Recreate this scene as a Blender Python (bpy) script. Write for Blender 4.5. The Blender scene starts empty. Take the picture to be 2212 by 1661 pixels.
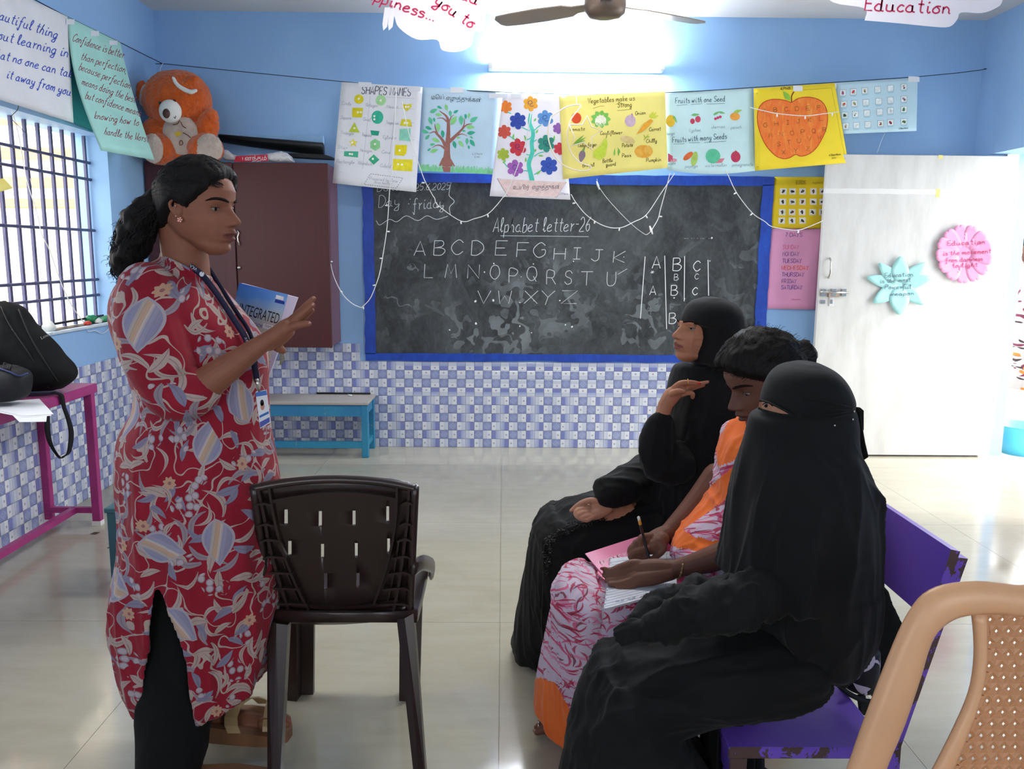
import bpy, bmesh, math, random
import numpy as np
from math import radians, sin, cos, pi, sqrt, atan2
from mathutils import Vector, Matrix
random.seed(7)
rng = np.random.default_rng(7)
SC = bpy.context.scene
COL = SC.collection
# ------------------------------------------------------------------ camera
CAM_H, FPX = 1.38, 1780.0
def _basis(pitch=9.03, yaw=.68, roll=.5):
    p, y, r = map(radians, (pitch, yaw, roll))
    f = np.array([sin(y)*cos(p), cos(y)*cos(p), -sin(p)])
    R = np.array([cos(y), -sin(y), 0.]); U = np.cross(R, f)
    return f, cos(r)*R + sin(r)*U, -sin(r)*R + cos(r)*U
CF, CR, CU = _basis()
CC = np.array([0, 0, CAM_H])
cam_d = bpy.data.cameras.new('camera'); cam = bpy.data.objects.new('camera', cam_d); COL.objects.link(cam)
cam_d.sensor_width = 36; cam_d.lens = 36*FPX/2212; cam_d.clip_start = .05
cam.matrix_world = Matrix(((CR[0], CU[0], -CF[0], 0), (CR[1], CU[1], -CF[1], 0), (CR[2], CU[2], -CF[2], CAM_H), (0, 0, 0, 1)))
SC.camera = cam
# ------------------------------------------------------------------ light
vs = SC.view_settings
vs.view_transform = 'Standard'; vs.look = 'None'; vs.gamma = 1; vs.use_curve_mapping = False; vs.exposure = 0.86
wd = bpy.data.worlds.new('daylight'); SC.world = wd; wd.use_nodes = True
_bg = wd.node_tree.nodes['Background']; _bg.inputs[0].default_value = (1, .995, .97, 1); _bg.inputs[1].default_value = 3.4
def area(name, loc, rot, sx, sy, power, col=(1, 1, 1)):
    l = bpy.data.lights.new(name, 'AREA'); l.shape = 'RECTANGLE'; l.size = sx; l.size_y = sy; l.energy = power; l.color = col
    o = bpy.data.objects.new(name, l); o.location = loc; o.rotation_euler = rot; COL.objects.link(o); return o
sun = bpy.data.lights.new('sun', 'SUN'); sun.energy = 2.0; sun.angle = radians(12); sun.color = (1, .97, .92)
sun_o = bpy.data.objects.new('sun', sun); COL.objects.link(sun_o)
sun_o.rotation_euler = Vector((-.75, .12, -.65)).to_track_quat('-Z', 'Y').to_euler()
# added soft fill light under the ceiling, with no lamp there
area('ceiling_fill_light', (.5, 3.2, 2.92), (0, 0, 0), 1.2, .3, 22, (1, .98, .95))
# ------------------------------------------------------------------ helpers
def ray(x, y): return CF + CR*(x-1106)/FPX - CU*(y-830.5)/FPX
def W(x, y, Y):
    d = ray(x, y); return CC + d*(Y/d[1])
def WZ(x, y, z):
    d = ray(x, y); return CC + d*((z-CAM_H)/d[2])
def WX(x, y, X):
    d = ray(x, y); return CC + d*(X/d[0])
def PX(p):
    v = np.asarray(p) - CC; w = v@CF
    return np.stack([1106 + FPX*(v@CR)/w, 830.5 - FPX*(v@CU)/w], -1)
def lin(h):
    if isinstance(h, str):
        h = h.lstrip('#'); c = [int(h[i:i+2], 16)/255 for i in (0, 2, 4)]
        return tuple(x/12.92 if x <= .04045 else ((x+.055)/1.055)**2.4 for x in c) + (1,)
    return tuple(h[:3]) + (1,)
_mats = {}
class NT:
    def __init__(s, name):
        s.m = bpy.data.materials.new(name); s.m.use_nodes = True; s.t = s.m.node_tree; s.N = s.t.nodes; s.L = s.t.links
        s.b = s.N['Principled BSDF']; s._co = None
    def node(s, typ, ins=None, **kw):
        n = s.N.new(typ)
        for k, v in kw.items(): setattr(n, k, v)
        if ins:
            for k, v in ins.items(): s.set(n.inputs[k], v)
        return n
    def set(s, inp, v):
        if hasattr(v, 'is_linked') or isinstance(v, bpy.types.NodeSocket): s.L.new(v, inp)
        else: inp.default_value = v
    def math(s, op, a, b=0., c=None, clamp=False):
        n = s.N.new('ShaderNodeMath'); n.operation = op; n.use_clamp = clamp
        s.set(n.inputs[0], a); s.set(n.inputs[1], b)
        if c is not None: s.set(n.inputs[2], c)
        return n.outputs[0]
    def mix(s, f, a, b, mode='MIX'):
        n = s.N.new('ShaderNodeMix'); n.data_type = 'RGBA'; n.blend_type = mode
        s.set(n.inputs[0], f); s.set(n.inputs[6], a); s.set(n.inputs[7], b); return n.outputs[2]
    def co(s, kind='Object'):
        if s._co is None: s._co = s.N.new('ShaderNodeTexCoord')
        return s._co.outputs[kind]
    def mapping(s, v, scale=(1, 1, 1), rot=(0, 0, 0), loc=(0, 0, 0)):
        n = s.N.new('ShaderNodeMapping'); s.set(n.inputs[0], v); n.inputs[1].default_value = loc; n.inputs[2].default_value = rot; n.inputs[3].default_value = scale
        return n.outputs[0]
    def noise(s, v, scale, detail=3, rough=.5, dist=0.):
        n = s.node('ShaderNodeTexNoise', {0: v}); n.inputs['Scale'].default_value = scale; n.inputs['Detail'].default_value = detail
        n.inputs['Roughness'].default_value = rough; n.inputs['Distortion'].default_value = dist; return n.outputs[0]
    def ramp(s, f, stops):
        n = s.N.new('ShaderNodeValToRGB'); s.set(n.inputs[0], f); e = n.color_ramp.elements
        while len(e) > len(stops): e.remove(e[-1])
        while len(e) < len(stops): e.new(.5)
        for q, (p, c) in zip(e, stops):
            q.position = p; q.color = lin(c) if not isinstance(c, float) else (c, c, c, 1)
        return n.outputs[0]
    def bump(s, h, strength=.3, dist=.002):
        n = s.N.new('ShaderNodeBump'); s.set(n.inputs['Height'], h); n.inputs['Strength'].default_value = strength; n.inputs['Distance'].default_value = dist
        s.L.new(n.outputs[0], s.b.inputs['Normal'])
    def fin(s, color=None, rough=.5, spec=.5, metal=0., sheen=0.):
        if color is not None: s.set(s.b.inputs['Base Color'], lin(color) if isinstance(color, (str, tuple)) else color)
        s.set(s.b.inputs['Roughness'], rough); s.set(s.b.inputs['Specular IOR Level'], spec); s.set(s.b.inputs['Metallic'], metal)
        if sheen: s.b.inputs['Sheen Weight'].default_value = sheen; s.b.inputs['Sheen Roughness'].default_value = .5
        return s.m
def mat(name, color, rough=.5, spec=.4, var=.06, vscale=8., bump=0., bscale=200., metal=0., sheen=0., emit=0.):
    if name in _mats: return _mats[name]
    t = NT(name); c = lin(color)
    if var:
        f = t.noise(t.co(), vscale, 4)
        d = tuple(x*(1-var*2.2) for x in c[:3])+(1,); l = tuple(min(1, x*(1+var*1.5)) for x in c[:3])+(1,)
        n = t.N.new('ShaderNodeValToRGB'); t.set(n.inputs[0], f); n.color_ramp.elements[0].position = .3; n.color_ramp.elements[0].color = d
        n.color_ramp.elements[1].position = .7; n.color_ramp.elements[1].color = l; col = n.outputs[0]
    else: col = c
    if bump: t.bump(t.noise(t.co(), bscale, 3), bump)
    t.set(t.b.inputs['Base Color'], col); t.fin(None, rough, spec, metal, sheen)
    if emit: t.b.inputs['Emission Color'].default_value = c; t.b.inputs['Emission Strength'].default_value = emit
    _mats[name] = t.m; return t.m
def tag(o, label=None, cat=None, group=None, kind=None):
    if label: o['label'] = label
    if cat: o['category'] = cat
    if group: o['group'] = group
    if kind: o['kind'] = kind
    return o
def empty(name, loc=(0, 0, 0), label=None, cat=None, group=None, rz=0., kind=None):
    o = bpy.data.objects.new(name, None); o.location = Vector([float(c) for c in loc]); o.rotation_euler = (0, 0, rz); o.empty_display_size = .05
    COL.objects.link(o); tag(o, label, cat, group, kind); return o
def par(o, p):
    "parent keeping world geometry (p: unrotated or rotated empty already placed)"
    o.parent = p
    o.matrix_parent_inverse = Matrix.Identity(4)
class MB:
    "mesh accumulator, world coordinates unless built in a local frame"
    def __init__(s): s.v = []; s.f = []; s.m = []; s.mats = []; s.uv = {}
    def mi(s, m):
        if m is None: return 0
        if m not in s.mats: s.mats.append(m)
        return s.mats.index(m)
    def add(s, vs, fs, m=None):
        k = len(s.v); i = s.mi(m); s.v += [tuple(float(c) for c in p) for p in vs]
        s.f += [tuple(k+j for j in f) for f in fs]; s.m += [i]*len(fs); return s
    def box(s, a, b, m=None, bev=0.):
        x0, y0, z0 = a; x1, y1, z1 = b
        if bev:
            e = bev; P = []; 
            bm = bmesh.new(); bmesh.ops.create_cube(bm, size=1)
            for v in bm.verts: v.co = Vector(((x0+x1)/2+v.co.x*(x1-x0), (y0+y1)/2+v.co.y*(y1-y0), (z0+z1)/2+v.co.z*(z1-z0)))
            bmesh.ops.bevel(bm, geom=bm.edges[:], offset=e, segments=1, affect='EDGES', profile=.6)
            bm.verts.index_update(); s.add([v.co for v in bm.verts], [[v.index for v in f.verts] for f in bm.faces], m); bm.free(); return s
        return s.add([(x0,y0,z0),(x1,y0,z0),(x1,y1,z0),(x0,y1,z0),(x0,y0,z1),(x1,y0,z1),(x1,y1,z1),(x0,y1,z1)],
            [(0,3,2,1),(4,5,6,7),(0,1,5,4),(1,2,6,5),(2,3,7,6),(3,0,4,7)], m)
    def beam(s, p, q, w, h, m=None, up=(0, 0, 1)):
        "box beam from p to q, w across, h along up"
        p = np.array(p, float); q = np.array(q, float); d = q-p; d /= np.linalg.norm(d)
        x = np.cross(d, up); x /= np.linalg.norm(x)+1e-9; u = np.cross(x, d)
        c = [(-1,-1),(1,-1),(1,1),(-1,1)]
        return s.add([p+x*a*w/2+u*b*h/2 for a, b in c]+[q+x*a*w/2+u*b*h/2 for a, b in c],
            [(3,2,1,0),(4,5,6,7),(0,1,5,4),(1,2,6,5),(2,3,7,6),(3,0,4,7)], m)
    def quad(s, a, b, c, d, m=None): return s.add([a, b, c, d], [(0, 1, 2, 3)], m)
    def tube(s, pts, r, n=8, m=None, cap=True):
        P = [np.array(p, float) for p in pts]; k = len(P); R = r if hasattr(r, '__len__') else [r]*k
        T = [P[min(i+1, k-1)]-P[max(i-1, 0)] for i in range(k)]; T = [t/(np.linalg.norm(t)+1e-12) for t in T]
        u = np.cross(T[0], (0, 0, 1.)); 
        if np.linalg.norm(u) < .1: u = np.cross(T[0], (0, 1., 0))
        u /= np.linalg.norm(u); V = []; F = []
        for i in range(k):
            u = u - T[i]*(u@T[i]); u /= np.linalg.norm(u)+1e-12; w = np.cross(T[i], u)
            ri = R[i]; ru, rw = ri if hasattr(ri, '__len__') else (ri, ri)
            for j in range(n):
                a = 2*pi*j/n; V.append(P[i]+u*cos(a)*ru+w*sin(a)*rw)
        for i in range(k-1):
            for j in range(n):
                F.append((i*n+j, i*n+(j+1) % n, (i+1)*n+(j+1) % n, (i+1)*n+j))
        if cap: F += [tuple(range(n-1, -1, -1)), tuple((k-1)*n+j for j in range(n))]
        return s.add(V, F, m)
    def limb(s, pts, rad, n=14, m=None, sub=4):
        "tube with rounded ends, smooth-interpolated"
        P = smooth(pts, sub); R = smooth([[r] for r in rad], sub)[:, 0]
        P = np.array(P); 
        d0 = P[0]-P[1]; d0 /= np.linalg.norm(d0); d1 = P[-1]-P[-2]; d1 /= np.linalg.norm(d1)
        A = [(P[0]+d0*R[0]*k, R[0]*sqrt(max(0, 1-k*k))+1e-4) for k in (.97, .8, .45)]
        B = [(P[-1]+d1*R[-1]*k, R[-1]*sqrt(max(0, 1-k*k))+1e-4) for k in (.45, .8, .97)]
        pp = [a for a, _ in A]+list(P)+[b for b, _ in B]; rr = [a for _, a in A]+list(R)+[b for _, b in B]
        return s.tube(pp, rr, n, m)
    def ell(s, c, r, n=16, k=10, m=None, M=None):
        c = np.array(c, float); V = []; F = []; r = (r, r, r) if not hasattr(r, '__len__') else r
        for i in range(1, k):
            t = pi*i/k
            for j in range(n):
                a = 2*pi*j/n; q = np.array([r[0]*sin(t)*cos(a), r[1]*sin(t)*sin(a), r[2]*cos(t)])
                V.append(c+(M@q if M is not None else q))
        for sg in (1, -1):
            q = np.array([0, 0, r[2]*sg]); V.append(c+(M@q if M is not None else q))
        for i in range(k-2):
            for j in range(n): F.append((i*n+j, (i+1)*n+j, (i+1)*n+(j+1) % n, i*n+(j+1) % n))
        N = (k-1)*n
        for j in range(n): F.append((N, j, (j+1) % n)); F.append((N+1, (k-2)*n+(j+1) % n, (k-2)*n+j))
        return s.add(V, F, m)
    def loft(s, rings, m=None, cap=True, closed=True):
        n = len(rings[0]); V = [p for r in rings for p in r]; F = []
        for i in range(len(rings)-1):
            for j in range(n if closed else n-1):
                F.append((i*n+j, i*n+(j+1) % n, (i+1)*n+(j+1) % n, (i+1)*n+j))
        if cap:
            k = len(rings)
            for base, rev in ((0, True), ((k-1)*n, False)):
                c = np.mean([np.array(p) for p in (rings[0] if rev else rings[-1])], 0); V.append(c); ci = len(V)-1
                for j in range(n):
                    a, b = base+j, base+(j+1) % n; F.append((ci, b, a) if rev else (ci, a, b))
        return s.add(V, F, m)
    def prism(s, poly, d, m=None):
        "polygon (3d points, roughly planar) extruded by vector d"
        P = [np.array(p, float) for p in poly]; n = len(P); d = np.array(d, float)
        return s.add(P+[p+d for p in P], [tuple(range(n)), tuple(range(2*n-1, n-1, -1))]+[(i, n+i, n+(i+1) % n, (i+1) % n) for i in range(n)], m)
    def build(s, name, m=None, parent=None, smooth_=False, fixn=True, **tg):
        me = bpy.data.meshes.new(name)
        V = s.v
        if parent is not None:
            off = parent.matrix_basis.translation if parent.parent is None else parent['_o']
            rz = parent.rotation_euler.z if parent.parent is None else 0.
            off = Vector(off)
            if rz: 
                Mi = Matrix.Rotation(-rz, 4, 'Z'); V = [tuple(Mi@(Vector(p)-off)) for p in V]
            else: V = [(p[0]-off[0], p[1]-off[1], p[2]-off[2]) for p in V]
        me.from_pydata(V, [], s.f); 
        ml = s.mats or ([m] if m else [])
        if m and s.mats and m not in s.mats and None: pass
        for q in ml: me.materials.append(q)
        if len(ml) > 1: me.polygons.foreach_set('material_index', s.m)
        if fixn:
            bm = bmesh.new(); bm.from_mesh(me); bmesh.ops.recalc_face_normals(bm, faces=bm.faces[:]); bm.to_mesh(me); bm.free()
        if smooth_: me.polygons.foreach_set('use_smooth', [True]*len(me.polygons))
        me.update()
        o = bpy.data.objects.new(name, me); COL.objects.link(o)
        if parent is not None:
            o.parent = parent
            o['_o'] = tuple(off)
        else: o['_o'] = (0, 0, 0)
        tag(o, **{k: v for k, v in tg.items()}); return o
def rebase(o, loc):
    "move the origin of a top-level mesh object to loc"
    loc = Vector([float(c) for c in loc]); o.data.transform(Matrix.Translation(-loc)); o.location = loc
    for c in o.children: c.location = c.location - loc
    o['_o'] = tuple(loc); return o
def smooth(pts, sub=4):
    P = np.array([list(p) for p in pts], float)
    if len(P) < 3 or sub < 2: return P
    Q = np.vstack([2*P[0]-P[1], P, 2*P[-1]-P[-2]]); out = []
    for i in range(1, len(Q)-2):
        a, b, c, d = Q[i-1], Q[i], Q[i+1], Q[i+2]
        for k in range(sub):
            t = k/sub; out.append(.5*((2*b)+(-a+c)*t+(2*a-5*b+4*c-d)*t*t+(-a+3*b-3*c+d)*t**3))
    out.append(P[-1]); return np.array(out)
def _hash(i, j, k):
    h = (i*374761393 + j*668265263 + k*2147483647) & 0xffffffff
    h = ((h ^ (h >> 13))*1274126177) & 0xffffffff
    return ((h ^ (h >> 16)) & 0xffff)/65535.
def vnoise(P):
    P = np.asarray(P, float); i = np.floor(P).astype(np.int64); f = P-i; f = f*f*(3-2*f); r = 0
    for a in (0, 1):
        for b in (0, 1):
            for c in (0, 1):
                w = (f[:, 0] if a else 1-f[:, 0])*(f[:, 1] if b else 1-f[:, 1])*(f[:, 2] if c else 1-f[:, 2])
                r = r + w*_hash(i[:, 0]+a, i[:, 1]+b, i[:, 2]+c)
    return r*2-1
def remesh(mb, voxel=.006, smooth_it=2, sm=.5):
    "voxel union of closed pieces -> (verts, quads)"
    me = bpy.data.meshes.new('t'); me.from_pydata(mb.v, [], mb.f)
    bm = bmesh.new(); bm.from_mesh(me); bmesh.ops.recalc_face_normals(bm, faces=bm.faces[:]); bm.to_mesh(me); bm.free()
    o = bpy.data.objects.new('t', me); COL.objects.link(o)
    r = o.modifiers.new('r', 'REMESH'); r.mode = 'VOXEL'; r.voxel_size = voxel
    if smooth_it: q = o.modifiers.new('s', 'SMOOTH'); q.iterations = smooth_it; q.factor = sm
    dg = bpy.context.evaluated_depsgraph_get(); ev = o.evaluated_get(dg); m2 = bpy.data.meshes.new_from_object(ev)
    n = len(m2.vertices); V = np.empty(n*3); m2.vertices.foreach_get('co', V); V = V.reshape(-1, 3)
    N = np.empty(n*3); m2.vertices.foreach_get('normal', N); N = N.reshape(-1, 3)
    L = np.empty(len(m2.loops), int); m2.loops.foreach_get('vertex_index', L)
    F = L.reshape(-1, 4) if len(L) == 4*len(m2.polygons) else [tuple(p.vertices) for p in m2.polygons]
    bpy.data.objects.remove(o); bpy.data.meshes.remove(me); bpy.data.meshes.remove(m2)
    return V, N, F
def mesh_obj(name, V, F, m, parent=None, uv=None, colors=None, smooth_=True, **tg):
    V = np.array(V, float); off = np.zeros(3)
    if parent is not None: off = np.array(parent['_o'] if parent.parent is not None or '_o' in parent.keys() else parent.location)
    me = bpy.data.meshes.new(name); me.from_pydata((V-off).tolist(), [], [tuple(int(i) for i in f) for f in F])
    for q in (m if isinstance(m, (list, tuple)) else [m]): me.materials.append(q)
    if smooth_: me.polygons.foreach_set('use_smooth', [True]*len(me.polygons))
    if uv is not None:
        L = np.empty(len(me.loops), int); me.loops.foreach_get('vertex_index', L)
        l = me.uv_layers.new(name='UVMap'); l.data.foreach_set('uv', np.asarray(uv)[L].astype(np.float32).ravel())
    if colors is not None:
        a = me.color_attributes.new('Col', 'FLOAT_COLOR', 'POINT'); c = np.ones((len(V), 4), np.float32); c[:, :3] = colors; a.data.foreach_set('color', c.ravel())
    o = bpy.data.objects.new(name, me); COL.objects.link(o)
    if parent is not None: o.parent = parent
    o['_o'] = tuple(off); tag(o, **tg); return o
# ------------------------------------------------------------------ handwriting
_G = {'A':"0e3o6e 1h5h",'B':"0o0e 0o4o5m4k0j 0j4j6h4e0e",'C':"6m4o2n0k0h2e4e6g",'D':"0o0e 0o3o6l6h3e0e",'E':"5o0o0e5e 0j4j",'F':"5o0o0e 0j4j",
'G':"6m4o2n0k0h2e4e6g6j4j",'H':"0o0e 6o6e 0j6j",'I':"1o5o 3o3e 1e5e",'J':"2o6o 4o4g2e0g",'K':"0o0e 5o0i5e",'L':"0o0e5e",'M':"0e1o3h5o6e",
'N':"0e0o6e6o",'O':"3o1n0k0h2e4e6h6k5n3o",'P':"0e0o4o6m4j0j",'Q':"3o1n0k0h2e4e6h6k5n3o 4h6d",'R':"0e0o4o5m4j0j 3j6e",'S':"6m4o1n1k5i5f2e0g",
'T':"0o6o 3o3e",'U':"0o0h1e4e6h6o",'V':"0o3e6o",'W':"0o1e3k5e6o",'X':"0o6e 6o0e",'Y':"0o3j6o 3j2d",'Z':"0o6o0e6e",
'a':"4i2j0h0f2e4f4j 4j4f6e",'b':"0o0e3e4g3j0i",'c':"4i2j0h0f2e4f",'d':"4i2j0h0f2e4f4o 4o4f6e",'e':"0g3h4i2j0h0f2e5f",'f':"5n4o2m2a0c 0j4j",
'g':"4i2j0h0f2e4g4j 4j4b2a0b5f",'h':"0e1k2o1k0e 0h2j4h4e5e",'i':"1j1f2e3f 1l2m",'j':"2j2b0a 2l3m",'k':"0o0e 4j0g4e",'l':"0f2m1o0l1f2e3f",
'm':"0j0e 0h2j3h3e 3h5j6h6e7e",'n':"0j0e 0h2j4h4f5e",'o':"2j0h0f2e4f4h2j5j",'p':"0j0a 0i3j4g3e0e",'q':"4i2j0h0f2e4f 4j4a5c",'r':"0j1j1e 1h3j4j",
's':"4i2j0i1h4g3e0e",'t':"2n2f4e 0k4k",'u':"0j0f2e4f4j 4j4f6e",'v':"0j2e4j5j",'w':"0j1e3i4e6j7j",'x':"0j4e 4j0e",'y':"0j0g2f4g4j 4j4b2a0b5f",'z':"0j4j0e4e",
'0':"2o0l0h2e4h4l2o",'2':"0m2o4m4j0e5e",'5':"4o0o0k3k4h2e0f",'6':"4o1k0h2e4g3j0i",'1':"2o2e",'7':"0o4o1e",'-':"0j3j",':':"1l1k 1g1f",'.':"1e1f",',':"1e0c","'":"1o1m",'&':"5e1l2o3m0h2e5h",'*':"1m3h 3m1h 0j4k"}
_STR = set('AEFHIKLMNTVWXYZ')
class Ink:
    "pen strokes laid on a surface: map (x, y) -> 3d point, in drawing units"
    def __init__(s, mp, slant=0., jit=0.): s.mp = mp; s.mb = MB(); s.sl = slant; s.j = jit; s.cuts = []; s.q = 0
    def stroke(s, pts, w, m=None, sub=1):
        P = smooth(pts, sub) if sub > 1 else np.array(pts, float)
        if len(P) < 2: return s
        if not s.q: s.cuts.append((len(s.mb.v), len(s.mb.f)))
        T = np.gradient(P, axis=0); L = np.hypot(T[:, 0], T[:, 1])+1e-9; Nn = np.stack([-T[:, 1]/L, T[:, 0]/L], 1)*w/2
        a = P+Nn; b = P-Nn; V = [s.mp(*q) for q in a]+[s.mp(*q) for q in b]; n = len(P)
        s.mb.add(V, [(i, i+1, n+i+1, n+i) for i in range(n-1)], m); return s
    def text(s, txt, p0, p1, h, w, m=None, sub=3):
        "baseline p0->p1, letter height h (px), stroke width w"
        x = 0; G = []; s.cuts.append((len(s.mb.v), len(s.mb.f))); s.q = 1
        for c in txt:
            if c == ' ': x += 4; continue
            g = _G.get(c, _G['-']); mx = 0
            for st in g.split():
                q = [(int(st[i]), ord(st[i+1])-101) for i in range(0, len(st), 2)]; mx = max(mx, max(a for a, _ in q))
                G.append(([(x+a+s.sl*b, b) for a, b in q], c not in _STR))
            x += mx+1.7
        tot = max(x-1.7, 1); p0 = np.array(p0, float); p1 = np.array(p1, float); d = (p1-p0)/tot
        u = d/np.linalg.norm(d); n = np.array([u[1], -u[0]])*h/10
        if n[1] > 0 and s.j >= 0: n = -n
        for q, cur in G:
            s.stroke([p0+d*a+n*b+np.array([random.uniform(-1, 1), random.uniform(-1, 1)])*abs(s.j) for a, b in q], w, m, sub if cur and len(q) > 2 else 1)
        s.q = 0; return s
    def poly(s, pts, m=None, sub=1):
        "filled polygon as a fan about its centre"
        P = smooth(list(pts)+[pts[0]], sub)[:-1] if sub > 1 else np.array(pts, float)
        s.cuts.append((len(s.mb.v), len(s.mb.f))); c = P.mean(0); big = max(np.ptp(P[:, 0]), np.ptp(P[:, 1])); fr = (.5, 1.)
        if big > 22:
            Q_ = []; k_ = 9.
            for p, q in zip(P, np.roll(P, -1, 0)):
                n_ = max(1, int(np.hypot(*(q-p))/k_)); Q_ += [p+(q-p)*i/n_ for i in range(n_)]
            P = np.array(Q_); fr = (.2, .4, .6, .8, 1.)
        V = [s.mp(*c)]; n = len(P); F = [(0, 1+i, 1+(i+1) % n) for i in range(n)]
        for r_, f_ in enumerate(fr):
            V += [s.mp(*(c+(q-c)*f_)) for q in P]
            if r_: F += [(1+(r_-1)*n+i, 1+r_*n+i, 1+r_*n+(i+1) % n, 1+(r_-1)*n+(i+1) % n) for i in range(n)]
        s.mb.add(V, F, m); return s
    def disc(s, c, rx, ry=None, m=None, n=14, rot=0.):
        ry = ry or rx; cr, sr = cos(rot), sin(rot)
        return s.poly([(c[0]+rx*cos(t)*cr-ry*sin(t)*sr, c[1]+rx*cos(t)*sr+ry*sin(t)*cr) for t in np.linspace(0, 2*pi, n, endpoint=False)], m)
    def leaf(s, a, b, w, m=None, bend=0.):
        a = np.array(a, float); b = np.array(b, float); d = b-a; n = np.array([-d[1], d[0]]); L = np.linalg.norm(d); n = n/L
        ts = (0, .2, .45, .7, .9, 1)
        up = [a+d*t+n*(w*sin(pi*min(t**.8, 1))/2+bend*L*sin(pi*t)) for t in ts]; dn = [a+d*t+n*(-w*sin(pi*min(t**.8, 1))/2+bend*L*sin(pi*t)) for t in ts[1:-1]]
        return s.poly(up+dn[::-1], m)
    def build(s, name, parent, m=None, each=True, **tg):
        if not each: return s.mb.build(name, m, parent, fixn=False, kind='stuff')
        name = {'drawn_leaves': 'drawn_leaf', 'drawn_grass': 'drawn_grass'}.get(name, name[:-1] if name.endswith('s') and not name.endswith('grass') else name); o = None
        C = s.cuts+[(len(s.mb.v), len(s.mb.f))]
        for (v0, f0), (v1, f1) in zip(C[:-1], C[1:]):
            if f1 <= f0: continue
            b = MB(); b.v = s.mb.v[v0:v1]; b.f = [tuple(i-v0 for i in f) for f in s.mb.f[f0:f1]]; mi = s.mb.m[f0] if s.mb.mats else 0; b.m = [0]*(f1-f0); b.mats = [s.mb.mats[mi]] if s.mb.mats else []
            o = b.build(name, m, parent, fixn=False, **tg)
        return o
def text_mesh(txt, mp, p0, p1, h, m, parent, name='lettering', squeeze=None, bold=0.):
    "type set with Blender's own font, laid on a surface between px p0 and p1 (baseline), cap height h"
    cu = bpy.data.curves.new('t', 'FONT'); cu.body = txt; cu.resolution_u = 3; cu.offset = bold
    o = bpy.data.objects.new('t', cu); COL.objects.link(o); dg = bpy.context.evaluated_depsgraph_get(); me = bpy.data.meshes.new_from_object(o.evaluated_get(dg))
    V = np.array([v.co[:] for v in me.vertices]); F = [tuple(p.vertices) for p in me.polygons]
    bpy.data.objects.remove(o); bpy.data.curves.remove(cu); bpy.data.meshes.remove(me)
    if len(V) == 0: return None
    x0, x1 = V[:, 0].min(), V[:, 0].max(); p0 = np.array(p0, float); p1 = np.array(p1, float); d = (p1-p0)/(x1-x0)
    u = d/np.linalg.norm(d); n = np.array([u[1], -u[0]])*h/.7
    if squeeze is not None: n = np.array(squeeze, float)*h/.7
    Q = [mp(*(p0+d*(v[0]-x0)+n*v[1])) for v in V]
    b = MB(); b.add(Q, F, m); return b.build(name, m, parent, fixn=False)
def onY(Y, off=.002): return lambda x, y: W(x, y, Y-off)
# ================================================================== ROOM
XL, XR, YB, ZC = -2.33, 3.23, 5.80, 2.95
def wallpaint():
    t = NT('blue_wall_paint'); n1 = t.noise(t.co(), 1.2, 5, .6); n2 = t.noise(t.co(), 60, 3)
    c = t.ramp(n1, [(.3, '#8db5e3'), (.55, '#95bce7'), (.75, '#9dc2ea')])
    t.bump(n2, .12, .002); return t.fin(c, .55, .3)
M_wall = wallpaint()
M_white = mat('white_paint', '#e4e2de', .6, .3, .03, 3)
M_ceil = mat('ceiling_white', '#d6d4d4', .7, .2, .03, 2, bump=.1, bscale=80)
def floor_mat():
    t = NT('polished_floor_tile'); co = t.co()
    n = t.noise(co, 1.3, 6, .65, .6); n2 = t.noise(t.mapping(co, (1, 5, 1)), 3, 5, .7)
    c = t.ramp(t.math('ADD', t.math('MULTIPLY', n, .6), t.math('MULTIPLY', n2, .4)), [(.35, '#a19c8a'), (.5, '#aaa594'), (.65, '#b0ac9d')])
    dirt = t.math('GREATER_THAN', t.noise(co, 9, 6, .8), .71)
    c = t.mix(t.math('MULTIPLY', dirt, .25), c, lin('#8c8879'))
    t.set(t.b.inputs['Base Color'], c); r = t.ramp(t.noise(co, 4, 4), [(.3, .07), (.7, .16)]); t.fin(None, r, .5); return t.m
M_floor = floor_mat(); M_grout = mat('floor_joint', '#8f8b80', .8, .2, 0)
# floor slab (under the tiles) and polished tiles with open joints
fl = MB().box((XL-.3, -1.6, -.12), (XR+.31, YB+.3, -.004), M_grout).build('floor', kind='structure')
TS = 1.17; ft = None
x0 = -.003-3*TS; i = 0
xs = [XL]+[x for x in [x0+k*TS for k in range(0, 8)] if XL < x < XR+.2]+[XR+.3]
ys = [YB]; y = YB-.52
while y > -1.6: ys.append(y); y -= TS
ys.append(-1.6)
for a, b in zip(xs[:-1], xs[1:]):
    for c, d in zip(ys[:-1], ys[1:]):
        g = .0008; MB().box((a+g, d+g, -.004), (b-g, c-g, 0), M_floor).build('floor_tile', parent=fl)
# ceiling
MB().box((XL-.3, -1.6, ZC), (XR+.3, YB+.3, ZC+.12), M_ceil).build('ceiling', kind='structure')
# back wall
wb = MB().box((XL-.3, YB, -.1), (XR+.3, YB+.2, ZC+.1), M_wall).build('wall_back', kind='structure')
# left wall with the window opening  Y 2.2..4.93 ; z .96..2.03
WY0, WY1, WZ0, WZ1 = 1.9, 5.02, .955, 2.035
m = MB(); T = .21
m.box((XL-T, -1.6, -.1), (XL, YB, WZ0), M_wall); m.box((XL-T, -1.6, WZ1), (XL, YB, ZC), M_wall)
m.box((XL-T, WY1, WZ0), (XL, YB, WZ1), M_wall); m.box((XL-T, -1.6, WZ0), (XL, WY0, WZ1), M_wall)
wl = m.build('wall_left', kind='structure')
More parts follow.
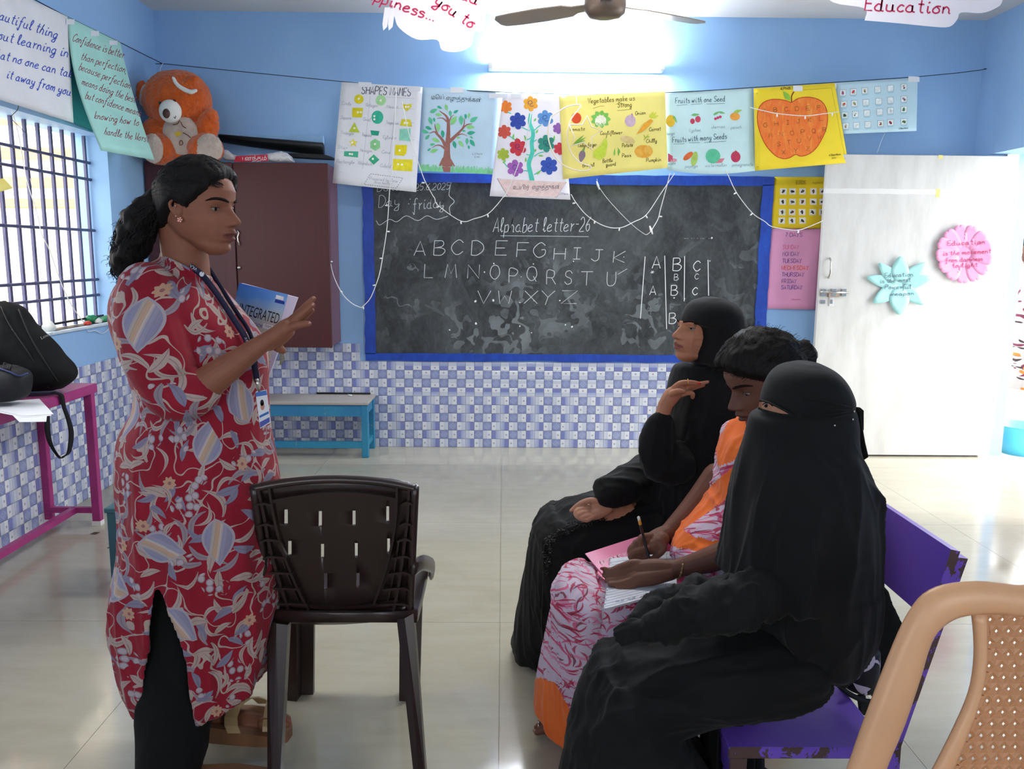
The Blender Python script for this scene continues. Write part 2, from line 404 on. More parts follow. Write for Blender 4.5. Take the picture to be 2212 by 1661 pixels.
# right wall with doorway  Y 4.35..5.60, top 2.055
DY0, DY1, DZ = 4.05, 5.64, 2.06
m = MB(); m.box((XR, DY1, -.1), (XR+.3, YB+.2, ZC), M_wall); m.box((XR, -1.6, -.1), (XR+.3, DY0, ZC), M_wall); m.box((XR, DY0, DZ), (XR+.3, DY1, ZC), M_wall)
wr = m.build('wall_right', kind='structure')
# wall behind the camera, with the openings that light the room
m = MB(); m.box((XL, -1.8, -.1), (XR, -1.6, .9), M_wall); m.box((XL, -1.8, 2.3), (XR, -1.6, ZC), M_wall)
for a, b in ((XL, XL+.6), (-.25, 1.15), (XR-.6, XR)): m.box((a, -1.8, .9), (b, -1.6, 2.3), M_wall)
m.build('wall_rear', kind='structure')
# ------------------------------------------------------------------ dado tiles
Q = .062
def sq_mats():
    def base(name, f):
        t = NT(name); uv = t.node('ShaderNodeSeparateXYZ', {0: t.co('UV')}); u, v = uv.outputs[0], uv.outputs[1]; return f(t, u, v)
    def rr(t, c): t.fin(c, .16, .5); return t.m
    def diamond(t, u, v):
        a = t.math('ABSOLUTE', t.math('SUBTRACT', u, .5)); b = t.math('ABSOLUTE', t.math('SUBTRACT', v, .5)); d = t.math('ADD', a, b)
        r1 = t.math('LESS_THAN', t.math('ABSOLUTE', t.math('SUBTRACT', d, .34)), .035)
        r2 = t.math('LESS_THAN', t.math('ABSOLUTE', t.math('SUBTRACT', d, .16)), .03)
        mm = t.math('MAXIMUM', a, b); c4 = t.math('MULTIPLY', t.math('LESS_THAN', t.math('ABSOLUTE', t.math('SUBTRACT', a, b)), .03), t.math('LESS_THAN', mm, .3))
        k = t.math('MAXIMUM', t.math('MAXIMUM', r1, r2), t.math('MULTIPLY', c4, .6))
        bgc = t.ramp(t.noise(t.co('UV'), 2.5, 3), [(.35, '#7f86b8'), (.65, '#8f9bc0')])
        return rr(t, t.mix(t.math('MULTIPLY', k, .75), bgc, lin('#b9c0dc')))
    def blue(t, u, v):
        return rr(t, t.ramp(u, [(0, '#c2c8dc'), (.25, '#aab2d2'), (.5, '#9aa6cc'), (.52, '#7d83bd'), (.98, '#7c84ba'), (1, '#9aa2cc')]))
    def white(flip):
        def f(t, u, v):
            if flip: u = t.math('SUBTRACT', 1., u)
            du = t.math('SUBTRACT', u, .72); dv = t.math('SUBTRACT', v, .5); r = t.math('SQRT', t.math('ADD', t.math('MULTIPLY', du, du), t.math('MULTIPLY', dv, dv)))
            c = t.ramp(u, [(0, '#cfd3de'), (.42, '#c3cada'), (.46, '#b9bfd0'), (.48, '#dcdfe6'), (1, '#e2e4ea')])
            return rr(t, t.mix(t.math('LESS_THAN', r, .11), c, lin('#a2a7b8')))
        return f
    return [base('tile_diamond', diamond), base('tile_blue', blue), base('tile_white', white(False)), base('tile_white_flip', white(True)), mat('tile_edge', '#c4c9d8', .2, .5, 0)]
SQM = sq_mats()
def tile_mesh(cols, rows, rot, p0):
    "a glazed tile of cols x rows pressed squares; local: x along the wall, z up, -y outward; p0 = phase"
    V = []; F = []; MI = []; UV = []
    w, h, th = cols*Q, rows*Q, .008; g = .0007
    def face(q, mi, uv): 
        k = len(V); V.extend(q); F.append((k, k+1, k+2, k+3)); MI.append(mi); UV.extend(uv)
    d0 = 0.
    face([(g, 0, g), (w-g, 0, g), (w-g, 0, h-g), (g, 0, h-g)], 4, [(0, 0)]*4)
    face([(g, -th, g), (g, 0, g), (g, 0, h-g), (g, -th, h-g)], 4, [(0, 0)]*4); face([(w-g, 0, g), (w-g, -th, g), (w-g, -th, h-g), (w-g, 0, h-g)], 4, [(0, 0)]*4)
    face([(g, 0, g), (g, -th, g), (w-g, -th, g), (w-g, 0, g)], 4, [(0, 0)]*4); face([(g, -th, h-g), (g, 0, h-g), (w-g, 0, h-g), (w-g, -th, h-g)], 4, [(0, 0)]*4)
    for i in range(cols):
        for j in range(rows):
            a, b = (i, j) if not rot else (j, i)
            k = (a + (b % 2) + 2 + p0) % 4           # 0 diamond, 1 white, 2 blue, 3 white
            w_ = 3 if b % 2 == 0 else 2; mi = {0: 0, 1: w_, 2: 1, 3: w_}[k]; fl_ = (b % 2 == 1) and k == 2
            x0, x1, z0, z1 = i*Q+g, (i+1)*Q-g, j*Q+g, (j+1)*Q-g; e = .0035; y0, y1 = -th, -th-.0016
            uv = [(0, 0), (1, 0), (1, 1), (0, 1)]
            if rot: uv = [(0, 0), (0, 1), (1, 1), (1, 0)]
            if fl_: uv = [(1-u, v) for u, v in uv]
            inn = [(x0+e, y1, z0+e), (x1-e, y1, z0+e), (x1-e, y1, z1-e), (x0+e, y1, z1-e)]; out = [(x0, y0, z0), (x1, y0, z0), (x1, y0, z1), (x0, y0, z1)]
            iu = [(.06+.88*u, .06+.88*v) for u, v in uv]
            face(inn, mi, iu)
            for s in range(4):
                q = (s+1) % 4; face([out[s], out[q], inn[q], inn[s]], mi, [uv[s], uv[q], iu[q], iu[s]])
    me = bpy.data.meshes.new('wall_tile'); me.from_pydata(V, [], F)
    for q in SQM: me.materials.append(q)
    me.polygons.foreach_set('material_index', MI); l = me.uv_layers.new(name='UVMap'); l.data.foreach_set('uv', [c for q in UV for c in q]); return me
TM = {(c, r, rot, p): tile_mesh(c, r, rot, p) for c, r, rot, p in [(4, 6, 0, 0), (6, 4, 1, 0), (3, 6, 0, 0), (2, 6, 0, 0), (1, 6, 0, 0), (3, 4, 1, 0), (2, 4, 1, 0), (4, 4, 0, 0)]}
def put_tile(key, org, ang, wall):
    o = bpy.data.objects.new('wall_tile', TM[key]); COL.objects.link(o); o.parent = wall; o.location = org; o.rotation_euler = (0, 0, ang)
# back wall: first column starts at the left corner; phase so that a diamond falls where the photo has it
def course(wall, x_start, x_end, z, kind, org_fn, ang, shift=0.):
    x = x_start
    cols = 4 if kind == 'up' else 6
    while x < x_end - Q*.9:
        n = min(cols, int((x_end-x)/Q+.15))
        if n < 1: break
        if kind == 'up': key = (n, 6, 0, 0)
        else:
            n = {6: 6, 5: 3, 4: 3, 3: 3, 2: 2, 1: 2}[n]; key = (n, 4, 1, 0)
        if key not in TM: break
        put_tile(key, org_fn(x, z), ang, wall); x += n*Q
bo = lambda x, z: (x, YB, z)
xd = float(W(782, 945, YB)[0]); k0 = math.ceil((xd-XL)/(4*Q)); xs0 = xd-k0*4*Q
course(wb, xs0, XR, 0, 'up', bo, 0)
course(wb, xs0, xd, 6*Q, 'up', bo, 0)
put_tile((4, 4, 0, 0), bo(xd, 6*Q), 0, wb)
course(wb, xd+4*Q, XR, 6*Q, 'rot', bo, 0)
for k in range(24):
    yy = YB-(k+1)*4*Q
    if yy < -1.5: break
    for z in (0, 6*Q): put_tile((4, 6, 0, 0), (XL, yy, z), pi/2, wl)
# reveal tiles of the doorway
for z in (0, 6*Q): put_tile((3, 6, 0, 0), (XR+.003, DY1, z), 0, wr)
# ================================================================== WALL THINGS
# ---- blackboard
M_slate = None
def slate():
    t = NT('slate'); co = t.co(); sm = t.noise(t.mapping(co, (1.2, 1, .8)), 2.2, 6, .68, 1.2); f = t.noise(t.mapping(co, (5, 1, 3)), 3, 5, .7, 2)
    sep = t.node('ShaderNodeSeparateXYZ', {0: co})
    # wiped chalk smears: blocky strokes, denser in the lower half
    vo = t.node('ShaderNodeTexVoronoi', {0: t.mapping(t.node('ShaderNodeVectorMath', {0: co, 1: t.node('ShaderNodeTexNoise', {0: co}).outputs[1]}, operation='ADD').outputs[0], (7, 1, 5))}, distance='CHEBYCHEV'); vo.inputs['Scale'].default_value = 1.3
    blk = t.ramp(t.node('ShaderNodeSeparateColor', {0: vo.outputs['Color']}).outputs[0], [(.62, 0.), (.95, 1.)])
    low = t.ramp(sep.outputs[2], [(.62, 1.), (1.25, .25), (1.8, .05)])
    mid = t.ramp(t.noise(co, 1.6, 4, .6), [(.42, 0.), (.62, 1.)])
    k = t.math('MULTIPLY', t.math('MULTIPLY', blk, low), mid)
    k = t.math('ADD', t.math('MULTIPLY', k, .42), t.math('MULTIPLY', t.ramp(sm, [(.4, 0.), (.75, 1.)]), .20)); k = t.math('ADD', k, t.math('MULTIPLY', t.ramp(f, [(.45, 0.), (.8, 1.)]), .10))
    c = t.mix(k, lin('#292c2f'), lin('#98a2a6')); t.set(t.b.inputs['Base Color'], c); return t.fin(None, .55, .35)
M_slate = slate()
def brushed(name, a, b, sc=(3, 3, 30)):
    t = NT(name); n = t.noise(t.mapping(t.co(), sc), 2.5, 5, .7); t.set(t.b.inputs['Base Color'], t.ramp(n, [(.3, a), (.7, b)])); return t.fin(None, .45, .4)
M_bluef = brushed('blue_frame_paint', '#153491', '#1f4fb8', (8, 8, 4))
M_chalk = mat('chalk', '#c9cfd0', .9, .1, 0); M_chalk2 = mat('chalk_bright', '#e6eaea', .9, .1, 0); M_chalk3 = mat('chalk_faint', '#7f878a', .9, .1, 0)
TUBE = 150
YF = YB-.02
BX0, BX1, BZ0, BZ1 = -.965, 1.853, .628, 1.915
bd = empty('blackboard', (BX0, YB, BZ0), 'black chalkboard with blue painted border and chalk alphabet on the back wall', 'blackboard')
def P3(x, y, z): return (x, y, z)
fw = .073
MB().box((BX0+.05, YF+.004, BZ0+.05), (BX1-.05, YB-.0005, BZ1-.05), M_slate).build('slate', parent=bd)
def ragged(a, b, horizontal, name='frame_side'):
    "painted border strip with a slightly uneven inner edge"
    (x0, z0), (x1, z1) = a, b; m = MB(); n = 24; V = []; 
    for i in range(n+1):
        t = i/n; e = [random.uniform(-.005, .005), random.uniform(-.003, .003)]
        if horizontal: x = x0+(x1-x0)*t; q = [(x, z0+e[0]), (x, z1+e[1])]
        else: z = z0+(z1-z0)*t; q = [(x0+e[0], z), (x1+e[1], z)]
        for X, Z in q: V += [(X, YF-.004, Z), (X, YB, Z)]
    F = []
    for i in range(n):
        k = i*4; F += [(k, k+2, k+6, k+4), (k, k+4, k+5, k+1), (k+2, k+3, k+7, k+6), (k+1, k+5, k+7, k+3)]
    F += [(0, 1, 3, 2), (n*4, n*4+2, n*4+3, n*4+1)]
    m.add(V, F, M_bluef); return m.build(name, parent=bd)
ragged((BX0, BZ0), (BX1, BZ0+.052), True); ragged((BX0, BZ1-.062), (BX1, BZ1), True)
ragged((BX0, BZ0+.045), (BX0+.073, BZ1-.055), False); ragged((BX1-.078, BZ0+.045), (BX1, BZ1-.055), False)
cy = onY(YF+.004, .0012)
def k7(x, y): return (780+x/2.4578, 370+y/2.4578)      # coordinates read on the board
def ink(name, f, parent, m, Y=None, mp=None, each=True, **kw):
    I = Ink(mp or cy, **kw); f(I); return I.build(name, parent, m, each)
def L7(I, s, x0, y0, x1, y1, h, w=1.7, **k): I.text(s, k7(x0, y0), k7(x1, y1), h/2.4578, w*.78, **k)
def f(I):
    L7(I, 'Date', 85, 108, 205, 100, 60, 1.4); L7(I, ':', 242, 100, 250, 100, 40); L7(I, '25.6.2025', 285, 102, 468, 96, 36, 1.5)
    L7(I, 'Day', 92, 192, 205, 182, 62, 1.4); L7(I, ':', 242, 180, 250, 180, 50); L7(I, 'friday', 275, 205, 440, 190, 60, 1.5)
    I.stroke([k7(*p) for p in [(500, 52), (478, 62), (470, 100), (468, 130), (495, 160), (470, 190), (474, 232)]], 1.3, sub=4)
    I.stroke([k7(*p) for p in [(80, 262), (100, 285), (150, 255), (190, 268), (240, 236), (300, 262), (350, 236), (400, 255), (460, 238)]], 1.2, sub=4)
ink('chalk_date', f, bd, M_chalk, slant=.2)
def f(I):
    L7(I, 'Alphabet letter-26', 700, 322, 1210, 318, 76, 1.8); I.stroke([k7(740, 342), k7(1208, 347)], 1.0)
ink('chalk_heading', f, bd, M_chalk, slant=.25)
def f(I):
    for c, x, y in zip('ABCDEFGHIJK', (280, 385, 480, 585, 712, 825, 915, 1022, 1115, 1220, 1338), (447, 445, 440, 445, 445, 455, 455, 468, 466, 476, 484)):
        L7(I, c, x, y, x+60 if c != 'I' else x+48, y, 76 if c not in 'HIJK' else 60, 1.9)
ink('chalk_letters', f, bd, M_chalk, slant=.05)
def f(I):
    for c, x, y, w in zip('LMNOPQRSTU', (335, 445, 565, 685, 785, 880, 985, 1080, 1165, 1305), (565, 565, 568, 570, 590, 578, 600, 600, 605, 606), (45, 62, 60, 48, 45, 50, 48, 40, 62, 45)):
        L7(I, c, x, y, x+w, y, 72, 1.8)
    L7(I, '-', 1375, 575, 1425, 545, 60, 1.4)
ink('chalk_letters', f, bd, M_chalk, slant=.04)
def f(I):
    for c, x in zip('VWXYZ', (615, 725, 865, 955, 1062)):
        L7(I, c, x, 702, x+(70 if c != 'Z' else 82), 702, 68, 1.8)
ink('chalk_letters', f, bd, M_chalk, slant=.04)
def f(I):
    for x, y0, y1, dx in ((1508, 452, 782, -25), (1612, 448, 838, 10), (1718, 450, 690, -3), (1842, 470, 660, 3)): I.stroke([k7(x, y0), k7(x+dx, y1)], 1.7)
    for s, x, y, h in (('A', 1545, 515, 64), ('B', 1655, 527, 66), ('C', 1765, 528, 52), ('B', 1662, 578, 32), ('C', 1772, 572, 28), ('A', 1532, 656, 48), ('B', 1645, 658, 52), ('C', 1760, 655, 38), ('B', 1635, 808, 55), ('*', 1535, 552, 30)):
        L7(I, s, x, y, x+h*.68, y, h, 2.0 if h > 35 else 1.3)
ink('chalk_table', f, bd, M_chalk2, slant=.04)
def f(I):
    for s, x, y, h in (('A', 1520, 735, 30), ('I', 1525, 770, 28), ('A', 1530, 832, 18), ('F', 1642, 735, 30)): L7(I, s, x, y, x+20, y, h, 1.2)
    for k in range(16): 
        x = 1700+random.random()*160; I.stroke([k7(x, 355+random.random()*4), k7(x+6, 356)], 1.5)
ink('chalk_faint_marks', f, bd, M_chalk3, each=False)
def f(I):
    for x, y, r in ((655, 535, 5), (607, 690, 8), (702, 685, 8), (843, 697, 4), (918, 686, 4), (1055, 686, 5), (1852, 476, 4), (1862, 354, 7), (1662, 672, 5), (1718, 677, 4), (1128, 478, 4), (705, 490, 5), (915, 492, 4), (850, 560, 3), (470, 842, 5), (610, 808, 8), (1120, 825, 7), (1085, 815, 5), (843, 822, 5), (905, 857, 4), (1395, 455, 3)):
        c = k7(x, y); I.disc(c, r/2.46*.9, r/2.46*.7, n=7, rot=random.random()*3)
ink('chalk_dots', f, bd, M_chalk2, each=False)
# ---- wall mounted maroon cabinet
M_mar = brushed('maroon_laminate', '#3d0c0e', '#471113', (20, 20, 1)); M_marS = brushed('maroon_side', '#5c3a45', '#684753', (20, 20, 1)); M_steel = mat('brushed_steel', '#b9b5ae', .25, .5, 0, metal=.9)
M_marL = brushed('maroon_laminate_sheen', '#42191f', '#4d2229', (20, 20, 1))  # left door: its lighter reflection is painted into the laminate colour
CZ0, CZ1, CY, CX1 = .748, 1.945, 5.49, -1.14
cab = empty('wall_cabinet', (XL, YB, CZ0), 'dark maroon wooden wall cabinet with steel handle mounted left of the blackboard', 'cabinet')
MB().box((XL+.01, CY+.02, CZ0+.01), (CX1, YB-.001, CZ1-.004), M_marS, bev=.003).build('cabinet_body', parent=cab)
hx = float(W(508, 500, CY)[0])
d1 = MB().box((hx+.004, CY, CZ0), (CX1+.002, CY+.019, CZ1), M_mar, bev=.003).build('door', parent=cab)
d2 = MB().box((XL+.012, CY, CZ0), (hx-.004, CY+.019, CZ1), M_marL, bev=.003).build('door', parent=cab)
hp = [W(x, y, CY-.012) for x, y in ((513, 498), (516, 503), (513, 512), (514, 520), (517, 529))]
MB().tube([tuple(p) for p in [W(513, 497, CY)]+hp+[W(517, 530, CY)]], .0045, 8).build('handle', M_steel, d1, True)
MB().ell(W(516, 578, CY-.008), (.012, .01, .012)).build('knob', M_steel, d1, True)
# ---- things on top of the cabinet
def fur(name, a, b):
    t = NT(name); n = t.noise(t.co(), 22, 5, .7); n2 = t.noise(t.mapping(t.co(), (1, 1, .5)), 260, 4, .8)
    t.set(t.b.inputs['Base Color'], t.ramp(t.math('ADD', t.math('MULTIPLY', n, .5), t.math('MULTIPLY', n2, .5)), [(.3, a), (.65, b)])); t.bump(n2, .9, .004); return t.fin(None, .95, .1, sheen=.4)
M_fo = fur('orange_plush', '#a8400f', '#d9641f'); M_fc = fur('cream_plush', '#a8968a', '#cbbbb0'); M_fw = mat('white_felt', '#dcdcda', .8, .2, .02); M_nose = mat('brown_nose', '#46211d', .35, .5, 0)
TY = 5.50
def k1(x, y): return (x/3.95, y/3.95)
def k5(x, y): return (260+x/4.152, y/4.152)
bz = W(390, 345, TY)
bear = empty('teddy_bear', bz, 'large orange plush teddy bear with white muzzle seated on top of the maroon cabinet', 'teddy bear')
s_ = 1/FPX*5.6
def ring2(xL, yL, xR, yR, Y, b, n=28, p=1.):
    A = W(xL, yL, Y); B = W(xR, yR, Y); c = (A+B)/2; u = (B-A)/2; out = []
    for j in range(n):
        a = 2*pi*j/n; ca, sa = cos(a), sin(a)
        ca = math.copysign(abs(ca)**p, ca); sa = math.copysign(abs(sa)**p, sa)
        out.append(c+u*ca+np.array([0, b*sa, 0]))
    return out
def rloft(mb, rings, sub=3, n=28, p=1., cap=True):
    "rings: (xL,yL,xR,yR,Y,b) in photo pixels and metres of half depth"
    R = smooth(rings, sub) if sub > 1 else rings
    mb.loft([ring2(*r, n=n, p=p) for r in R], cap=cap); return mb
def pblob(mb, c, rx, rz, ry, Y, rot=0.):
    "ellipsoid centred at photo point c, radii in pixels (x, z) and metres (depth)"
    p = W(c[0], c[1], Y); k = np.linalg.norm(p-CC)/FPX; cr, sr = cos(rot), sin(rot)
    M = np.array([[cr, 0, -sr], [0, 1, 0], [sr, 0, cr]]); mb.ell(p, (rx*k, ry, rz*k), 22, 14, None, M); return mb
def furry(mb, vox=.006, amp=.004, fr=90):
    V, N, F = remesh(mb, vox, 3); d = vnoise(V*fr)*amp+vnoise(V*fr*.3+9)*amp; return V+N*d[:, None], F
b = MB()
pblob(b, (382, 217), 66, 56, .15, TY-.02, .1); pblob(b, (392, 300), 62, 62, .13, TY)            # head, trunk
for (c, rx, rz, rot, y) in [((338, 292), 24, 34, .5, TY-.08), ((447, 278), 22, 40, -.35, TY-.06)]: pblob(b, c, rx, rz, .06, y, rot)
pblob(b, (345, 322), 34, 30, .11, TY-.10); pblob(b, (444, 322), 34, 30, .11, TY-.10)
pblob(b, (312, 205), 14, 26, .03, TY-.02, .25); pblob(b, (400, 184), 30, 13, .03, TY-.10, .55)
V, F = furry(b); mesh_obj('body', V, F, M_fo, bear)
b = MB(); pblob(b, (310, 205), 7, 21, .02, TY-.055, -.25); V, F = furry(b, .005, .002); mesh_obj('ear_lining', V, F, M_fc, bear)
b = MB(); b.limb([W(x, y, TY-.145) for x, y in (k5(475, 700), k5(505, 755), k5(565, 800), k5(635, 825), k5(675, 812))], [.010, .013, .015, .014, .011]); V, F = furry(b, .004, .001); mesh_obj('ear_lining', V, F, M_fw, bear)
b = MB(); pblob(b, k5(448, 998), 21, 21.5, .055, TY-.165); mesh_obj('muzzle', *(lambda r: (r[0], r[2]))(remesh(b, .004, 1)), M_fw, bear)
b = MB(); pblob(b, k5(412, 1018), 7, 9, .012, TY-.218); b.build('nose', M_nose, bear, True)
b = MB(); b.limb([W(*k5(x, y), TY-.222) for x, y in ((480, 1050), (492, 1062), (496, 1040))], [.002]*3); b.build('mouth_stitch', M_nose, bear, True)
for x, y in ((487, 905), (352, 922)): MB().ell(W(*k5(x, y), TY-.172), .009).build('eye', mat('bear_eye', '#1a1a14', .2, .6, 0), bear, True)
b = MB(); pblob(b, k5(540, 1210), 36, 38, .05, TY-.10); V, F = furry(b, .006, .002); mesh_obj('belly_patch', V, F, M_fc, bear)
for c in (k5(800, 1330), k5(292, 1330)):
    b = MB(); pblob(b, c, 26 if c[0] > 400 else 20, 28, .03, TY-.195); V, F = furry(b, .005, .003, 120); mesh_obj('foot_pad', V, F, M_fc, bear)
I = Ink(onY(TY-.153)); I.poly([k5(485, 1195), k5(520, 1175), k5(550, 1190), k5(540, 1215), k5(500, 1225)]); I.build('star_patch', bear, mat('yellow_patch', '#c9a83c', .8, .2, 0))
I = Ink(onY(TY-.156)); 
for q in ([(560, 1190), (600, 1210), (630, 1235)], [(535, 1080), (510, 1110), (470, 1120)], [(540, 1090), (560, 1130), (590, 1150)], [(530, 1270), (550, 1260), (560, 1290), (535, 1300), (530, 1270)]): I.stroke([k5(*p) for p in q], 2.2, sub=4)
I.build('stitching', bear, mat('brown_thread', '#6a4436', .8, .2, 0))
# rolled black chart sheets, pale blue roll, plastic bag
M_blk = mat('black_plastic', '#17181b', .5, .3, .1, 20); M_pb = mat('pale_blue_card', '#8fb6dc', .6, .3, .04)
def sheet_fold(pts_px, Ys, m, name, label, cat, th=.004):
    b = MB(); 
    for q, Y0, Y1 in pts_px:
        a = [W(x, y, Y0) for x, y in q]; b.prism(a, (0, Y1-Y0, 0), m)
    return b
p = [k5(*q) for q in ((905, 1215), (900, 1255), (1010, 1350), (1420, 1370), (1560, 1395), (1800, 1390), (1845, 1375), (1850, 1330), (1840, 1310), (1810, 1300), (1500, 1262), (1100, 1225))]
b = MB(); R0 = [W(*q, 5.72) for q in (k5(900, 1235), k5(1150, 1265), k5(1500, 1300), k5(1820, 1335))]
prof = [(-.02, -.012), (.0, -.042), (.02, -.048), (.035, -.02), (.03, .02), (0, .04), (-.03, .03), (-.04, .005)]
b.loft([[np.array(c)+np.array((0, py*1.3, pz*(.6+.4*i/3))) for py, pz in prof] for i, c in enumerate(R0)])
blk = b.build('rolled_black_sheet', M_blk, None, True, label='black plastic sheet rolled flat behind the teddy bear on the cabinet', cat='sheet'); 
b = MB(); q = [W(*k5(x, y), 5.62) for x, y in ((1430, 1400), (1900, 1425), (1905, 1410), (1830, 1385), (1420, 1370))]; q2 = [np.array(c)+np.array((0, .1, .004)) for c in q]
b.prism([np.array(c) for c in q], (0, .1, 0)); b.build('black_folder', M_blk, None, label='thin black folder lying on the cabinet under the rolled sheet', cat='folder')
b = MB(); b.box((W(*k5(1075, 1160), 5.78)[0], 5.765, W(*k5(1075, 1290), 5.78)[2]), (W(*k5(1830, 1290), 5.78)[0], 5.785, W(*k5(1830, 1215), 5.78)[2]), M_pb, bev=.006)
b.build('card_roll', label='pale blue card roll standing behind the black sheet on the cabinet', cat='card')
b = MB(); P_ = [[(915, 1335), (930, 1430)], [(960, 1345), (990, 1440)], [(1040, 1395), (1050, 1450)], [(1180, 1390), (1180, 1452)], [(1310, 1382), (1310, 1452)], [(1410, 1360), (1420, 1455)], [(1500, 1372), (1500, 1456)], [(1560, 1448), (1550, 1457)]]
rloft(b, [(*k5(*a), *k5(*c), 5.545, .03) for a, c in P_], 4, 16); V, N, F = remesh(b, .004, 1); V = V+N*(vnoise(V*60)*.004)[:, None]
bag = mesh_obj('plastic_carry_bag', V, F, mat('white_plastic', '#c8c8cc', .35, .4, .03), label='crumpled white plastic carry bag with red shop name on cabinet edge', cat='bag')
I = Ink(lambda x, y: W(x, y, 5.505)); I.poly([k5(1035, 1400), k5(1320, 1385), k5(1325, 1445), k5(1020, 1452)]); rb = I.build('red_label', bag, mat('red_print', '#b3203c', .5, .3, 0))
text_mesh('ஆனந்தம்', lambda x, y: W(x, y, 5.502), k5(1045, 1440), k5(1310, 1436), 9, mat('white_print', '#dedce0', .5, .3, 0), bag)
# ================================================================== WINDOW, DOOR, OUTSIDE
M_bar = brushed('grille_paint', '#3d3d5c', '#54527a', (30, 30, 8)); M_sill = mat('sill_paint', '#c6d3e0', .6, .3, .05)
win = empty('window_1', (XL, (WY0+WY1)/2, WZ0), kind='structure')
GX = -2.45
for z in (1.884, 1.788, 1.494, 1.205, 1.113):
    MB().tube([(GX+.012, WY0-.02, z), (GX+.012, WY1+.01, z)], .0085, 8).build('horizontal_bar', M_bar, win, True)
y = 5.0-.005
while y > WY0+.03:
    MB().box((GX-.008, y-.010, WZ0-.01), (GX+.006, y+.010, WZ1+.01), M_bar).build('vertical_bar', parent=win); y -= .121
MB().box((XL-.21, WY0, WZ0-.012), (XL+.012, WY1, WZ0+.003), M_sill, bev=.003).build('window_sill', parent=win)
# clutter on the sill
M_dk = mat('dark_strip', '#2a2c33', .5, .3, .1, 20)
MB().box((GX+.03, 4.35, WZ0+.003), (GX+.10, 4.95, WZ0+.006), M_dk).build('rubber_strip', label='flat dark rubber strip lying on the window sill', cat='strip')  # thin dark strip along the sill surface
MB().beam((GX+.04, 4.2, WZ0+.028), (GX+.04, 5.0, WZ0+.035), .008, .012, M_dk, ).build('thin_black_rod', label='long thin black rod standing on the window sill by the grille', cat='rod')
def crumple(name, px, Y, r, m, label, cat, seed, sz=(1, 1, 1)):
    b = MB(); c = WX(px[0], px[1], Y); c = np.array([c[0], c[1], max(c[2], WZ0+.003+r*.6*sz[2])])
    b.ell(c, (r*sz[0], r*sz[1], r*sz[2]), 14, 9); V = np.array(b.v); D = V-c; V = c+D*(1+vnoise(V*55+seed)*.45)[:, None]; V[:, 2] = np.maximum(V[:, 2], WZ0+.0035)
    b.v = [tuple(v) for v in V]; return b.build(name, m, None, True, label=label, cat=cat)
crumple('paper_ball', (107, 707), -2.37, .030, mat('scrap_white', '#dfe0dc', .8, .2, .03), 'crumpled white paper ball at the near end of the sill', 'paper', 1)
crumple('green_wrapper', (196, 690), -2.39, .030, mat('scrap_green', '#1f7d52', .4, .4, .1, 30), 'crumpled green wrapper left of the white scrap on sill', 'wrapper', 5, (1, 1.2, .7))
crumple('red_wrapper', (190, 698), -2.35, .018, mat('scrap_red', '#c1392b', .4, .4, .1, 30), 'small red wrapper at the edge of the window sill', 'wrapper', 9, (1, 1.3, .6))
crumple('green_ribbon', (228, 691), -2.37, .030, mat('scrap_green', '#1f7d52'), 'green ribbon scrap at the far right end of the sill', 'ribbon', 14, (1, 1.2, .7))
crumple('white_scrap', (211, 694), -2.36, .020, mat('scrap_white', '#dfe0dc'), 'small white paper scrap between green wrappers on sill', 'paper', 17)
M_wire = mat('white_wire', '#e3e2e0', .5, .3, 0); M_thr = mat('dark_string', '#20263c', .7, .2, 0); M_led = mat('bulb_cap', '#eef0ee', .3, .5, 0)
def wire(name, pts, r, m, label, cat, sub=5, bulbs=(), bl=.022, group=None):
    P = smooth(pts, sub); o = MB().tube(P, r, 6).build(name, m, None, True, label=label, cat=cat, group=group)
    for (p, d) in bulbs:
        p = np.array(p); d = np.array(d, float); MB().tube([p, p+d*bl*.5, p+d*bl], [r*1.1, r*2.0, r*1.2], 6).build('bulb', M_led, o, True)
    return o
wy = lambda X, pts: [WX(x, y, X) for x, y in pts]
wire('light_string', wy(-2.36, [(22, 228), (40, 290), (57, 385), (80, 460), (90, 505), (107, 540), (131, 608), (155, 660), (187, 704)]), .0028, M_wire, 'white fairy light wire hanging diagonally across the window grille', 'wire')
wire('loose_wire', wy(-2.32, [(188, 704), (191, 716), (205, 714), (222, 720), (240, 705), (250, 697)]), .0022, M_wire, 'loose white wire end drooping below the window sill', 'wire')
wire('thin_thread', wy(-2.38, [(65, 385), (75, 430), (82, 455)]), .0012, M_wire, 'short thin white thread dangling in front of the grille', 'thread')
wire('tied_cord', wy(-2.31, [(40, 228), (37, 238), (25, 250), (24, 256), (40, 272), (58, 290)]), .0016, mat('grey_cord', '#3c4252', .6, .3, 0), 'thin dark cord knotted at top of the grille', 'cord')
# outside the window: lean-to sheet roof on purlins, plastered yard wall
M_plast = mat('sunlit_plaster', '#e8e2d6', .9, .1, .04, 2); M_purl = mat('orange_purlin', '#d8a888', .8, .1, .06)
def sheet_mat():
    t = NT('roof_sheet'); c = t.ramp(t.noise(t.mapping(t.co(), (2, .4, 1)), 3, 4), [(.35, '#e2d8c4'), (.65, '#f2ebdc')]); t.set(t.b.inputs['Base Color'], c)
    tr = t.node('ShaderNodeBsdfTranslucent', {0: lin('#f4ead6')}); mx = t.node('ShaderNodeMixShader', {0: .55, 1: t.b.outputs[0], 2: tr.outputs[0]})
    t.L.new(mx.outputs[0], t.N['Material Output'].inputs[0]); return t.fin(None, .8, .1)
M_sheet = sheet_mat()
yard = MB().box((-7.2, 9.0, -.1), (-2.6, 9.2, 1.74), M_plast).build('yard_wall', label='sunlit cream plastered yard wall seen through the window grille', cat='wall')
roof = empty('shed_roof', (-4.5, 7, 2.2), 'cream corrugated shed roof on orange purlins seen through the window', 'roof')
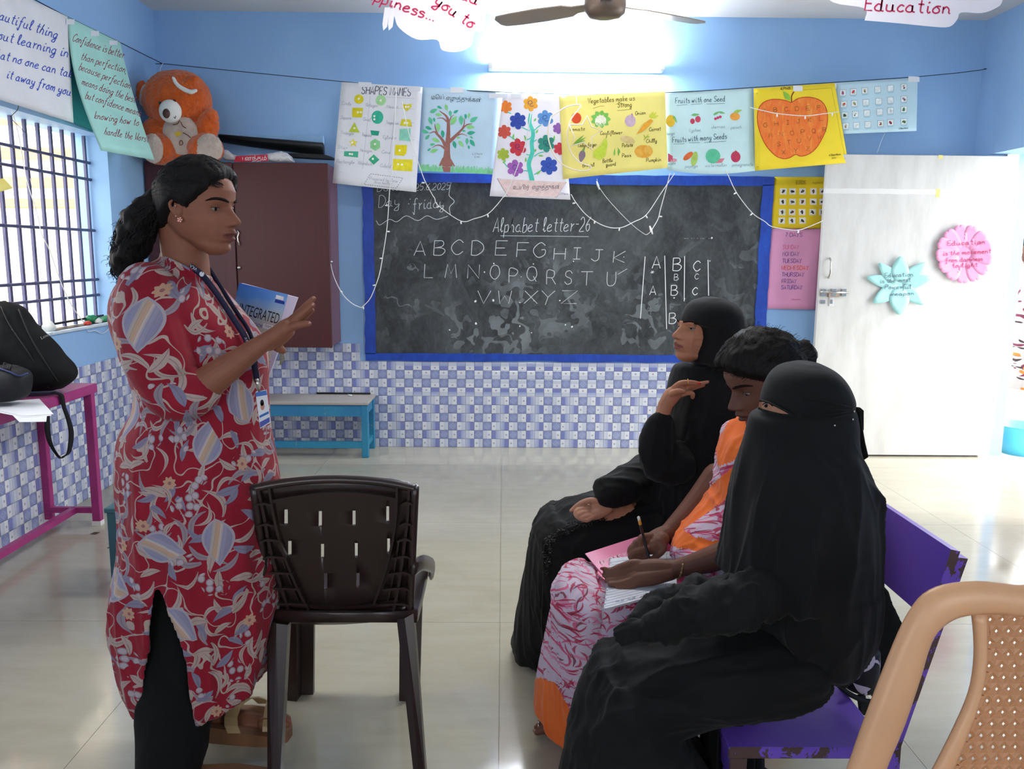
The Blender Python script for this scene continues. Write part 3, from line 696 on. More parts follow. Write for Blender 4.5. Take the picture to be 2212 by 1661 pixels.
ra, rb_ = np.array((0, 4.6, 3.05)), np.array((0, 9.35, 1.86)); dr = (rb_-ra); L_ = np.linalg.norm(dr); dr /= L_; un = np.array((0, -dr[2], dr[1]))
for k in range(5):
    x0 = -7.4+k*.95; V = []; n = 40
    for i in range(n+1):
        x = x0+1.0*i/n; h = .022*sin(i/n*2*pi*6.5); V += [np.array((x, 0, 0))+ra+un*h, np.array((x, 0, 0))+rb_+un*h]
    b = MB(); b.add(V, [(2*i, 2*i+1, 2*i+3, 2*i+2) for i in range(n)], M_sheet); b.build('roof_sheet', parent=roof, smooth_=True)
for t_ in (.12, .3, .48, .64, .8, .94):
    c = ra+dr*L_*t_-un*.07; MB().beam((-7.4, c[1], c[2]), (-2.65, c[1], c[2]), .07, .09, M_purl, up=un).build('purlin', parent=roof)
M_yard = mat('yard_ground', '#cfc8ba', .9, .1, .05, 2)
MB().box((-9, -3, -.3), (XL-.31, 12, -.12), M_yard).build('yard_ground', kind='structure')
# ---------------- doorway on the right: open leaf, outside
def door_mat():
    t = NT('door_paint'); co = t.co(); n = t.noise(t.mapping(co, (3, 1, .8)), 2.5, 6, .65); c = t.ramp(n, [(.3, '#bdbcb8'), (.5, '#c9c8c5'), (.7, '#d2d1cf')])
    sep = t.node('ShaderNodeSeparateXYZ', {0: co}); z = t.math('ADD', sep.outputs[2], t.math('MULTIPLY', t.noise(co, 14, 3), .012))
    band = t.math('LESS_THAN', t.math('ABSOLUTE', t.math('SUBTRACT', z, 1.815)), .016)
    c = t.mix(band, c, lin('#dcdbd9')); t.set(t.b.inputs['Base Color'], c); return t.fin(None, .5, .35)
M_door = door_mat()
dp = [W(1787, 335, 5.6), W(2182, 334, 5.6), W(2128, 985, 5.6), W(1757, 760, 5.6)]
DX0, DX1, DYF = 2.135, 3.362, 5.585
door = empty('door_1', (DX1, 5.62, 0), kind='structure')
leaf = MB().box((DX0, DYF, .012), (DX1, DYF+.034, 2.045), M_door, bev=.002).build('door_leaf', parent=door)
do = onY(DYF, 0.)
def dW(x, y, o=0.): return W(x, y, DYF-o)
MB().tube([dW(1793, 558), dW(1794, 560, .02), dW(1795, 566, .035), dW(1794, 590, .035), dW(1791, 597, .02), dW(1790, 600)], .006, 8).build('handle', M_steel, door, True)
bolt = MB().tube([dW(1772, 631, .02), dW(1833, 632, .02)], .0075, 8).build('bolt', M_steel, door, True)
for x in (1778, 1800, 1822): MB().box(tuple(dW(x-4, 640, .022)), tuple(dW(x+4, 624, 0.))).build('bolt_bracket', M_steel, bolt)
MB().box(tuple(dW(1790, 642, .02)), tuple(dW(1810, 632, 0.))).build('bolt_knob', mat('rusty_metal', '#b09a8e', .5, .4, .1, metal=.5), bolt)
hs = MB().box(tuple(dW(1791, 661, .006)), tuple(dW(1802, 642, 0.)), bev=0).build('hasp', mat('hasp_paint', '#d8d8d6', .4, .4, 0), door)
MB().box(tuple(dW(1794, 656, .014)), tuple(dW(1798, 647, .006))).build('staple', M_steel, hs)
MB().box(tuple(dW(1773, 656, .008)), tuple(dW(1782, 648, 0.))).build('staple', M_steel, door)
M_ytape = mat('yellow_tape', '#e0d486', .6, .2, 0)
for x, y, w, h in ((2032, 339, 5, 4), (2026, 417, 5, 9), (2013, 338, 0, 0)):
    if w: MB().box(tuple(dW(x-w, y+h, .001)), tuple(dW(x+w, y-h, 0.))).build('tape_piece', M_ytape, door)
for z in (.35, 1.05, 1.75): MB().tube([(DX1+.006, DYF+.017, z-.05), (DX1+.006, DYF+.017, z+.05)], .008, 8).build('hinge', M_steel, door, True)
MB().box((XR+.12, 5.618, 0), (XR+.20, 5.64, 2.06), M_white).build('trim_1', kind='structure')
MB().box((XR+.31, -3, -.14), (16, 14, -.03), mat('verandah_floor', '#dcdad4', .6, .3, .03)).build('verandah_floor', kind='structure')
# blue tub outside
c = WZ(2192, 985, -.03); b = MB(); n = 24; rr = [(.0, .13), (.0, .15), (.10, .165), (.20, .185), (.21, .20), (.205, .175), (.03, .145), (.03, .0)]
b.loft([[c+np.array((.12, .1, 0))+np.array((r*cos(2*pi*j/n)+1e-5*j, r*sin(2*pi*j/n), z)) for j in range(n)] for z, r in rr], cap=False)
b.build('plastic_tub', mat('aqua_plastic', '#5cc0d6', .4, .4, .02), None, True, label='pale aqua plastic tub standing outside the doorway', cat='tub')
# ================================================================== PAPERS, STRINGS
def paper_mat(name, c): return mat(name, c, .75, .2, .025, 6, bump=.05, bscale=40)
PM = dict(white=paper_mat('white_paper', '#dfe1e6'), blue=paper_mat('pale_blue_paper', '#bcd5e6'), yellow=paper_mat('yellow_paper', '#f1e284'), yellow2=paper_mat('deep_yellow_paper', '#ecd238'), mint=paper_mat('mint_paper', '#a9ddd4'), mint2=paper_mat('pale_mint_paper', '#c6e4e6'), pink=paper_mat('pink_paper', '#dc9abf'), teal=paper_mat('teal_paper', '#3f93a0'), bright=paper_mat('bright_paper', '#e9e6ee'), ltblue=paper_mat('light_blue_paper', '#b9d6e2'))
M_tape = mat('clear_tape', '#dfe2e8', .3, .5, 0)
def cmat(h): return mat('ink_'+h.strip('#'), h, .8, .15, .05, 40)
class Sheet:
    "thin hanging sheet with corners TL TR BR BL given on the photo at depths; bulge curls it slightly"
    def __init__(s, name, q, Y, m, label, cat, curl=.012, tilt=0., group=None, top=None, bottom=None, X=None, warp=None):
        s.q = np.array(q, float); s.Y = Y; s.curl = curl; s.tilt = tilt; s.X = X; s.warp = warp
        nu, nv = 14, 14; V = []; 
        for k in (0, 1):
            for j in range(nv+1):
                for i in range(nu+1):
                    u, v = i/nu, j/nv; px = s.uvpx(u, v)
                    if top: px = px+np.array((0, top(u)*(1-v)))
                    if bottom: px = px+np.array((0, bottom(u)*v))
                    V.append(s.at(px[0], px[1], -.0012*k))
        N = (nu+1)*(nv+1); F = []
        for j in range(nv):
            for i in range(nu):
                a = j*(nu+1)+i; F += [(a, a+1, a+nu+2, a+nu+1), (N+a, N+a+nu+1, N+a+nu+2, N+a+1)]
        for i in range(nu): a = i; b = nv*(nu+1)+i; F += [(a, N+a, N+a+1, a+1), (b, b+1, N+b+1, N+b)]
        for j in range(nv): a = j*(nu+1); b = a+nu; F += [(a, a+nu+1, N+a+nu+1, N+a), (b, N+b, N+b+nu+1, b+nu+1)]
        b = MB(); b.add(V, F, m); s.o = b.build(name, None, None, True, label=label, cat=cat, group=group)
        rebase(s.o, s.at(*s.uvpx(.5, 0)))
    def uvpx(s, u, v):
        a, b, c, d = s.q; r = (a*(1-u)+b*u)*(1-v)+(d*(1-u)+c*u)*v
        return r+np.array((s.warp(u, v), 0)) if s.warp else r
    def uv(s, x, y):
        u = v = .5
        for _ in range(8 if s.warp else 4):
            p = s.uvpx(u, v); a, b, c, d = s.q; du = (b-a)*(1-v)+(c-d)*v; dv = (d-a)*(1-u)+(c-b)*u; J = np.array([du, dv]).T
            e = np.linalg.solve(J, np.array((x, y))-p); u += e[0]; v += e[1]
        return u, v
    def at(s, x, y, o=.0):
        u, v = s.uv(x, y); f = s.curl*(sin(pi*u)*.6*(.3+v)+.5*v*v)+s.tilt*v*v+.004*sin(7*u+3*v)
        if s.X is not None: return WX(x, y, s.X(u, v)+o+.003*sin(6*u+4*v))
        return W(x, y, s.Y-f-o)
    def ink(s, name, f, m=None, off=.0011, each=True, **kw):
        I = Ink(lambda x, y: s.at(x, y, off), **kw); f(I); return I.build(name, s.o, m, each)
    def tape(s, x, y, w=22, h=12):
        I = Ink(lambda a, b: s.at(a, b, .0022)); I.poly([(x-w/2, y-h/2), (x+w/2, y-h/2+1), (x+w/2, y+h/2), (x-w/2, y+h/2)]); I.build('tape_piece', s.o, M_tape)
    def text(s, t, p0, p1, h, c, name='lettering', bold=0.): return text_mesh(t, lambda x, y: s.at(x, y, .0014), p0, p1, h, cmat(c), s.o, name, bold=bold)
pc = lambda ox, oy, sc: (lambda x, y: (ox+x/sc, oy+y/sc))
A5 = pc(700, 160, 4.0963); A6 = pc(1200, 160, 3.16); AR = pc(1640, 160, 2.7675)
YS = 5.60
# the dark line the charts hang from
wire('clothes_line', [WX(60, -9, -2.28), WX(145, 36, -2.29), WX(260, 92, -2.29), W(350, 137, 5.72)]+[W(x, y, Y) for x, y, Y in ((358, 138, 5.715), (737, 176, 5.66), (905, 190, 5.63), (1200, 203, 5.61), (1440, 200, 5.61), (1640, 188, 5.62), (1980, 166, 5.66), (2120, 151, 5.72), (2126, 148, 5.78))], .0024, M_thr, 'dark blue cord strung along the walls holding up the charts', 'cord', sub=2)
wire('white_knot_string', [W(352, 137, 5.715), W(346, 150, 5.70), W(348, 162, 5.68)], .0018, M_wire, 'white string tied to the cord above the teddy bear', 'string')
# --- 1 shapes chart
s1 = Sheet('shapes_chart', [A5(155, 70), A5(872, 115), A5(815, 1045), A5(75, 965)], YS, PM['white'], 'white hand-drawn chart of shapes names with yellow and green shapes', 'chart', curl=.03)
s1.ink('lettering', lambda I: (I.text("SHAPES NAMES", A5(330, 175), A5(765, 195), 17, 1.6)), cmat('#4a4c5a'), slant=.12)
def f(I):
    for x, y, r in ((308, 222, 42),): I.disc(A5(x, y), r/4.1, m=cmat('#dccf2e'))
    I.poly([A5(250, 297), A5(345, 300), A5(335, 385), A5(248, 380)], cmat('#d8cc2c')); I.poly([A5(268, 425), A5(315, 518), A5(218, 512)], cmat('#b9c743'))
    st = []
    for k in range(10): r = (42, 18)[k % 2]; t = k*pi/5-pi/2; st.append(A5(258+r*cos(t), 608+r*sin(t)))
    I.poly(st, cmat('#e3d44e')); I.poly([A5(178, 682), A5(303, 685), A5(300, 738), A5(176, 726)], cmat('#4bb08e'))
    I.disc(A5(502, 232), 11.5, m=cmat('#a8d79c')); I.disc(A5(472, 382), 13, 14.5, cmat('#3fb494')); I.poly([A5(410, 497), A5(490, 505), A5(480, 545), A5(420, 540)], cmat('#2f9c82'))
    I.poly([A5(452+50*cos(k*pi/3+.5), 625+54*sin(k*pi/3+.5)) for k in range(6)], cmat('#8acb92')); I.poly([A5(440, 710), A5(490, 758), A5(438, 803), A5(393, 755)], cmat('#41ae86'))
    I.poly([A5(690, 262), A5(730, 270), A5(776, 262), A5(775, 290), A5(733, 330), A5(700, 300)], cmat('#ddd040')); I.poly([A5(688, 398), A5(765, 402), A5(778, 465), A5(670, 455)], cmat('#d9cf3c'))
    I.poly([A5(670, 485), A5(765, 480), A5(765, 595), A5(664, 585)], cmat('#8fd3bd')); I.poly([A5(630, 625), A5(735, 628), A5(728, 700), A5(705, 725), A5(625, 715)], cmat('#e0cf2a')); I.poly([A5(612, 750), A5(785, 758), A5(778, 862), A5(606, 850)], cmat('#e3d638'))
s1.ink('drawn_shapes', f, off=.0012)
def f(I):
    for x, y in ((308, 218), (300, 338), (325, 338), (268, 478), (250, 606), (228, 706), (248, 708), (500, 232), (445, 372), (445, 400), (450, 620), (432, 750), (725, 290), (745, 290), (715, 433), (735, 433), (668, 675), (655, 797), (690, 800)): I.disc(A5(x, y), 2.4, m=cmat('#eef0e6'))
s1.ink('drawn_eyes', f, off=.0018, each=False)
def f(I):
    for (t, x, y, x1) in (('Circle', 160, 270, 240), ('Octagon', 370, 285, 475), ('Heart', 555, 298, 655), ('Square', 150, 395, 240), ('Oval', 345, 410, 410), ('Trapezium', 548, 440, 660), ('Triangle', 148, 530, 262), ('Trapezoid', 335, 548, 420), ('Cylinder', 520, 570, 640), ('Star', 120, 658, 205), ('Hexagon', 320, 685, 425), ('Cone', 510, 700, 585), ('Rectangle', 112, 785, 268), ('Rhombus', 302, 800, 420), ('Cuboid', 497, 822, 592)):
        I.text(t, A5(x, y), A5(x1, y+8), 7, .8)
    for y in (180, 272, 395, 545, 690, 865): I.stroke([A5(140, y), A5(800, y+38)], .5)
    for x in (410, 640): I.stroke([A5(x, 190), A5(x-70, 840)], .5)
s1.ink('pencil_lettering', f, cmat('#a9adbb'), slant=.1)
def f(I):
    q = [A5(*p) for p in ((410, 882), (697, 920), (640, 1010), (355, 975), (410, 882))]
    for a, b in zip(q[:-1], q[1:]):
        a = np.array(a); b = np.array(b); n = int(np.linalg.norm(b-a)/5)
        for i in range(n): I.stroke([a+(b-a)*i/n, a+(b-a)*(i+.6)/n], .9)
s1.ink('dashed_frame', f, cmat('#4c4e58'), each=False)
s1.ink('pencil_lettering', lambda I: (I.text('Prepared by Rose', A5(400, 935), A5(650, 960), 7, .6), I.text('class teacher', A5(440, 965), A5(600, 980), 5, .5)), cmat('#9a9cab'), slant=.2)
s1.tape(*A5(362, 92), 28, 11); s1.tape(*A5(800, 128), 26, 11)
# --- 2 tree chart
s2 = Sheet('letter_tree_chart', [A5(872, 115), A5(1555, 150), A5(1515, 890), A5(838, 855)], YS+.02, PM['blue'], 'pale blue chart of a tree with green lettered leaves', 'chart', curl=.02)
s2.text('மெய்', A5(950, 222), A5(1060, 224), 9, '#3f4a5a'); s2.text('எழுத்துக்கள்', A5(1080, 230), A5(1390, 248), 9, '#3f4a5a')
def f(I):
    br = cmat('#9c6a62')
    for pts, w in (([(1085, 815), (1088, 700), (1095, 600), (1100, 520), (1098, 420), (1080, 370), (1020, 325)], (90, 55, 42, 34, 26, 18, 5)), ([(1075, 640), (1045, 580), (1000, 530), (975, 510), (930, 525)], (30, 24, 18, 12, 4)), ([(1010, 540), (985, 480), (980, 440)], (14, 10, 4)),
        ([(1095, 610), (1150, 560), (1200, 510), (1260, 450), (1310, 440)], (34, 28, 20, 12, 4)), ([(1215, 500), (1240, 440), (1240, 390)], (12, 9, 4)), ([(1085, 420), (1050, 390), (1000, 392)], (14, 9, 4)), ([(1105, 430), (1125, 380), (1150, 362)], (12, 8, 3)), ([(1160, 550), (1220, 530), (1270, 550)], (16, 9, 3)), ([(1070, 660), (1030, 632), (990, 632), (955, 655)], (20, 13, 9, 3))):
        P = smooth([(*A5(*p), w_/4.1) for p, w_ in zip(pts, w)], 4)
        T = np.gradient(P[:, :2], axis=0); T /= np.hypot(T[:, 0], T[:, 1])[:, None]; Nn = np.stack([-T[:, 1], T[:, 0]], 1)*P[:, 2:3]/2
        a = P[:, :2]+Nn; b = P[:, :2]-Nn; n = len(P); I.mb.add([I.mp(*q) for q in a]+[I.mp(*q) for q in b], [(i, i+1, n+i+1, n+i) for i in range(n-1)], br)
    I.poly([A5(1015, 810), A5(1045, 745), A5(1085, 700), A5(1130, 760), A5(1160, 815), A5(1085, 822)], br)
    I.poly([A5(1045, 820), A5(1120, 822), A5(1115, 868), A5(1060, 866)], br)
s2.ink('drawn_trunk', f, each=False)
def f(I):
    G = [cmat('#5fbf97'), cmat('#3fa98c'), cmat('#8ccf86')]
    L = [(935, 340, 1005, 310), (1000, 285, 1045, 305), (1075, 265, 1090, 325), (1115, 320, 1120, 378), (1145, 345, 1190, 318), (985, 355, 1045, 362), (930, 380, 955, 450), (970, 385, 980, 425), (1120, 450, 1175, 368), (1210, 365, 1215, 455), (1250, 350, 1255, 400), (1285, 345, 1280, 395), (1290, 425, 1360, 378), (895, 465, 955, 490), (1005, 430, 1012, 512), (860, 500, 930, 520), (1045, 495, 1055, 565), (1255, 465, 1335, 470), (1220, 500, 1255, 505), (1265, 525, 1340, 515), (955, 570, 1025, 600), (895, 580, 935, 535), (1145, 590, 1165, 660), (1190, 590, 1235, 645), (1265, 565, 1265, 625), (1290, 580, 1335, 640), (1170, 560, 1210, 565), (935, 625, 985, 620), (915, 680, 945, 655), (940, 690, 1010, 665), (1290, 550, 1320, 572), (1278, 630, 1285, 665)]
    for i, (a, b, c, d) in enumerate(L): I.leaf(A5(a, b), A5(c, d), max(4, .42*math.hypot(c-a, d-b)/4.1)*1.15, G[i % 3])
s2.ink('drawn_leaves', f, off=.0016)
def f(I):
    for i in range(150):
        u = i/150; x = 845+u*670; 
        if 1050 < x < 1118: continue
        y = 858+u*28; I.stroke([A5(x, y), A5(x+random.uniform(-8, 8), y-random.uniform(25, 66))], 1.5)
s2.ink('drawn_grass', f, cmat('#7fcf94'), off=.0013, each=False)
s2.ink('pencil_signature', lambda I: (I.text('A.J.Fero', A5(1310, 715), A5(1400, 712), 4, .6), I.text('2.00', A5(1330, 740), A5(1375, 740), 3, .5)), cmat('#6f7480'))
s2.tape(*A5(1175, 140), 28, 12)
# --- 3 flower chart
s3 = Sheet('flower_vine_chart', [A5(1585, 165), A5(2105, 185), A5(2180, 1112), A5(1465, 1080)], YS+.005, PM['bright'], 'white chart of colourful lettered flowers on a green vine in a pot', 'chart', curl=.03)
def f(I):
    c = cmat('#54c8b4'); P = smooth([(*A5(x, y), w/4.1) for x, y, w in ((1828, 350, 28), (1820, 430, 32), (1850, 520, 34), (1838, 610, 36), (1842, 700, 36), (1812, 790, 38), (1825, 870, 40), (1842, 945, 44))], 4)
    T = np.gradient(P[:, :2], axis=0); T /= np.hypot(T[:, 0], T[:, 1])[:, None]; Nn = np.stack([-T[:, 1], T[:, 0]], 1)*P[:, 2:3]/2; a = P[:, :2]+Nn; b = P[:, :2]-Nn; n = len(P)
    I.mb.add([I.mp(*q) for q in a]+[I.mp(*q) for q in b], [(i, i+1, n+i+1, n+i) for i in range(n-1)], c)
    for q in ([(1820, 500), (1790, 490), (1750, 470)], [(1860, 500), (1890, 470), (1920, 450)], [(1830, 560), (1800, 580), (1770, 545)], [(1850, 600), (1880, 580)], [(1830, 720), (1790, 710)], [(1860, 730), (1900, 700), (1945, 690)], [(1820, 860), (1780, 855), (1745, 860)], [(1860, 890), (1890, 870), (1930, 845)], [(1620, 335), (1655, 350)], [(1620, 535), (1690, 580)], [(1590, 780), (1620, 820)]): I.stroke([A5(*p) for p in q], 2.2, c, 3)
s3.ink('drawn_vine', f, each=False)
def f(I):
    g = cmat('#7ec46a')
    for a, b, c, d in ((1855, 420, 1878, 390), (1875, 525, 1895, 490), (1670, 580, 1680, 525), (1695, 590, 1710, 560), (1790, 600, 1775, 540), (1785, 780, 1785, 735), (1895, 720, 1945, 725), (2030, 595, 2040, 540), (1865, 690, 1875, 660), (1880, 890, 1920, 850), (1580, 790, 1610, 760)): I.leaf(A5(a, b), A5(c, d), 4.5, g)
s3.ink('drawn_leaves', f, off=.0016)
FL = [(1828, 262, 68, '#e9a73e'), (1715, 415, 76, '#3a50a6'), (1958, 392, 74, '#5f8fc9'), (1715, 648, 78, '#c8404e'), (1965, 615, 78, '#3d9180'), (1692, 832, 76, '#a365b4'), (1990, 812, 80, '#3f5bb4')]
HL = [(1608, 290, 58, '#e5813a', 0), (1595, 510, 62, '#cf5a4c', 0), (1585, 710, 56, '#a1b545', 0), (2072, 480, 50, '#8a5fa8', 1), (2085, 660, 56, '#c9414f', 1)]
def petal(c, r, n=6, ph=.3):
    P = []
    for i in range(n*6):
        t = 2*pi*i/(n*6)+ph; k = .62+.38*abs(sin(n*t/2+.2))**.5; P.append((c[0]+r*k*cos(t), c[1]+r*k*sin(t)))
    return P
for x, y, r, c in FL: s3.ink('drawn_flower', lambda I: I.poly([A5(*p) for p in petal((x, y), r)], cmat(c)), off=.0018)
for x, y, r, c, sd in HL: s3.ink('drawn_flower', lambda I: I.poly([A5(min(max(p[0], s3x(p[1], 0)), s3x(p[1], 1)), p[1]) for p in petal((x, y), r)], cmat(c)) if (s3x := (lambda yy, k: (1585-120*(yy-165)/915 if k == 0 else 2103+75*(yy-185)/927))) else 0, off=.0018)
def f(I):
    for x, y, t in ((1828, 262, 'எ'), (1715, 415, 'அ'), (1958, 392, 'உ'), (1715, 648, 'ஈ'), (1965, 615, 'ஐ'), (1692, 832, 'உ'), (1990, 812, 'ஒ')):
        I.stroke([A5(x-18, y+10), A5(x-20, y-18), A5(x+6, y-26), A5(x+14, y-4), A5(x-6, y+6), A5(x+2, y+22), A5(x+26, y+20)], 1.1, sub=3)
s3.ink('flower_letters', f, cmat('#3b3f78'), off=.0024)
s3.ink('drawn_pot', lambda I: I.poly([A5(1532, 925), A5(2145, 958), A5(2060, 1088), A5(1620, 1078)], cmat('#e2c9c6')), off=.0012)
s3.ink('pot_outline', lambda I: I.stroke([A5(1532, 925), A5(2145, 958), A5(2060, 1090), A5(1625, 1080), A5(1532, 925)], .7, cmat('#6e5a5e')), off=.0018)
s3.text('உயிர்', A5(1672, 1018), A5(1815, 1024), 9, '#58505a'); s3.text('எழுத்துகள்', A5(1840, 1020), A5(2085, 1015), 9, '#58505a')
s3.ink('pencil_signature', lambda I: I.text('A.J.Fero', A5(2070, 1065), A5(2160, 1068), 4, .6), cmat('#6f7480')); s3.tape(*A5(1540, 192), 40, 10)
s3.tape(*A5(1700, 192), 22, 10)
# --- 4 vegetables
s4 = Sheet('vegetables_chart', [A6(25, 150), A6(748, 118), A6(765, 640), A6(52, 718)], YS, PM['yellow'], 'yellow hand-drawn chart of vegetables with names', 'chart', curl=.035)
s4.ink('lettering', lambda I: (I.text('Vegetables make us', A6(220, 200), A6(540, 178), 11, 1.2), I.text('Strong', A6(425, 228), A6(520, 222), 11, 1.2), I.stroke([A6(255, 235), A6(300, 220), A6(332, 218)], .7), I.stroke([A6(410, 205), A6(470, 200)], .7), I.stroke([A6(420, 250), A6(520, 240)], .7)), cmat('#7a6a2e'), slant=.15)
def f(I):
    I.disc(A6(142, 300), 11, 12, cmat('#d8512e'))
    for k in range(9): t = k*2*pi/9; I.leaf(A6(308+28*cos(t), 308+26*sin(t)), A6(308+70*cos(t), 308+62*sin(t)), 11, cmat('#7fbf5c'))
    I.disc(A6(308, 320), 12.5, m=cmat('#f0eed6')); I.disc(A6(510, 320), 12, 13, cmat('#cbb0c0')); I.leaf(A6(525, 300), A6(520, 265), 5, cmat('#b48fa8'))
    I.poly([A6(*p) for p in ((552, 412), (600, 340), (650, 305), (668, 318), (640, 355), (590, 395))], cmat('#e8a63a'))
    for a in ((650, 305, 690, 258), (655, 300, 705, 282), (640, 300, 670, 256)): I.leaf(A6(a[0], a[1]), A6(a[2], a[3]), 6, cmat('#cdd24c'))
    for a in ((118, 485, 195, 415), (125, 480, 210, 430), (140, 478, 205, 452)): I.leaf(A6(a[0], a[1]), A6(a[2], a[3]), 4.5, cmat('#7fae4a'))
    I.poly([A6(*p) for p in ((345, 435), (355, 480), (340, 560), (300, 588), (262, 570), (258, 530), (300, 495), (330, 450))], cmat('#c7d84a')); I.stroke([A6(345, 438), A6(352, 415)], 2, cmat('#98aa3a'))
    I.disc(A6(500, 450), 14, 8, cmat('#dcc384'), rot=.4); I.disc(A6(470, 440), 9, 6, cmat('#e2cc90'))
    for a in ((400, 560, 405, 505), (430, 560, 428, 505), (440, 540, 425, 500)): I.leaf(A6(a[0], a[1]), A6(a[2], a[3]), 4, cmat('#86bf52'))
    I.disc(A6(602, 528), 20, 14, cmat('#e7a63c')); I.disc(A6(575, 530), 10, 12, cmat('#eab04c')); I.disc(A6(632, 526), 10, 12, cmat('#eab552'))
    I.leaf(A6(190, 515), A6(170, 605), 15, cmat('#8c7a86')); I.leaf(A6(200, 505), A6(180, 530), 5, cmat('#6fa84a'))
    for a in ((600, 455, 640, 405), (615, 440, 600, 410), (620, 432, 645, 425)): I.leaf(A6(a[0], a[1]), A6(a[2], a[3]), 2.5, cmat('#b4c24c'))
s4.ink('drawn_vegetables', f, off=.0016)
def f(I):
    for t, x, y, x1 in (('Tomato', 92, 390, 200), ('Cauliflower', 305, 415, 455), ('Onion', 545, 280, 615), ('Carrot', 640, 390, 718), ('Ladys finger', 155, 498, 280), ('Chilly', 620, 470, 692), ('Potato', 455, 500, 528), ('Peas', 455, 570, 515), ('Bottle', 322, 605, 390), ('guard', 345, 630, 412), ('Brinjal', 185, 635, 265), ('Pumpkin', 620, 600, 720)): I.text(t, A6(x, y), A6(x1, y-6), 8, 1.0)
s4.ink('lettering', f, cmat('#5c5128'), slant=.15)
# --- 5 fruits
s5 = Sheet('fruits_chart', [A6(745, 125), A6(1340, 95), A6(1362, 660), A6(765, 655)], YS+.02, PM['mint2'], 'pale mint hand-drawn chart of fruits with one seed and many seeds', 'chart', curl=.02, bottom=lambda u: 8*sin(pi*u))
s5.ink('lettering', lambda I: (I.text('Fruits with one Seed', A6(818, 200), A6(1158, 185), 12, 1.3), I.text('Fruits with many Seeds', A6(798, 468), A6(1168, 440), 12, 1.3), [I.stroke([A6(a, b), A6(c, d)], .8) for a, b, c, d in ((825, 215, 900, 208), (925, 208, 1000, 202), (1030, 205, 1155, 200), (805, 478, 880, 475), (910, 470, 985, 468), (1015, 468, 1165, 458))]), cmat('#5a7480'), slant=.15)
def f(I):
    I.disc(A6(785, 320), 10, 13, cmat('#e3b83c')); I.leaf(A6(800, 280), A6(830, 335), 6, cmat('#7fb869'))
    I.disc(A6(935, 322), 5, 6, cmat('#c94762')); I.disc(A6(972, 308), 6, 7, cmat('#cf5068')); I.leaf(A6(925, 280), A6(985, 275), 6, cmat('#7fbf7a'))
    for x, y in ((1092, 305), (1108, 298), (1125, 292)): I.disc(A6(x, y), 3, m=cmat('#c8436a'))
    I.leaf(A6(1075, 280), A6(1120, 255), 5, cmat('#79bd78')); I.leaf(A6(1110, 258), A6(1158, 268), 5, cmat('#79bd78'))
    I.disc(A6(1225, 290), 11, 8.5, cmat('#e7a24a')); I.leaf(A6(1215, 262), A6(1275, 245), 7, cmat('#a2c463'))
    I.poly([A6(*p) for p in ((768, 540), (800, 560), (800, 595), (768, 600))], cmat('#cf5a72')); I.disc(A6(808, 588), 7, 4, cmat('#d9a0ac'))
    I.disc(A6(905, 560), 13, 6, cmat('#d96e40'), rot=-.7); I.disc(A6(948, 578), 7, 16, cmat('#a9c667'), rot=.2)
    I.disc(A6(1075, 560), 16, m=cmat('#5fbf96')); I.poly([A6(*p) for p in ((1070, 578), (1155, 575), (1135, 605), (1095, 608))], cmat('#cf7f90'))
    I.disc(A6(1230, 565), 10.5, 12, cmat('#b8405c')); I.poly([A6(1222, 530), A6(1230, 520), A6(1240, 528), A6(1236, 540), A6(1226, 540)], cmat('#b8405c'))
s5.ink('drawn_fruits', f, off=.0016)
def f(I):
    for t, x, y, x1 in (('Mango', 752, 418, 812), ('Lychee', 915, 395, 990), ('cherries', 1065, 372, 1155), ('peach', 1198, 375, 1270), ('apple', 768, 620, 820), ('papaya', 885, 640, 972), ('watermelon', 1022, 635, 1170), ('pomegranate', 1205, 630, 1350)): I.text(t, A6(x, y), A6(x1, y-5), 7, .8)
s5.ink('pencil_lettering', f, cmat('#93a9b2'), slant=.15)
# --- 6 apple
s6 = Sheet('apple_alphabet_chart', [A6(1352, 98), A6(1905, 60), A6(1998, 605), A6(1362, 660)], YS, PM['yellow2'], 'yellow chart with a big orange apple carrying the alphabet', 'chart', curl=.03)
def amat():
    t = NT('crayon_orange'); n = t.noise(t.mapping(t.co(), (14, 1, 5)), 2.2, 5, .7, 1); t.set(t.b.inputs['Base Color'], t.ramp(n, [(.3, '#e56a35'), (.55, '#e9823f'), (.72, '#efa850')])); return t.fin(None, .8, .15)
AP = [(1612, 195), (1660, 165), (1740, 158), (1815, 185), (1852, 250), (1855, 340), (1825, 430), (1775, 510), (1720, 550), (1670, 560), (1640, 548), (1600, 570), (1555, 578), (1500, 555), (1440, 490), (1400, 410), (1378, 320), (1385, 240), (1425, 190), (1490, 172), (1560, 178)]
s6.ink('drawn_apple', lambda I: I.poly([A6(*p) for p in AP], None, 3), amat(), off=.0014)
s6.ink('apple_outline', lambda I: I.stroke([A6(*p) for p in AP+AP[:1]], 1.6, None, 3), cmat('#c2482a'), off=.002)
s6.ink('apple_stem', lambda I: I.stroke([A6(1612, 192), A6(1612, 150), A6(1628, 120)], 2.6, None, 3), cmat('#8a4a24'), off=.002)
s6.ink('apple_leaf', lambda I: I.leaf(A6(1602, 180), A6(1552, 115), 12), cmat('#8ebf4a'), off=.002)
def f(I):
    for s, x, y in [(c, x, y) for r in (("ABCDEF", 1415, 1785, 262, 243), ("GHIJKL", 1420, 1800, 362, 318), ("MNOPQR", 1455, 1825, 432, 395), ("STUVW", 1512, 1790, 492, 445), ("XYZ", 1545, 1712, 548, 525)) for c, x, y in zip(r[0], np.linspace(r[1], r[2], len(r[0])), np.linspace(r[3], r[4], len(r[0])))]: I.text(s, A6(x, y), A6(x+24, y-1), 9, 1.1)
s6.ink('apple_letters', f, cmat('#9a5a2e'), off=.0022)
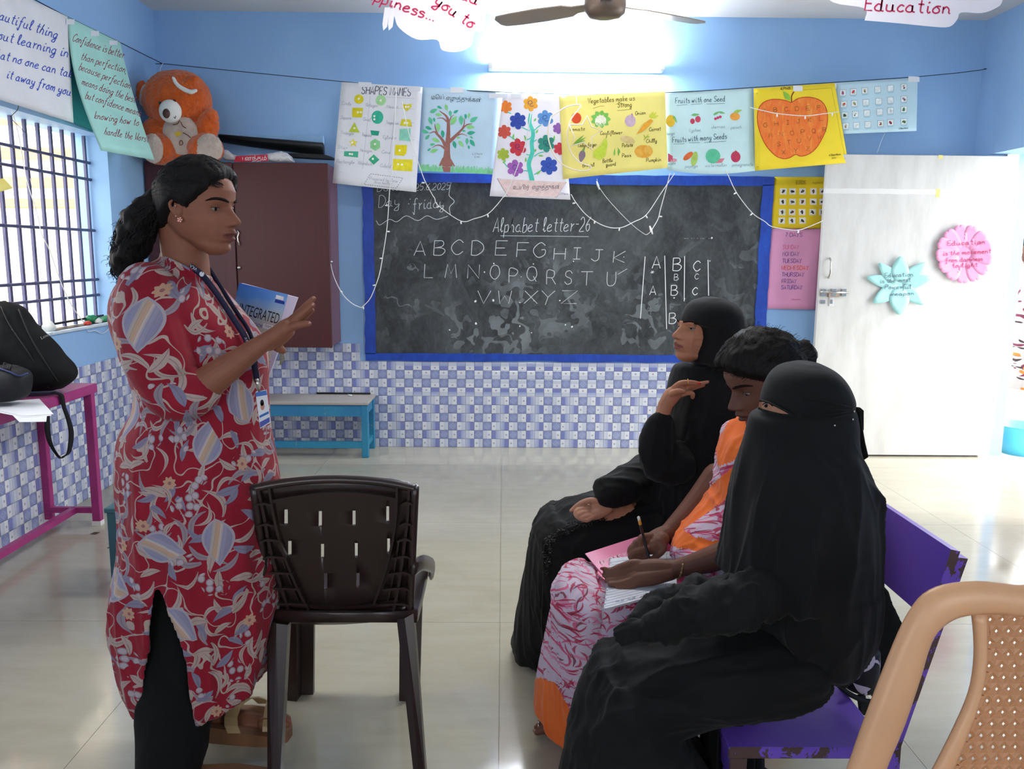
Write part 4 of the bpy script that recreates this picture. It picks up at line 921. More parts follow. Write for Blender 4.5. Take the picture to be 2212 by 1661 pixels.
s6.ink('lettering', lambda I: (I.text('ALPHABET', A6(1535, 108), A6(1620, 103), 6, 1.0), I.text('A.Shanthini', A6(1868, 560), A6(1948, 552), 4.2, .8), I.text('2023', A6(1885, 578), A6(1920, 575), 3, .6)), cmat('#5f5630'))
s6.ink('border_line', lambda I: I.stroke([A6(1368, 132), A6(1885, 95), A6(1978, 580), A6(1372, 635)], .8), cmat('#a3953a'))
s6.tape(*A6(1655, 98), 20, 12)
# --- 7 small pictures chart
s7 = Sheet('picture_grid_chart', [AR(455, 52), AR(948, 20), AR(940, 340), AR(492, 358)], YS+.02, PM['ltblue'], 'small pale blue chart with a grid of tiny vegetable pictures', 'chart', curl=.015)
cols7 = ['#a2627a', '#c83c4c', '#b98a4e', '#c8402e', '#d8dcdc', '#8a4a42', '#d04a32', '#9aa87a', '#5f8a4a', '#3f6a42', '#7a4a3c', '#8a6a9a', '#3f5a48', '#4f8a42', '#5a6a4a', '#8a9a7a', '#c8ccd0', '#3f7a4a', '#a8b89a', '#2f3a3c', '#b892a2', '#8a5a3c', '#9a3a4a', '#4a6a3a']
k = 0
for j, (y, y1) in enumerate(((113, 78), (182, 150), (247, 212), (312, 285))):
    for i, x in enumerate((500, 563, 632, 708, 785, 865)):
        yy = y+(y1-y)*(x-500)/365; x_ = x+j*6-(j*6 if i > 3 else 0); a = 19
        s7.ink('picture', lambda I: (I.poly([AR(x_-a, yy-a), AR(x_+a, yy-a-2), AR(x_+a, yy+a-2), AR(x_-a, yy+a)], cmat('#8fa2a8')),), off=.0012)
        s7.ink('picture', lambda I: (I.poly([AR(x_-a+2, yy-a+2), AR(x_+a-2, yy-a), AR(x_+a-2, yy+a-4), AR(x_-a+2, yy+a-2)], cmat('#dfe8ea')), I.disc(AR(x_, yy-1), 4.2, 2.6, cmat(cols7[k]), rot=random.random()*3), I.disc(AR(x_+random.uniform(-5, 5), yy+4), 2.2, 2, cmat(cols7[(k*7) % 24]))), off=.0018)
        s7.ink('caption', lambda I: I.stroke([AR(x_-16, yy+25), AR(x_+16, yy+23)], .8), cmat('#6fb8cc')); k += 1
s7.ink('lettering', lambda I: I.text('A.Shanthini', AR(835, 330), AR(890, 326), 3.2, .7), cmat('#4f6a72')); s7.tape(*AR(925, 30), 24, 12); s7.tape(*AR(440, 70), 16, 12)
# --- yellow bird chart and pink days chart on the wall beside the board
AQ = pc(1560, 360, 4.155)
s8 = Sheet('bird_picture_chart', [AQ(472, 92), AQ(945, 92), AQ(905, 555), AQ(440, 553)], YB-.012, mat('mustard_paper', '#e3c428', .7, .2, .03), 'mustard yellow chart of small bird pictures right of the blackboard', 'chart', curl=.004)
k = 0
for j, (y, xs) in enumerate(((222, (550, 632, 722, 820, 905)), (315, (545, 632, 722, 818, 902)), (408, (540, 628, 718, 812, 898)), (485, (535, 628, 722)))):
    for i, x in enumerate(xs):
        s8.ink('picture', lambda I: (I.poly([AQ(x-30, y-28), AQ(x+30, y-28), AQ(x+28, y+28), AQ(x-30, y+28)], cmat('#e6e2da')),), off=.0012)
        a = random.random()*3; s8.ink('drawn_bird', lambda I: (I.disc(AQ(x, y), 4.6, 2.4, cmat(['#4a463e', '#3c3a38', '#5a5248', '#6a4a3a'][k % 4]), rot=a), I.leaf(AQ(x, y), AQ(x+20*cos(a+2), y+20*sin(a+2)), 2.6, cmat('#4a463e')), I.leaf(AQ(x, y), AQ(x-18*cos(a), y-14*sin(a)), 2, cmat('#3c3a38'))), off=.0017); k += 1
s8.ink('lettering', lambda I: (I.text('BIRDS', AQ(665, 158), AQ(750, 158), 8, 1.2), I.text('names', AQ(815, 155), AQ(900, 152), 7, .9)), cmat('#a38e2c'))
s9 = Sheet('days_chart', [AQ(440, 556), AQ(905, 558), AQ(840, 1282), AQ(388, 1275)], YB-.012, PM['pink'], 'pink chart listing the seven days right of the blackboard', 'chart', curl=.004)
for t, y, x0, x1, c in (('7 DAYS', 628, 568, 720, '#9a6a9a'), ('SUNDAY', 738, 545, 690, '#d9789a'), ('MONDAY', 800, 542, 690, '#9a6f9f'), ('TUESDAY', 862, 540, 712, '#8d5f92'), ('WEDNESDAY', 925, 533, 775, '#e0685c'), ('THURSDAY', 985, 535, 735, '#8d5f9a'), ('FRIDAY', 1045, 535, 665, '#8a659c'), ('SATURDAY', 1100, 530, 718, '#85609a')):
    s9.ink('lettering', lambda I: I.text(t, AQ(x0, y), AQ(x1, y), 8.4, 1.5), cmat(c), slant=.08)
s9.ink('lettering', lambda I: I.text('A.Shanthini', AQ(620, 1198), AQ(705, 1196), 3, .7), cmat('#c06a8a')); 
# --- papers on the left wall
A1 = pc(0, 0, 3.95)
XT = lambda u, v: -2.285
st = Sheet('teal_chart', [(90, 60), (205, 115), (203, 286), (90, 235)], 0, PM['teal'], 'teal card hanging on the left wall between two quote papers', 'chart', X=lambda u, v: -2.315)
sw = Sheet('white_quote_paper', [(-150, -105), (146, 36), (159, 266), (-150, 168)], 0, PM['white'], 'large white paper with a blue handwritten quote about learning', 'paper', X=lambda u, v: -2.28+.05*v*v)
def f(I):
    I.text('The most beautiful thing', (-330, -50), (122, 84), 22, 2.3); I.text('about learning in', (-60, 62), (146, 124), 22, 2.3); I.text('that no one can take', (-38, 116), (158, 170), 22, 2.3); I.text('it away from you', (14, 168), (156, 208), 20, 2.2)
def f(I):
    I.text('beautiful thing', (-22, 35), (122, 84), 22, 2.0); I.text('about learning in', (-28, 78), (146, 124), 22, 2.0); I.text('that no one can tak', (-18, 122), (154, 168), 20, 2.0); I.text('it away from you', (14, 168), (152, 207), 19, 2.0)
sw.ink('blue_handwriting', f, cmat('#4358b8'), slant=.1)
sm = Sheet('mint_quote_paper', [(147, 37), (260, 92), (334, 346), (218, 325)], 0, PM['mint'], 'mint green paper with a handwritten quote about confidence', 'paper', X=lambda u, v: -2.28+.20*v*v, warp=lambda u, v: -(17*(1-u)+5*u)*sin(pi*min(max(v, 0), 1)**.9))
def f(I):
    for t, a, b, h in (('Confidence is better', (156, 88), (266, 126), 17), ('than perfection,', (174, 128), (272, 158), 16), ('because perfection', (170, 150), (280, 192), 16), ('means doing the best', (176, 182), (291, 222), 16), ('but confidence means', (184, 212), (303, 251), 16), ('knowing how to', (204, 256), (299, 272), 16), ('handle the Worst', (225, 290), (320, 307), 16)): I.text(t, a, b, h, 1.25)
sm.ink('red_handwriting', f, cmat('#8c4550'), slant=.15)
sm.tape(152, 47, 18, 12); sm.tape(205, 72, 18, 12); sm.tape(245, 92, 18, 10)
sy = Sheet('yellow_note', [(-40, 392), (8, 385), (28, 407), (-40, 425)], 0, PM['yellow'], 'small yellow paper star tip hanging before the window', 'paper', X=lambda u, v: -2.25)
# --- flowers with quotes on the door
DF = DYF-.004
def door_flower(name, ctr, petals, m, label, words, tm, scale):
    f_ = empty(name, W(*ctr, DYF), label, 'paper flower')
    for P, bend in petals:
        P = smooth(P+[P[0]], 3)[:-1]; c = np.array(ctr, float); b = MB(); q = [np.array(p) for p in P]; far = max(np.linalg.norm(p-c) for p in q); cc = np.mean(q, 0)
        Z_ = lambda p: W(p[0], p[1], DF-.004-.03*bend*(np.linalg.norm(np.array(p)-c)/far)**2)
        n = len(q); V = [Z_(cc)]+[Z_(cc+(p-cc)*.55) for p in q]+[Z_(p) for p in q]; V2 = [v+np.array((0, .0015, 0)) for v in V]; F = []
        for i in range(n):
            j = (i+1) % n; F += [(0, 1+i, 1+j), (1+i, n+1+i, n+1+j, 1+j)]; N = 2*n+1; F += [(N, N+1+j, N+1+i), (N+1+i, N+1+j, N+n+1+j, N+n+1+i), (n+1+i, N+n+1+i, N+n+1+j, n+1+j)]
        b.add(V+V2, F, m); b.build('petal', parent=f_, smooth_=True)
    fr_ = max(np.hypot(q[0]-ctr[0], q[1]-ctr[1]) for P, _ in petals for q in P)
    I = Ink(lambda x, y: W(x, y, DF-.009-.030*min(1.2, ((x-ctr[0])**2+(y-ctr[1])**2)/fr_**2)), slant=.1)
    for t, a, b_, h in words: I.text(t, a, b_, h, 1.2)
    I.build('lettering', f_, tm); return f_
pp = []
c = AR(840, 1262)
TIPS = [(845, 1088, 55), (715, 1130, 40), (640, 1215, 38), (680, 1368, 45), (835, 1440, 62), (985, 1378, 42), (1035, 1215, 38), (1000, 1125, 40)]
for tx, ty, w in TIPS:
    t = np.array(AR(tx, ty)); d = t-np.array(c); n = np.array([-d[1], d[0]]); n = n/np.linalg.norm(n)*w/2.77
    pp.append(([tuple(np.array(c)+d*.1-n*.5), tuple(np.array(c)+d*.45-n*1.0), tuple(np.array(c)+d*.8-n*.6), tuple(t), tuple(np.array(c)+d*.8+n*.6), tuple(np.array(c)+d*.45+n*1.0), tuple(np.array(c)+d*.1+n*.5)], .8))
pp.append(([tuple(np.array(c)+np.array((23*cos(t), 23*sin(t)))) for t in np.linspace(0, 2*pi, 9)[:-1]], .0))
door_flower('paper_lotus', c, pp, PM['mint'] if 0 else mat('pale_aqua_paper', '#9fd0cf', .7, .2, .03), 'pale aqua paper lotus with a handwritten quote on the white door', [('Education', AR(752, 1215), AR(920, 1208), 9), ('is the most', AR(722, 1250), AR(905, 1240), 9), ('Powerful', AR(752, 1285), AR(908, 1282), 9), ('weapon', AR(780, 1325), AR(925, 1320), 8)], cmat('#5f6f80'), 1)
pp = []; c = AR(1228, 1075)
for k in range(13):
    t = 2*pi*k/13-.3; d = np.array([cos(t)*172, sin(t)*176])/2.77; n = np.array([-d[1], d[0]]); n = n/np.linalg.norm(n)*13.5; cc = np.array(c)
    pp.append(([tuple(cc+d*.25-n*.5), tuple(cc+d*.7-n*1.05), tuple(cc+d*.93-n*.9), tuple(cc+d*1.0-n*.3), tuple(cc+d*.97), tuple(cc+d*1.0+n*.3), tuple(cc+d*.93+n*.9), tuple(cc+d*.7+n*1.05), tuple(cc+d*.25+n*.5)], .9))
pp.append(([tuple(np.array(c)+np.array((33*cos(t), 33*sin(t)))) for t in np.linspace(0, 2*pi, 9)[:-1]], .0))
door_flower('paper_daisy', c, pp, mat('pale_pink_paper', '#d68fb3', .7, .2, .03), 'pink paper daisy with a handwritten quote on the white door', [('Education', AR(1125, 1025), AR(1350, 1015), 10), ('is the movement', AR(1100, 1085), AR(1385, 1070), 10), ('from darkness', AR(1115, 1125), AR(1335, 1115), 9), ('to light', AR(1155, 1158), AR(1305, 1150), 9)], cmat('#a33a60'), 1)
# --- cloud shaped papers hanging near the ceiling
def cloud(name, pts, Y, label, words, curlm):
    P = smooth(pts+[pts[0]], 4)[:-1]; b = MB(); n = len(P); b.prism([W(x, y, Y) for x, y in P], (0, .0015, 0), PM['bright']); o = b.build(name, label=label, cat='paper cloud'); rebase(o, W(pts[0][0], pts[0][1], Y))
    I = Ink(lambda x, y: W(x, y, Y-.001), slant=.1)
    for t, a, c_, h in words: I.text(t, a, c_, h, 3.4)
    I.build('red_lettering', o, cmat('#c03a5c')); return o
c1 = cloud('cloud_paper', [(852, 35), (862, 60), (900, 85), (944, 86), (955, 108), (990, 112), (1018, 98), (1025, 70), (1045, 65), (1048, 30), (1040, -20), (1000, -60), (940, -75), (880, -60), (845, -20)], 3.9, 'white cloud paper with red lettering hanging left of the fan', [("happiness...", (770, -12), (935, 46), 26), ('you to', (938, 8), (1018, 62), 26), ('lead', (962, -14), (1030, 10), 24)], 0)
I = Ink(lambda x, y: W(x, y, 3.9-.001)); 
for a, b_ in (((835, 30), (826, 66)), ((846, 32), (838, 66))):
    b = MB(); b.prism([W(x, y, 3.885) for x, y in ((a[0]-4, a[1]-14), (a[0]+8, a[1]-14), (b_[0]+10, b_[1]-8), (b_[0]+2, b_[1]), (b_[0], b_[1]-14))], (0, .0012, 0), PM['bright']); b.build('ribbon_tail', parent=c1)
c2 = cloud('cloud_paper', [(1868, 44), (1940, 50), (2010, 57), (2050, 58), (2068, 42), (2076, 27), (2120, 28), (2150, 18), (2166, 0), (2170, -60), (2080, -110), (1950, -120), (1850, -90), (1780, -30), (1800, 5), (1868, 18)], 3.7, 'white cloud paper with red word Education hanging at top right', [('Education', (1868, 22), (2052, 30), 30)], 0)
for k, (x, Y) in enumerate(((950, 3.9), (1960, 3.7))):
    t = W(x, -70, Y); wire('hanging_thread', [t, (t[0], t[1], ZC)], .001, M_wire, ['thin thread holding the cloud paper left of the fan', 'thin thread holding the cloud paper at top right'][k], 'thread', sub=1)
# --- fairy lights over the board
def fairy(name, pts, Y, label, bulbs, r=.0028):
    return wire(name, [W(x, y, Y) for x, y in pts], r, M_wire, label, 'fairy lights', bulbs=[(W(bx, by, Y), d) for bx, by, d in bulbs], bl=.02)
U_ = lambda a: (cos(a), 0, sin(a))
A3 = pc(740, 340, 3.61)
fairy('light_string', [A5(640, 110), A5(600, 860), A3(368, 245), A3(360, 370), A3(345, 560), A3(312, 780), A3(290, 900), A3(258, 1000), A3(215, 1100), A3(165, 1155), (779, 664), (760, 655), (740, 635), (722, 600), (714, 570), (709, 550)], 5.52, 'fairy light wire draped from the shapes chart down to the board corner', [(*A3(345, 578), U_(0)), (*A3(355, 370), U_(3.4)), (*A3(312, 787), U_(3.1)), (*A3(258, 995), U_(3.3)), (*A3(158, 1162), U_(-1.3)), (740, 632, U_(2.5)), (712, 565, U_(0))])
fairy('light_string', [A5(690, 245), A5(700, 300), A5(760, 560), A5(840, 800), A5(890, 940), A5(960, 1070), (939, 428), k7(410, 182), k7(530, 264), k7(600, 252), k7(670, 228), k7(720, 180), k7(752, 140), A5(1610, 1060), A5(1700, 850), A5(1780, 620), A5(1830, 350)], 5.51, 'fairy light loop across the tree chart and top of the board', [(*k7(415, 185), U_(3.6)), (*k7(530, 264), U_(-1.5)), (*k7(672, 228), U_(-1.4)), (*k7(338, 62), U_(3.0))])
fairy('light_string', [k7(1115, 122), k7(1140, 165), k7(1200, 235), k7(1290, 290), k7(1375, 300), k7(1450, 268), k7(1515, 230), k7(1590, 120), k7(1665, 10)], 5.50, 'fairy light loop below the vegetables chart', [(*k7(1138, 168), U_(3.3)), (*k7(1240, 262), U_(-1.6)), (*k7(1372, 300), U_(-1.7)), (*k7(1512, 235), U_(-1.0))])
wire('thin_cable', [W(*k7(*p), 5.515) for p in ((1252, 40), (1262, 80), (1320, 160), (1430, 275), (1500, 330), (1520, 334), (1545, 312))], .0018, M_wire, 'thin cable with connector hanging over the board centre right', 'cable')
fairy('light_string', [k7(1640, 10), k7(1620, 90), k7(1590, 200), k7(1578, 250), k7(1550, 300), k7(1535, 322)], 5.505, 'short fairy light end with connector hanging over the board', [(*k7(1582, 240), U_(0)), (*k7(1545, 305), U_(-2.2))])
for x, y in (k7(1258, 75), k7(1540, 312)): MB().tube([W(x-3, y-9, 5.51), W(x, y, 5.508), W(x+3, y+9, 5.51)], [.004, .008, .004], 8).build('connector', M_led, None, True, label='small white plug on the cable end %s' % ('under the vegetables chart' if y < 440 else 'at the bottom of the loop'), cat='connector')
fairy('light_string', [A6(1160, 660), AQ(55, 80), AQ(130, 235), AQ(270, 415), AQ(380, 490), AQ(440, 535), AQ(560, 560), AQ(680, 570), AQ(800, 530), AQ(905, 485)], 5.535, 'fairy light wire from the fruits chart down to the pink chart', [(*AQ(128, 232), U_(3.7)), (*AQ(272, 418), U_(3.9)), (*AQ(685, 570), U_(-1.7))])
fairy('light_string', [A6(1330, 228), A6(1420, 250), A6(1520, 270), A6(1700, 285), A6(1820, 272), A6(1930, 258)], 5.53, 'fairy light wire sagging across the orange apple chart', [(*A6(1512, 272), U_(-1.5)), (*A6(1705, 285), U_(-1.6)), (*A6(1890, 265), U_(-1.6))])
wire('thin_thread', [W(*AR(*p), 5.58) for p in ((752, 352), (730, 400), (705, 470))], .001, M_wire, 'thin thread hanging from the small picture chart to the door', 'thread')
# moon and star wire ornament hanging before the vegetables chart
mo = empty('moon_ornament', W(*A6(130, 160), 5.48), 'cream moon and star outline ornament hanging on the vegetables chart', 'ornament')
M_orn = mat('cream_tube', '#eee2cc', .4, .4, 0)
orb = [A6(*p) for p in ((-30, 290), (30, 250), (90, 220), (165, 210), (160, 240), (110, 300), (85, 380), (80, 440), (95, 510), (130, 570), (180, 610), (240, 628), (225, 655), (150, 658), (60, 625), (-5, 560), (-45, 460), (-50, 370), (-30, 290))]
MB().tube(smooth([W(x, y, 5.48) for x, y in orb], 4), .0042, 8, cap=True).build('moon_frame', M_orn, mo, True)
sp = [A6(*p) for p in ((95, 345), (185, 345), (215, 285), (245, 360), (315, 385), (245, 430), (250, 520), (190, 465), (105, 492), (130, 430), (95, 345))]
MB().tube([W(x, y, 5.47) for x, y in sp], .0042, 8).build('star_frame', M_orn, mo, True)
MB().tube([W(*A6(145, 212), 5.48), W(*A6(140, 150), 5.53), W(*A6(140, 128), 5.60)], .0015, 5).build('hanging_wire', M_wire, mo)
# --- tube light on the back wall, fan
tl = empty('tube_light', (0.45, YB, 0), 'glowing white tube light mounted on the back wall above the charts', 'tube light')
a = W(1064, 142, 5.71); b_ = W(1426, 146, 5.71); tl.location = Vector(((a[0]+b_[0])/2, YB, a[2])); tl['_o'] = tuple(tl.location); zt = a[2]
MB().box((a[0]-.03, YB-.045, zt-.02), (b_[0]+.03, YB-.001, zt+.02), M_white, bev=.004).build('batten', parent=tl)
MB().tube([(a[0], YB-.095, zt), (b_[0], YB-.095, zt)], .014, 12).build('glass_tube', mat('tube_glow', '#f4f9ff', .5, .2, 0, emit=TUBE), tl, True)
for x in (a[0]-.012, b_[0]+.012): MB().box((x-.014, YB-.115, zt-.018), (x+.014, YB-.02, zt+.018), M_white, bev=.003).build('lamp_holder', parent=tl)
FC = W(1307, 14, 4.15); fan = empty('ceiling_fan', (FC[0], FC[1], ZC), 'brown ceiling fan with blades at the top centre', 'fan')
M_fan = mat('fan_brown', '#6d5c50', .35, .5, .04); M_blade = mat('fan_blade', '#8d8172', .35, .5, .03)
n = 32
def disc_loft(c, prof, name, m, par): 
    b = MB(); b.loft([[np.array(c)+np.array((r*cos(2*pi*j/n), r*sin(2*pi*j/n), z)) for j in range(n)] for z, r in prof]); return b.build(name, m, par, True)
disc_loft(FC, [(-.055, .03), (-.052, .07), (-.03, .095), (0, .10), (.04, .098), (.055, .08), (.06, .03)], 'motor', M_fan, fan)
disc_loft(FC, [(.06, .018), (.30, .018)], 'down_rod', M_fan, fan); disc_loft((FC[0], FC[1], ZC-.07), [(0, .03), (.03, .06), (.07, .065)], 'canopy', M_fan, fan)
for k in range(3):
    t = .5+k*2*pi/3; d = np.array((cos(t), sin(t), 0)); q = np.array((-sin(t), cos(t), 0)); b = MB(); R_ = []
    for r, w in ((.09, .03), (.16, .035), (.2, .06), (.35, .068), (.5, .064), (.58, .055), (.6, .03)):
        c = FC+d*r+np.array((0, 0, .01)); R_.append([c+q*w*1.0+np.array((0, 0, w*.16)), c+q*w+np.array((0, 0, w*.16-.006)), c-q*w+np.array((0, 0, -w*.16-.006)), c-q*w+np.array((0, 0, -w*.16))])
    b.loft(R_); b.build('blade', M_blade, fan, False)
# ================================================================== FURNITURE
def worn(name, a, b, c, thr=.60, sc=7, stretch=(1, 1, 1)):
    t = NT(name); n = t.noise(t.mapping(t.co(), stretch), sc, 6, .7, .4); v = t.noise(t.co(), 3, 4)
    base = t.ramp(v, [(.3, a), (.7, b)]); m_ = t.ramp(n, [(thr, 0.), (thr+.02, 1.)]); t.set(t.b.inputs['Base Color'], t.mix(m_, base, lin(c))); t.bump(n, .15, .002); return t.fin(None, .45, .4)
M_mag = mat('magenta_paint', '#a03375', .35, .4, .06, 12); M_magt = worn('magenta_top', '#94456e', '#a24a7c', '#8a5a55', .62, 6, (1, .3, 1))
tb = empty('steel_table', (-2.18, 3.4, 0), 'narrow magenta steel framed table against the left wall', 'table')
MB().box((-2.325, 2.55, .675), (-2.03, 4.10, .72), M_mag, bev=.003).build('table_top', parent=tb)
MB().box((-2.322, 2.555, .7195), (-2.034, 4.095, .7215), M_magt).build('top_panel', parent=tb)
for x, y in ((-2.05, 4.05), (-2.305, 4.07), (-2.05, 2.6), (-2.305, 2.6)):
    l = MB().box((x-.02, y-.018, .022), (x+.02, y+.018, .68), M_mag, bev=.002).build('leg', parent=tb)
    MB().box((x-.022, y-.02, 0), (x+.022, y+.02, .024), M_white).build('rubber_foot', parent=l)
MB().box((-2.29, 4.045, .062), (-2.06, 4.07, .09), M_mag).build('stretcher', parent=tb); MB().box((-2.29, 2.588, .062), (-2.06, 2.613, .09), M_mag).build('stretcher', parent=tb)
MB().box((-2.185, 2.6, .06), (-2.155, 4.05, .09), M_mag).build('long_rail', parent=tb)
# backpack, camera bag, papers, strap
M_bagc = mat('black_bag_cloth', '#101113', .8, .2, .15, 14, bump=.35, bscale=350); M_strap = mat('black_webbing', '#17161c', .7, .2, .1, 60, bump=.3, bscale=500)
b = MB(); rloft(b, [(-75, 650, 20, 653, 3.84, .05), (-85, 668, 44, 668, 3.82, .10), (-95, 700, 72, 704, 3.80, .12), (-100, 735, 108, 738, 3.79, .13), (-100, 770, 138, 772, 3.78, .13), (-100, 800, 161, 800, 3.78, .13), (-95, 825, 156, 824, 3.78, .125), (-85, 846, 128, 842, 3.78, .10)], 3, 32, .75)
V, N, F = remesh(b, .009, 2); V = V+N*(vnoise(V*np.array((9, 9, 7)))*.009+vnoise(V*22)*.003)[:, None]; V[:, 2] = np.maximum(V[:, 2], .7225); V[:, 0] = np.maximum(V[:, 0], -2.318)
bp = mesh_obj('backpack', V, F, M_bagc, None, label='black backpack lying on the magenta table below the window', cat='backpack'); V_bp = V
rebase(bp, (-2.2, 3.79, .72))
def front_of(V, off=.003):
    P = PX(V); D = V@CF
    def f(x, y):
        d = (P[:, 0]-x)**2+(P[:, 1]-y)**2; k = np.argsort(d)[:12]; Yk = V[k, 1].min(); return W(x, y, Yk-off)
    return f
fb = front_of(V_bp)
text_mesh('Lenovo', fb, (90, 733), (115, 721), 6.5, mat('grey_print', '#a5a8a8', .5, .3, 0), bp, 'logo_lettering')
for pts in ([(40, 668), (62, 720), (90, 770), (125, 825)], [(2, 662), (20, 700), (60, 760), (105, 838)], [(25, 705), (30, 725)]): MB().tube(smooth([fb(*p) for p in pts], 4), .0035, 6).build('zip_seam', mat('bag_piping', '#0e0f11', .5, .3, 0), bp, True)
MB().tube([fb(27, 712), fb(30, 728)], .004, 6).build('zip_pull', M_steel, bp)
b = MB(); rloft(b, [(-60, 792, 30, 790, 3.50, .05), (-65, 806, 60, 806, 3.48, .07), (-65, 835, 62, 832, 3.47, .075), (-60, 858, 56, 855, 3.47, .07), (-55, 866, 40, 864, 3.47, .06)], 3, 28, .6)
V, N, F = remesh(b, .008, 1); V[:, 2] = np.maximum(V[:, 2], .7225); cb = mesh_obj('camera_bag', V, F, mat('navy_bag_cloth', '#14151b', .6, .3, .15, 14, bump=.3, bscale=350), None, label='small black camera bag with blue flap trim in front of backpack', cat='bag'); fc = front_of(V)
MB().tube(smooth([fc(-5, 795), fc(20, 803), fc(42, 812), fc(60, 806)], 4), .004, 6).build('flap_trim', mat('blue_trim', '#2c3560', .6, .3, 0), cb, True)
I = Ink(lambda x, y: fc(x, y)); I.poly([(8, 782), (26, 788), (20, 798), (2, 795)]); I.build('buckle', cb, M_strap)
pa = empty('paper_stack', (-2.05, 3.3, .722), 'stack of white papers overhanging the edge of magenta table', 'papers')
for k, (q, z) in enumerate((([(-60, 872), (85, 862), (116, 895), (50, 899), (0, 888), (-60, 890)], .7255), ([(-60, 876), (80, 866), (112, 898), (52, 902), (0, 892), (-60, 893)], .7235), ([(0, 880), (75, 872), (102, 892), (100, 911), (42, 912), (20, 890)], .7222))):
    b = MB(); 
    P = []
    for x, y in q: p = WZ(x, y, z); P.append(p)
    b.prism([np.array(p) for p in P], (0, 0, .0012)); b.build('sheet', PM['white'], pa)
st_ = [WX(x, y, -2.02) for x, y in ((113, 846), (124, 850), (133, 856), (138, 880), (147, 905), (153, 930), (153, 950), (148, 978), (138, 986), (130, 990), (118, 975), (108, 955), (103, 930), (102, 898))]
P = smooth(st_, 4); b = MB(); 
for i in range(len(P)-1):
    pass
wv = np.array((0, .012, 0)); V = []; n = len(P)
for i, p in enumerate(P): a = .9+1.1*sin(i*.13); w = np.array((.004*cos(a)+.002, .013*sin(a)+.004, 0)); V += [p-w, p+w]
b.add(V, [(2*i, 2*i+1, 2*i+3, 2*i+2) for i in range(n-1)]); o = b.build('bag_strap', M_strap, None, True, label='black webbing strap looping down from the magenta table edge', cat='strap'); sm_ = o.modifiers.new('s', 'SOLIDIFY'); sm_.thickness = .002
# ---- blue wooden bench under the cabinet
M_bb = worn('blue_green_paint', '#2a6f9e', '#2f86a6', '#7d9a9c', .63, 9); M_bw = worn('worn_wood_top', '#a8a09a', '#9a958f', '#6f8f96', .66, 6)
def bench(name, x0, x1, y0, y1, h, label, cat, m1, m2, rail=.08):
    e = empty(name, ((x0+x1)/2, (y0+y1)/2, 0), label, cat); t = .045
    MB().box((x0-.005, y0-.01, h-.02), (x1+.005, y1+.01, h), m2, bev=.003).build('seat', parent=e)
    for x in (x0, x1-t):
        for y in (y0, y1-t): MB().box((x, y, 0), (x+t, y+t, h-.02), m1, bev=.003).build('leg', parent=e)
    for y in (y0+.004, y1-.03): MB().box((x0+t, y, h-.10), (x1-t, y+.025, h-.02), m1).build('apron', parent=e)
    for x in (x0+.008, x1-.035): MB().box((x, y0+t, h-.09), (x+.025, y1-t, h-.02), m1).build('side_apron', parent=e)
    for x in (x0+.008, x1-.035): MB().box((x, y0+t, rail), (x+.025, y1-t, rail+.04), m1).build('side_rail', parent=e)
    MB().box((x0+t, y0+.006, rail), (x1-t, y0+.034, rail+.045), m1).build('front_rail', parent=e); return e
bench('wooden_bench', -1.95, -.905, 5.46, 5.77, .385, 'low blue painted wooden bench with worn top under the cabinet', 'bench', M_bb, M_bw, .065)
MB().tube([(W(682, 846, 5.74)[0], 5.765, .392), (W(799, 846, 5.74)[0], 5.765, .392)], .0065, 8).build('black_stick', M_blk, None, True, label='thin black stick lying at the back of the blue bench', cat='stick')
MB().tube([WZ(752, 853, .3925), WZ(760, 854, .3925)], .006, 8).build('chalk_piece', M_chalk2, None, True, label='small white chalk piece on top of the blue bench', cat='chalk')
M_tg = worn('teal_paint', '#2c4f5c', '#345e68', '#56707a', .66, 9)
bench('wooden_bench', -1.57, -1.02, 3.17, 3.42, .37, 'dark teal wooden stool bench half hidden behind the standing woman', 'bench', M_tg, M_tg, .12)
b = MB(); b.tube([W(608, 758, 5.62), W(610, 775, 5.62), W(606, 788, 5.62)], [.010, .018, .006], 8); b.build('hanging_tassel', mat('olive_cord', '#8a877a', .8, .1, .1, 30), None, True, label='olive grey tassel hanging below the maroon cabinet', cat='tassel')
for x, y, lb in ((205, 1152, 'small dry leaf scrap on the floor near the table leg'), (242, 1182, 'grey paper scrap on the floor beside the teal bench')):
    p = WZ(x, y, .0008); MB().prism([p+np.array(q) for q in ((-.018, -.012, 0), (.012, -.018, 0), (.022, .006, .003), (-.01, .014, .001))], (0, 0, .0012)).build('floor_scrap', mat('scrap_grey', '#7a7670' if x > 210 else '#4a4238', .8, .1, 0), None, label=lb, cat='scrap')
# ---- brown plastic chair seen from behind
M_brn = mat('dark_brown_plastic', '#2a1c1a', .32, .5, .04, 10); 
KL = .36; YT, ZT = 1.96, .825
def pl(x, y, o=0.):
    "point on the leaning back plane; o = towards the camera"
    d = ray(x, y); n = np.array((0, 1, KL)); c = YT+KL*ZT; t = (c-CC@n)/(d@n); 
    bow = .0
    u = (x-723)/182; bow = .03*(1-u*u)      # back bulges towards the camera... sheet is hollow on this side
    return CC+d*t+np.array((0, -o+bow, 0))
ch = empty('plastic_chair', (-.42, 2.2, 0), 'dark brown plastic chair standing beside the teacher, seen from behind', 'chair')
LX = lambda y: 540+(y-1050)*.128 if y < 1345 else 577.8
RX = lambda y: 905-(y-1048)*.042 if y < 1345 else 892.5
def ptop(x): u = (x-723)/182; return 1034+15*abs(u)**2.2+ (6 if abs(u) > .97 else 0)
def pbot(x): u = (x-741)/120; return 1366-12*u*u-(x-741)*.06
ILX = lambda y: 592+max(0, (y-1085))*.0+ (max(0, y-1100)/240)**1.6*88; IRX = lambda y: 862-(max(0, y-1085)/240)**1.7*62-(y-1085)*.0
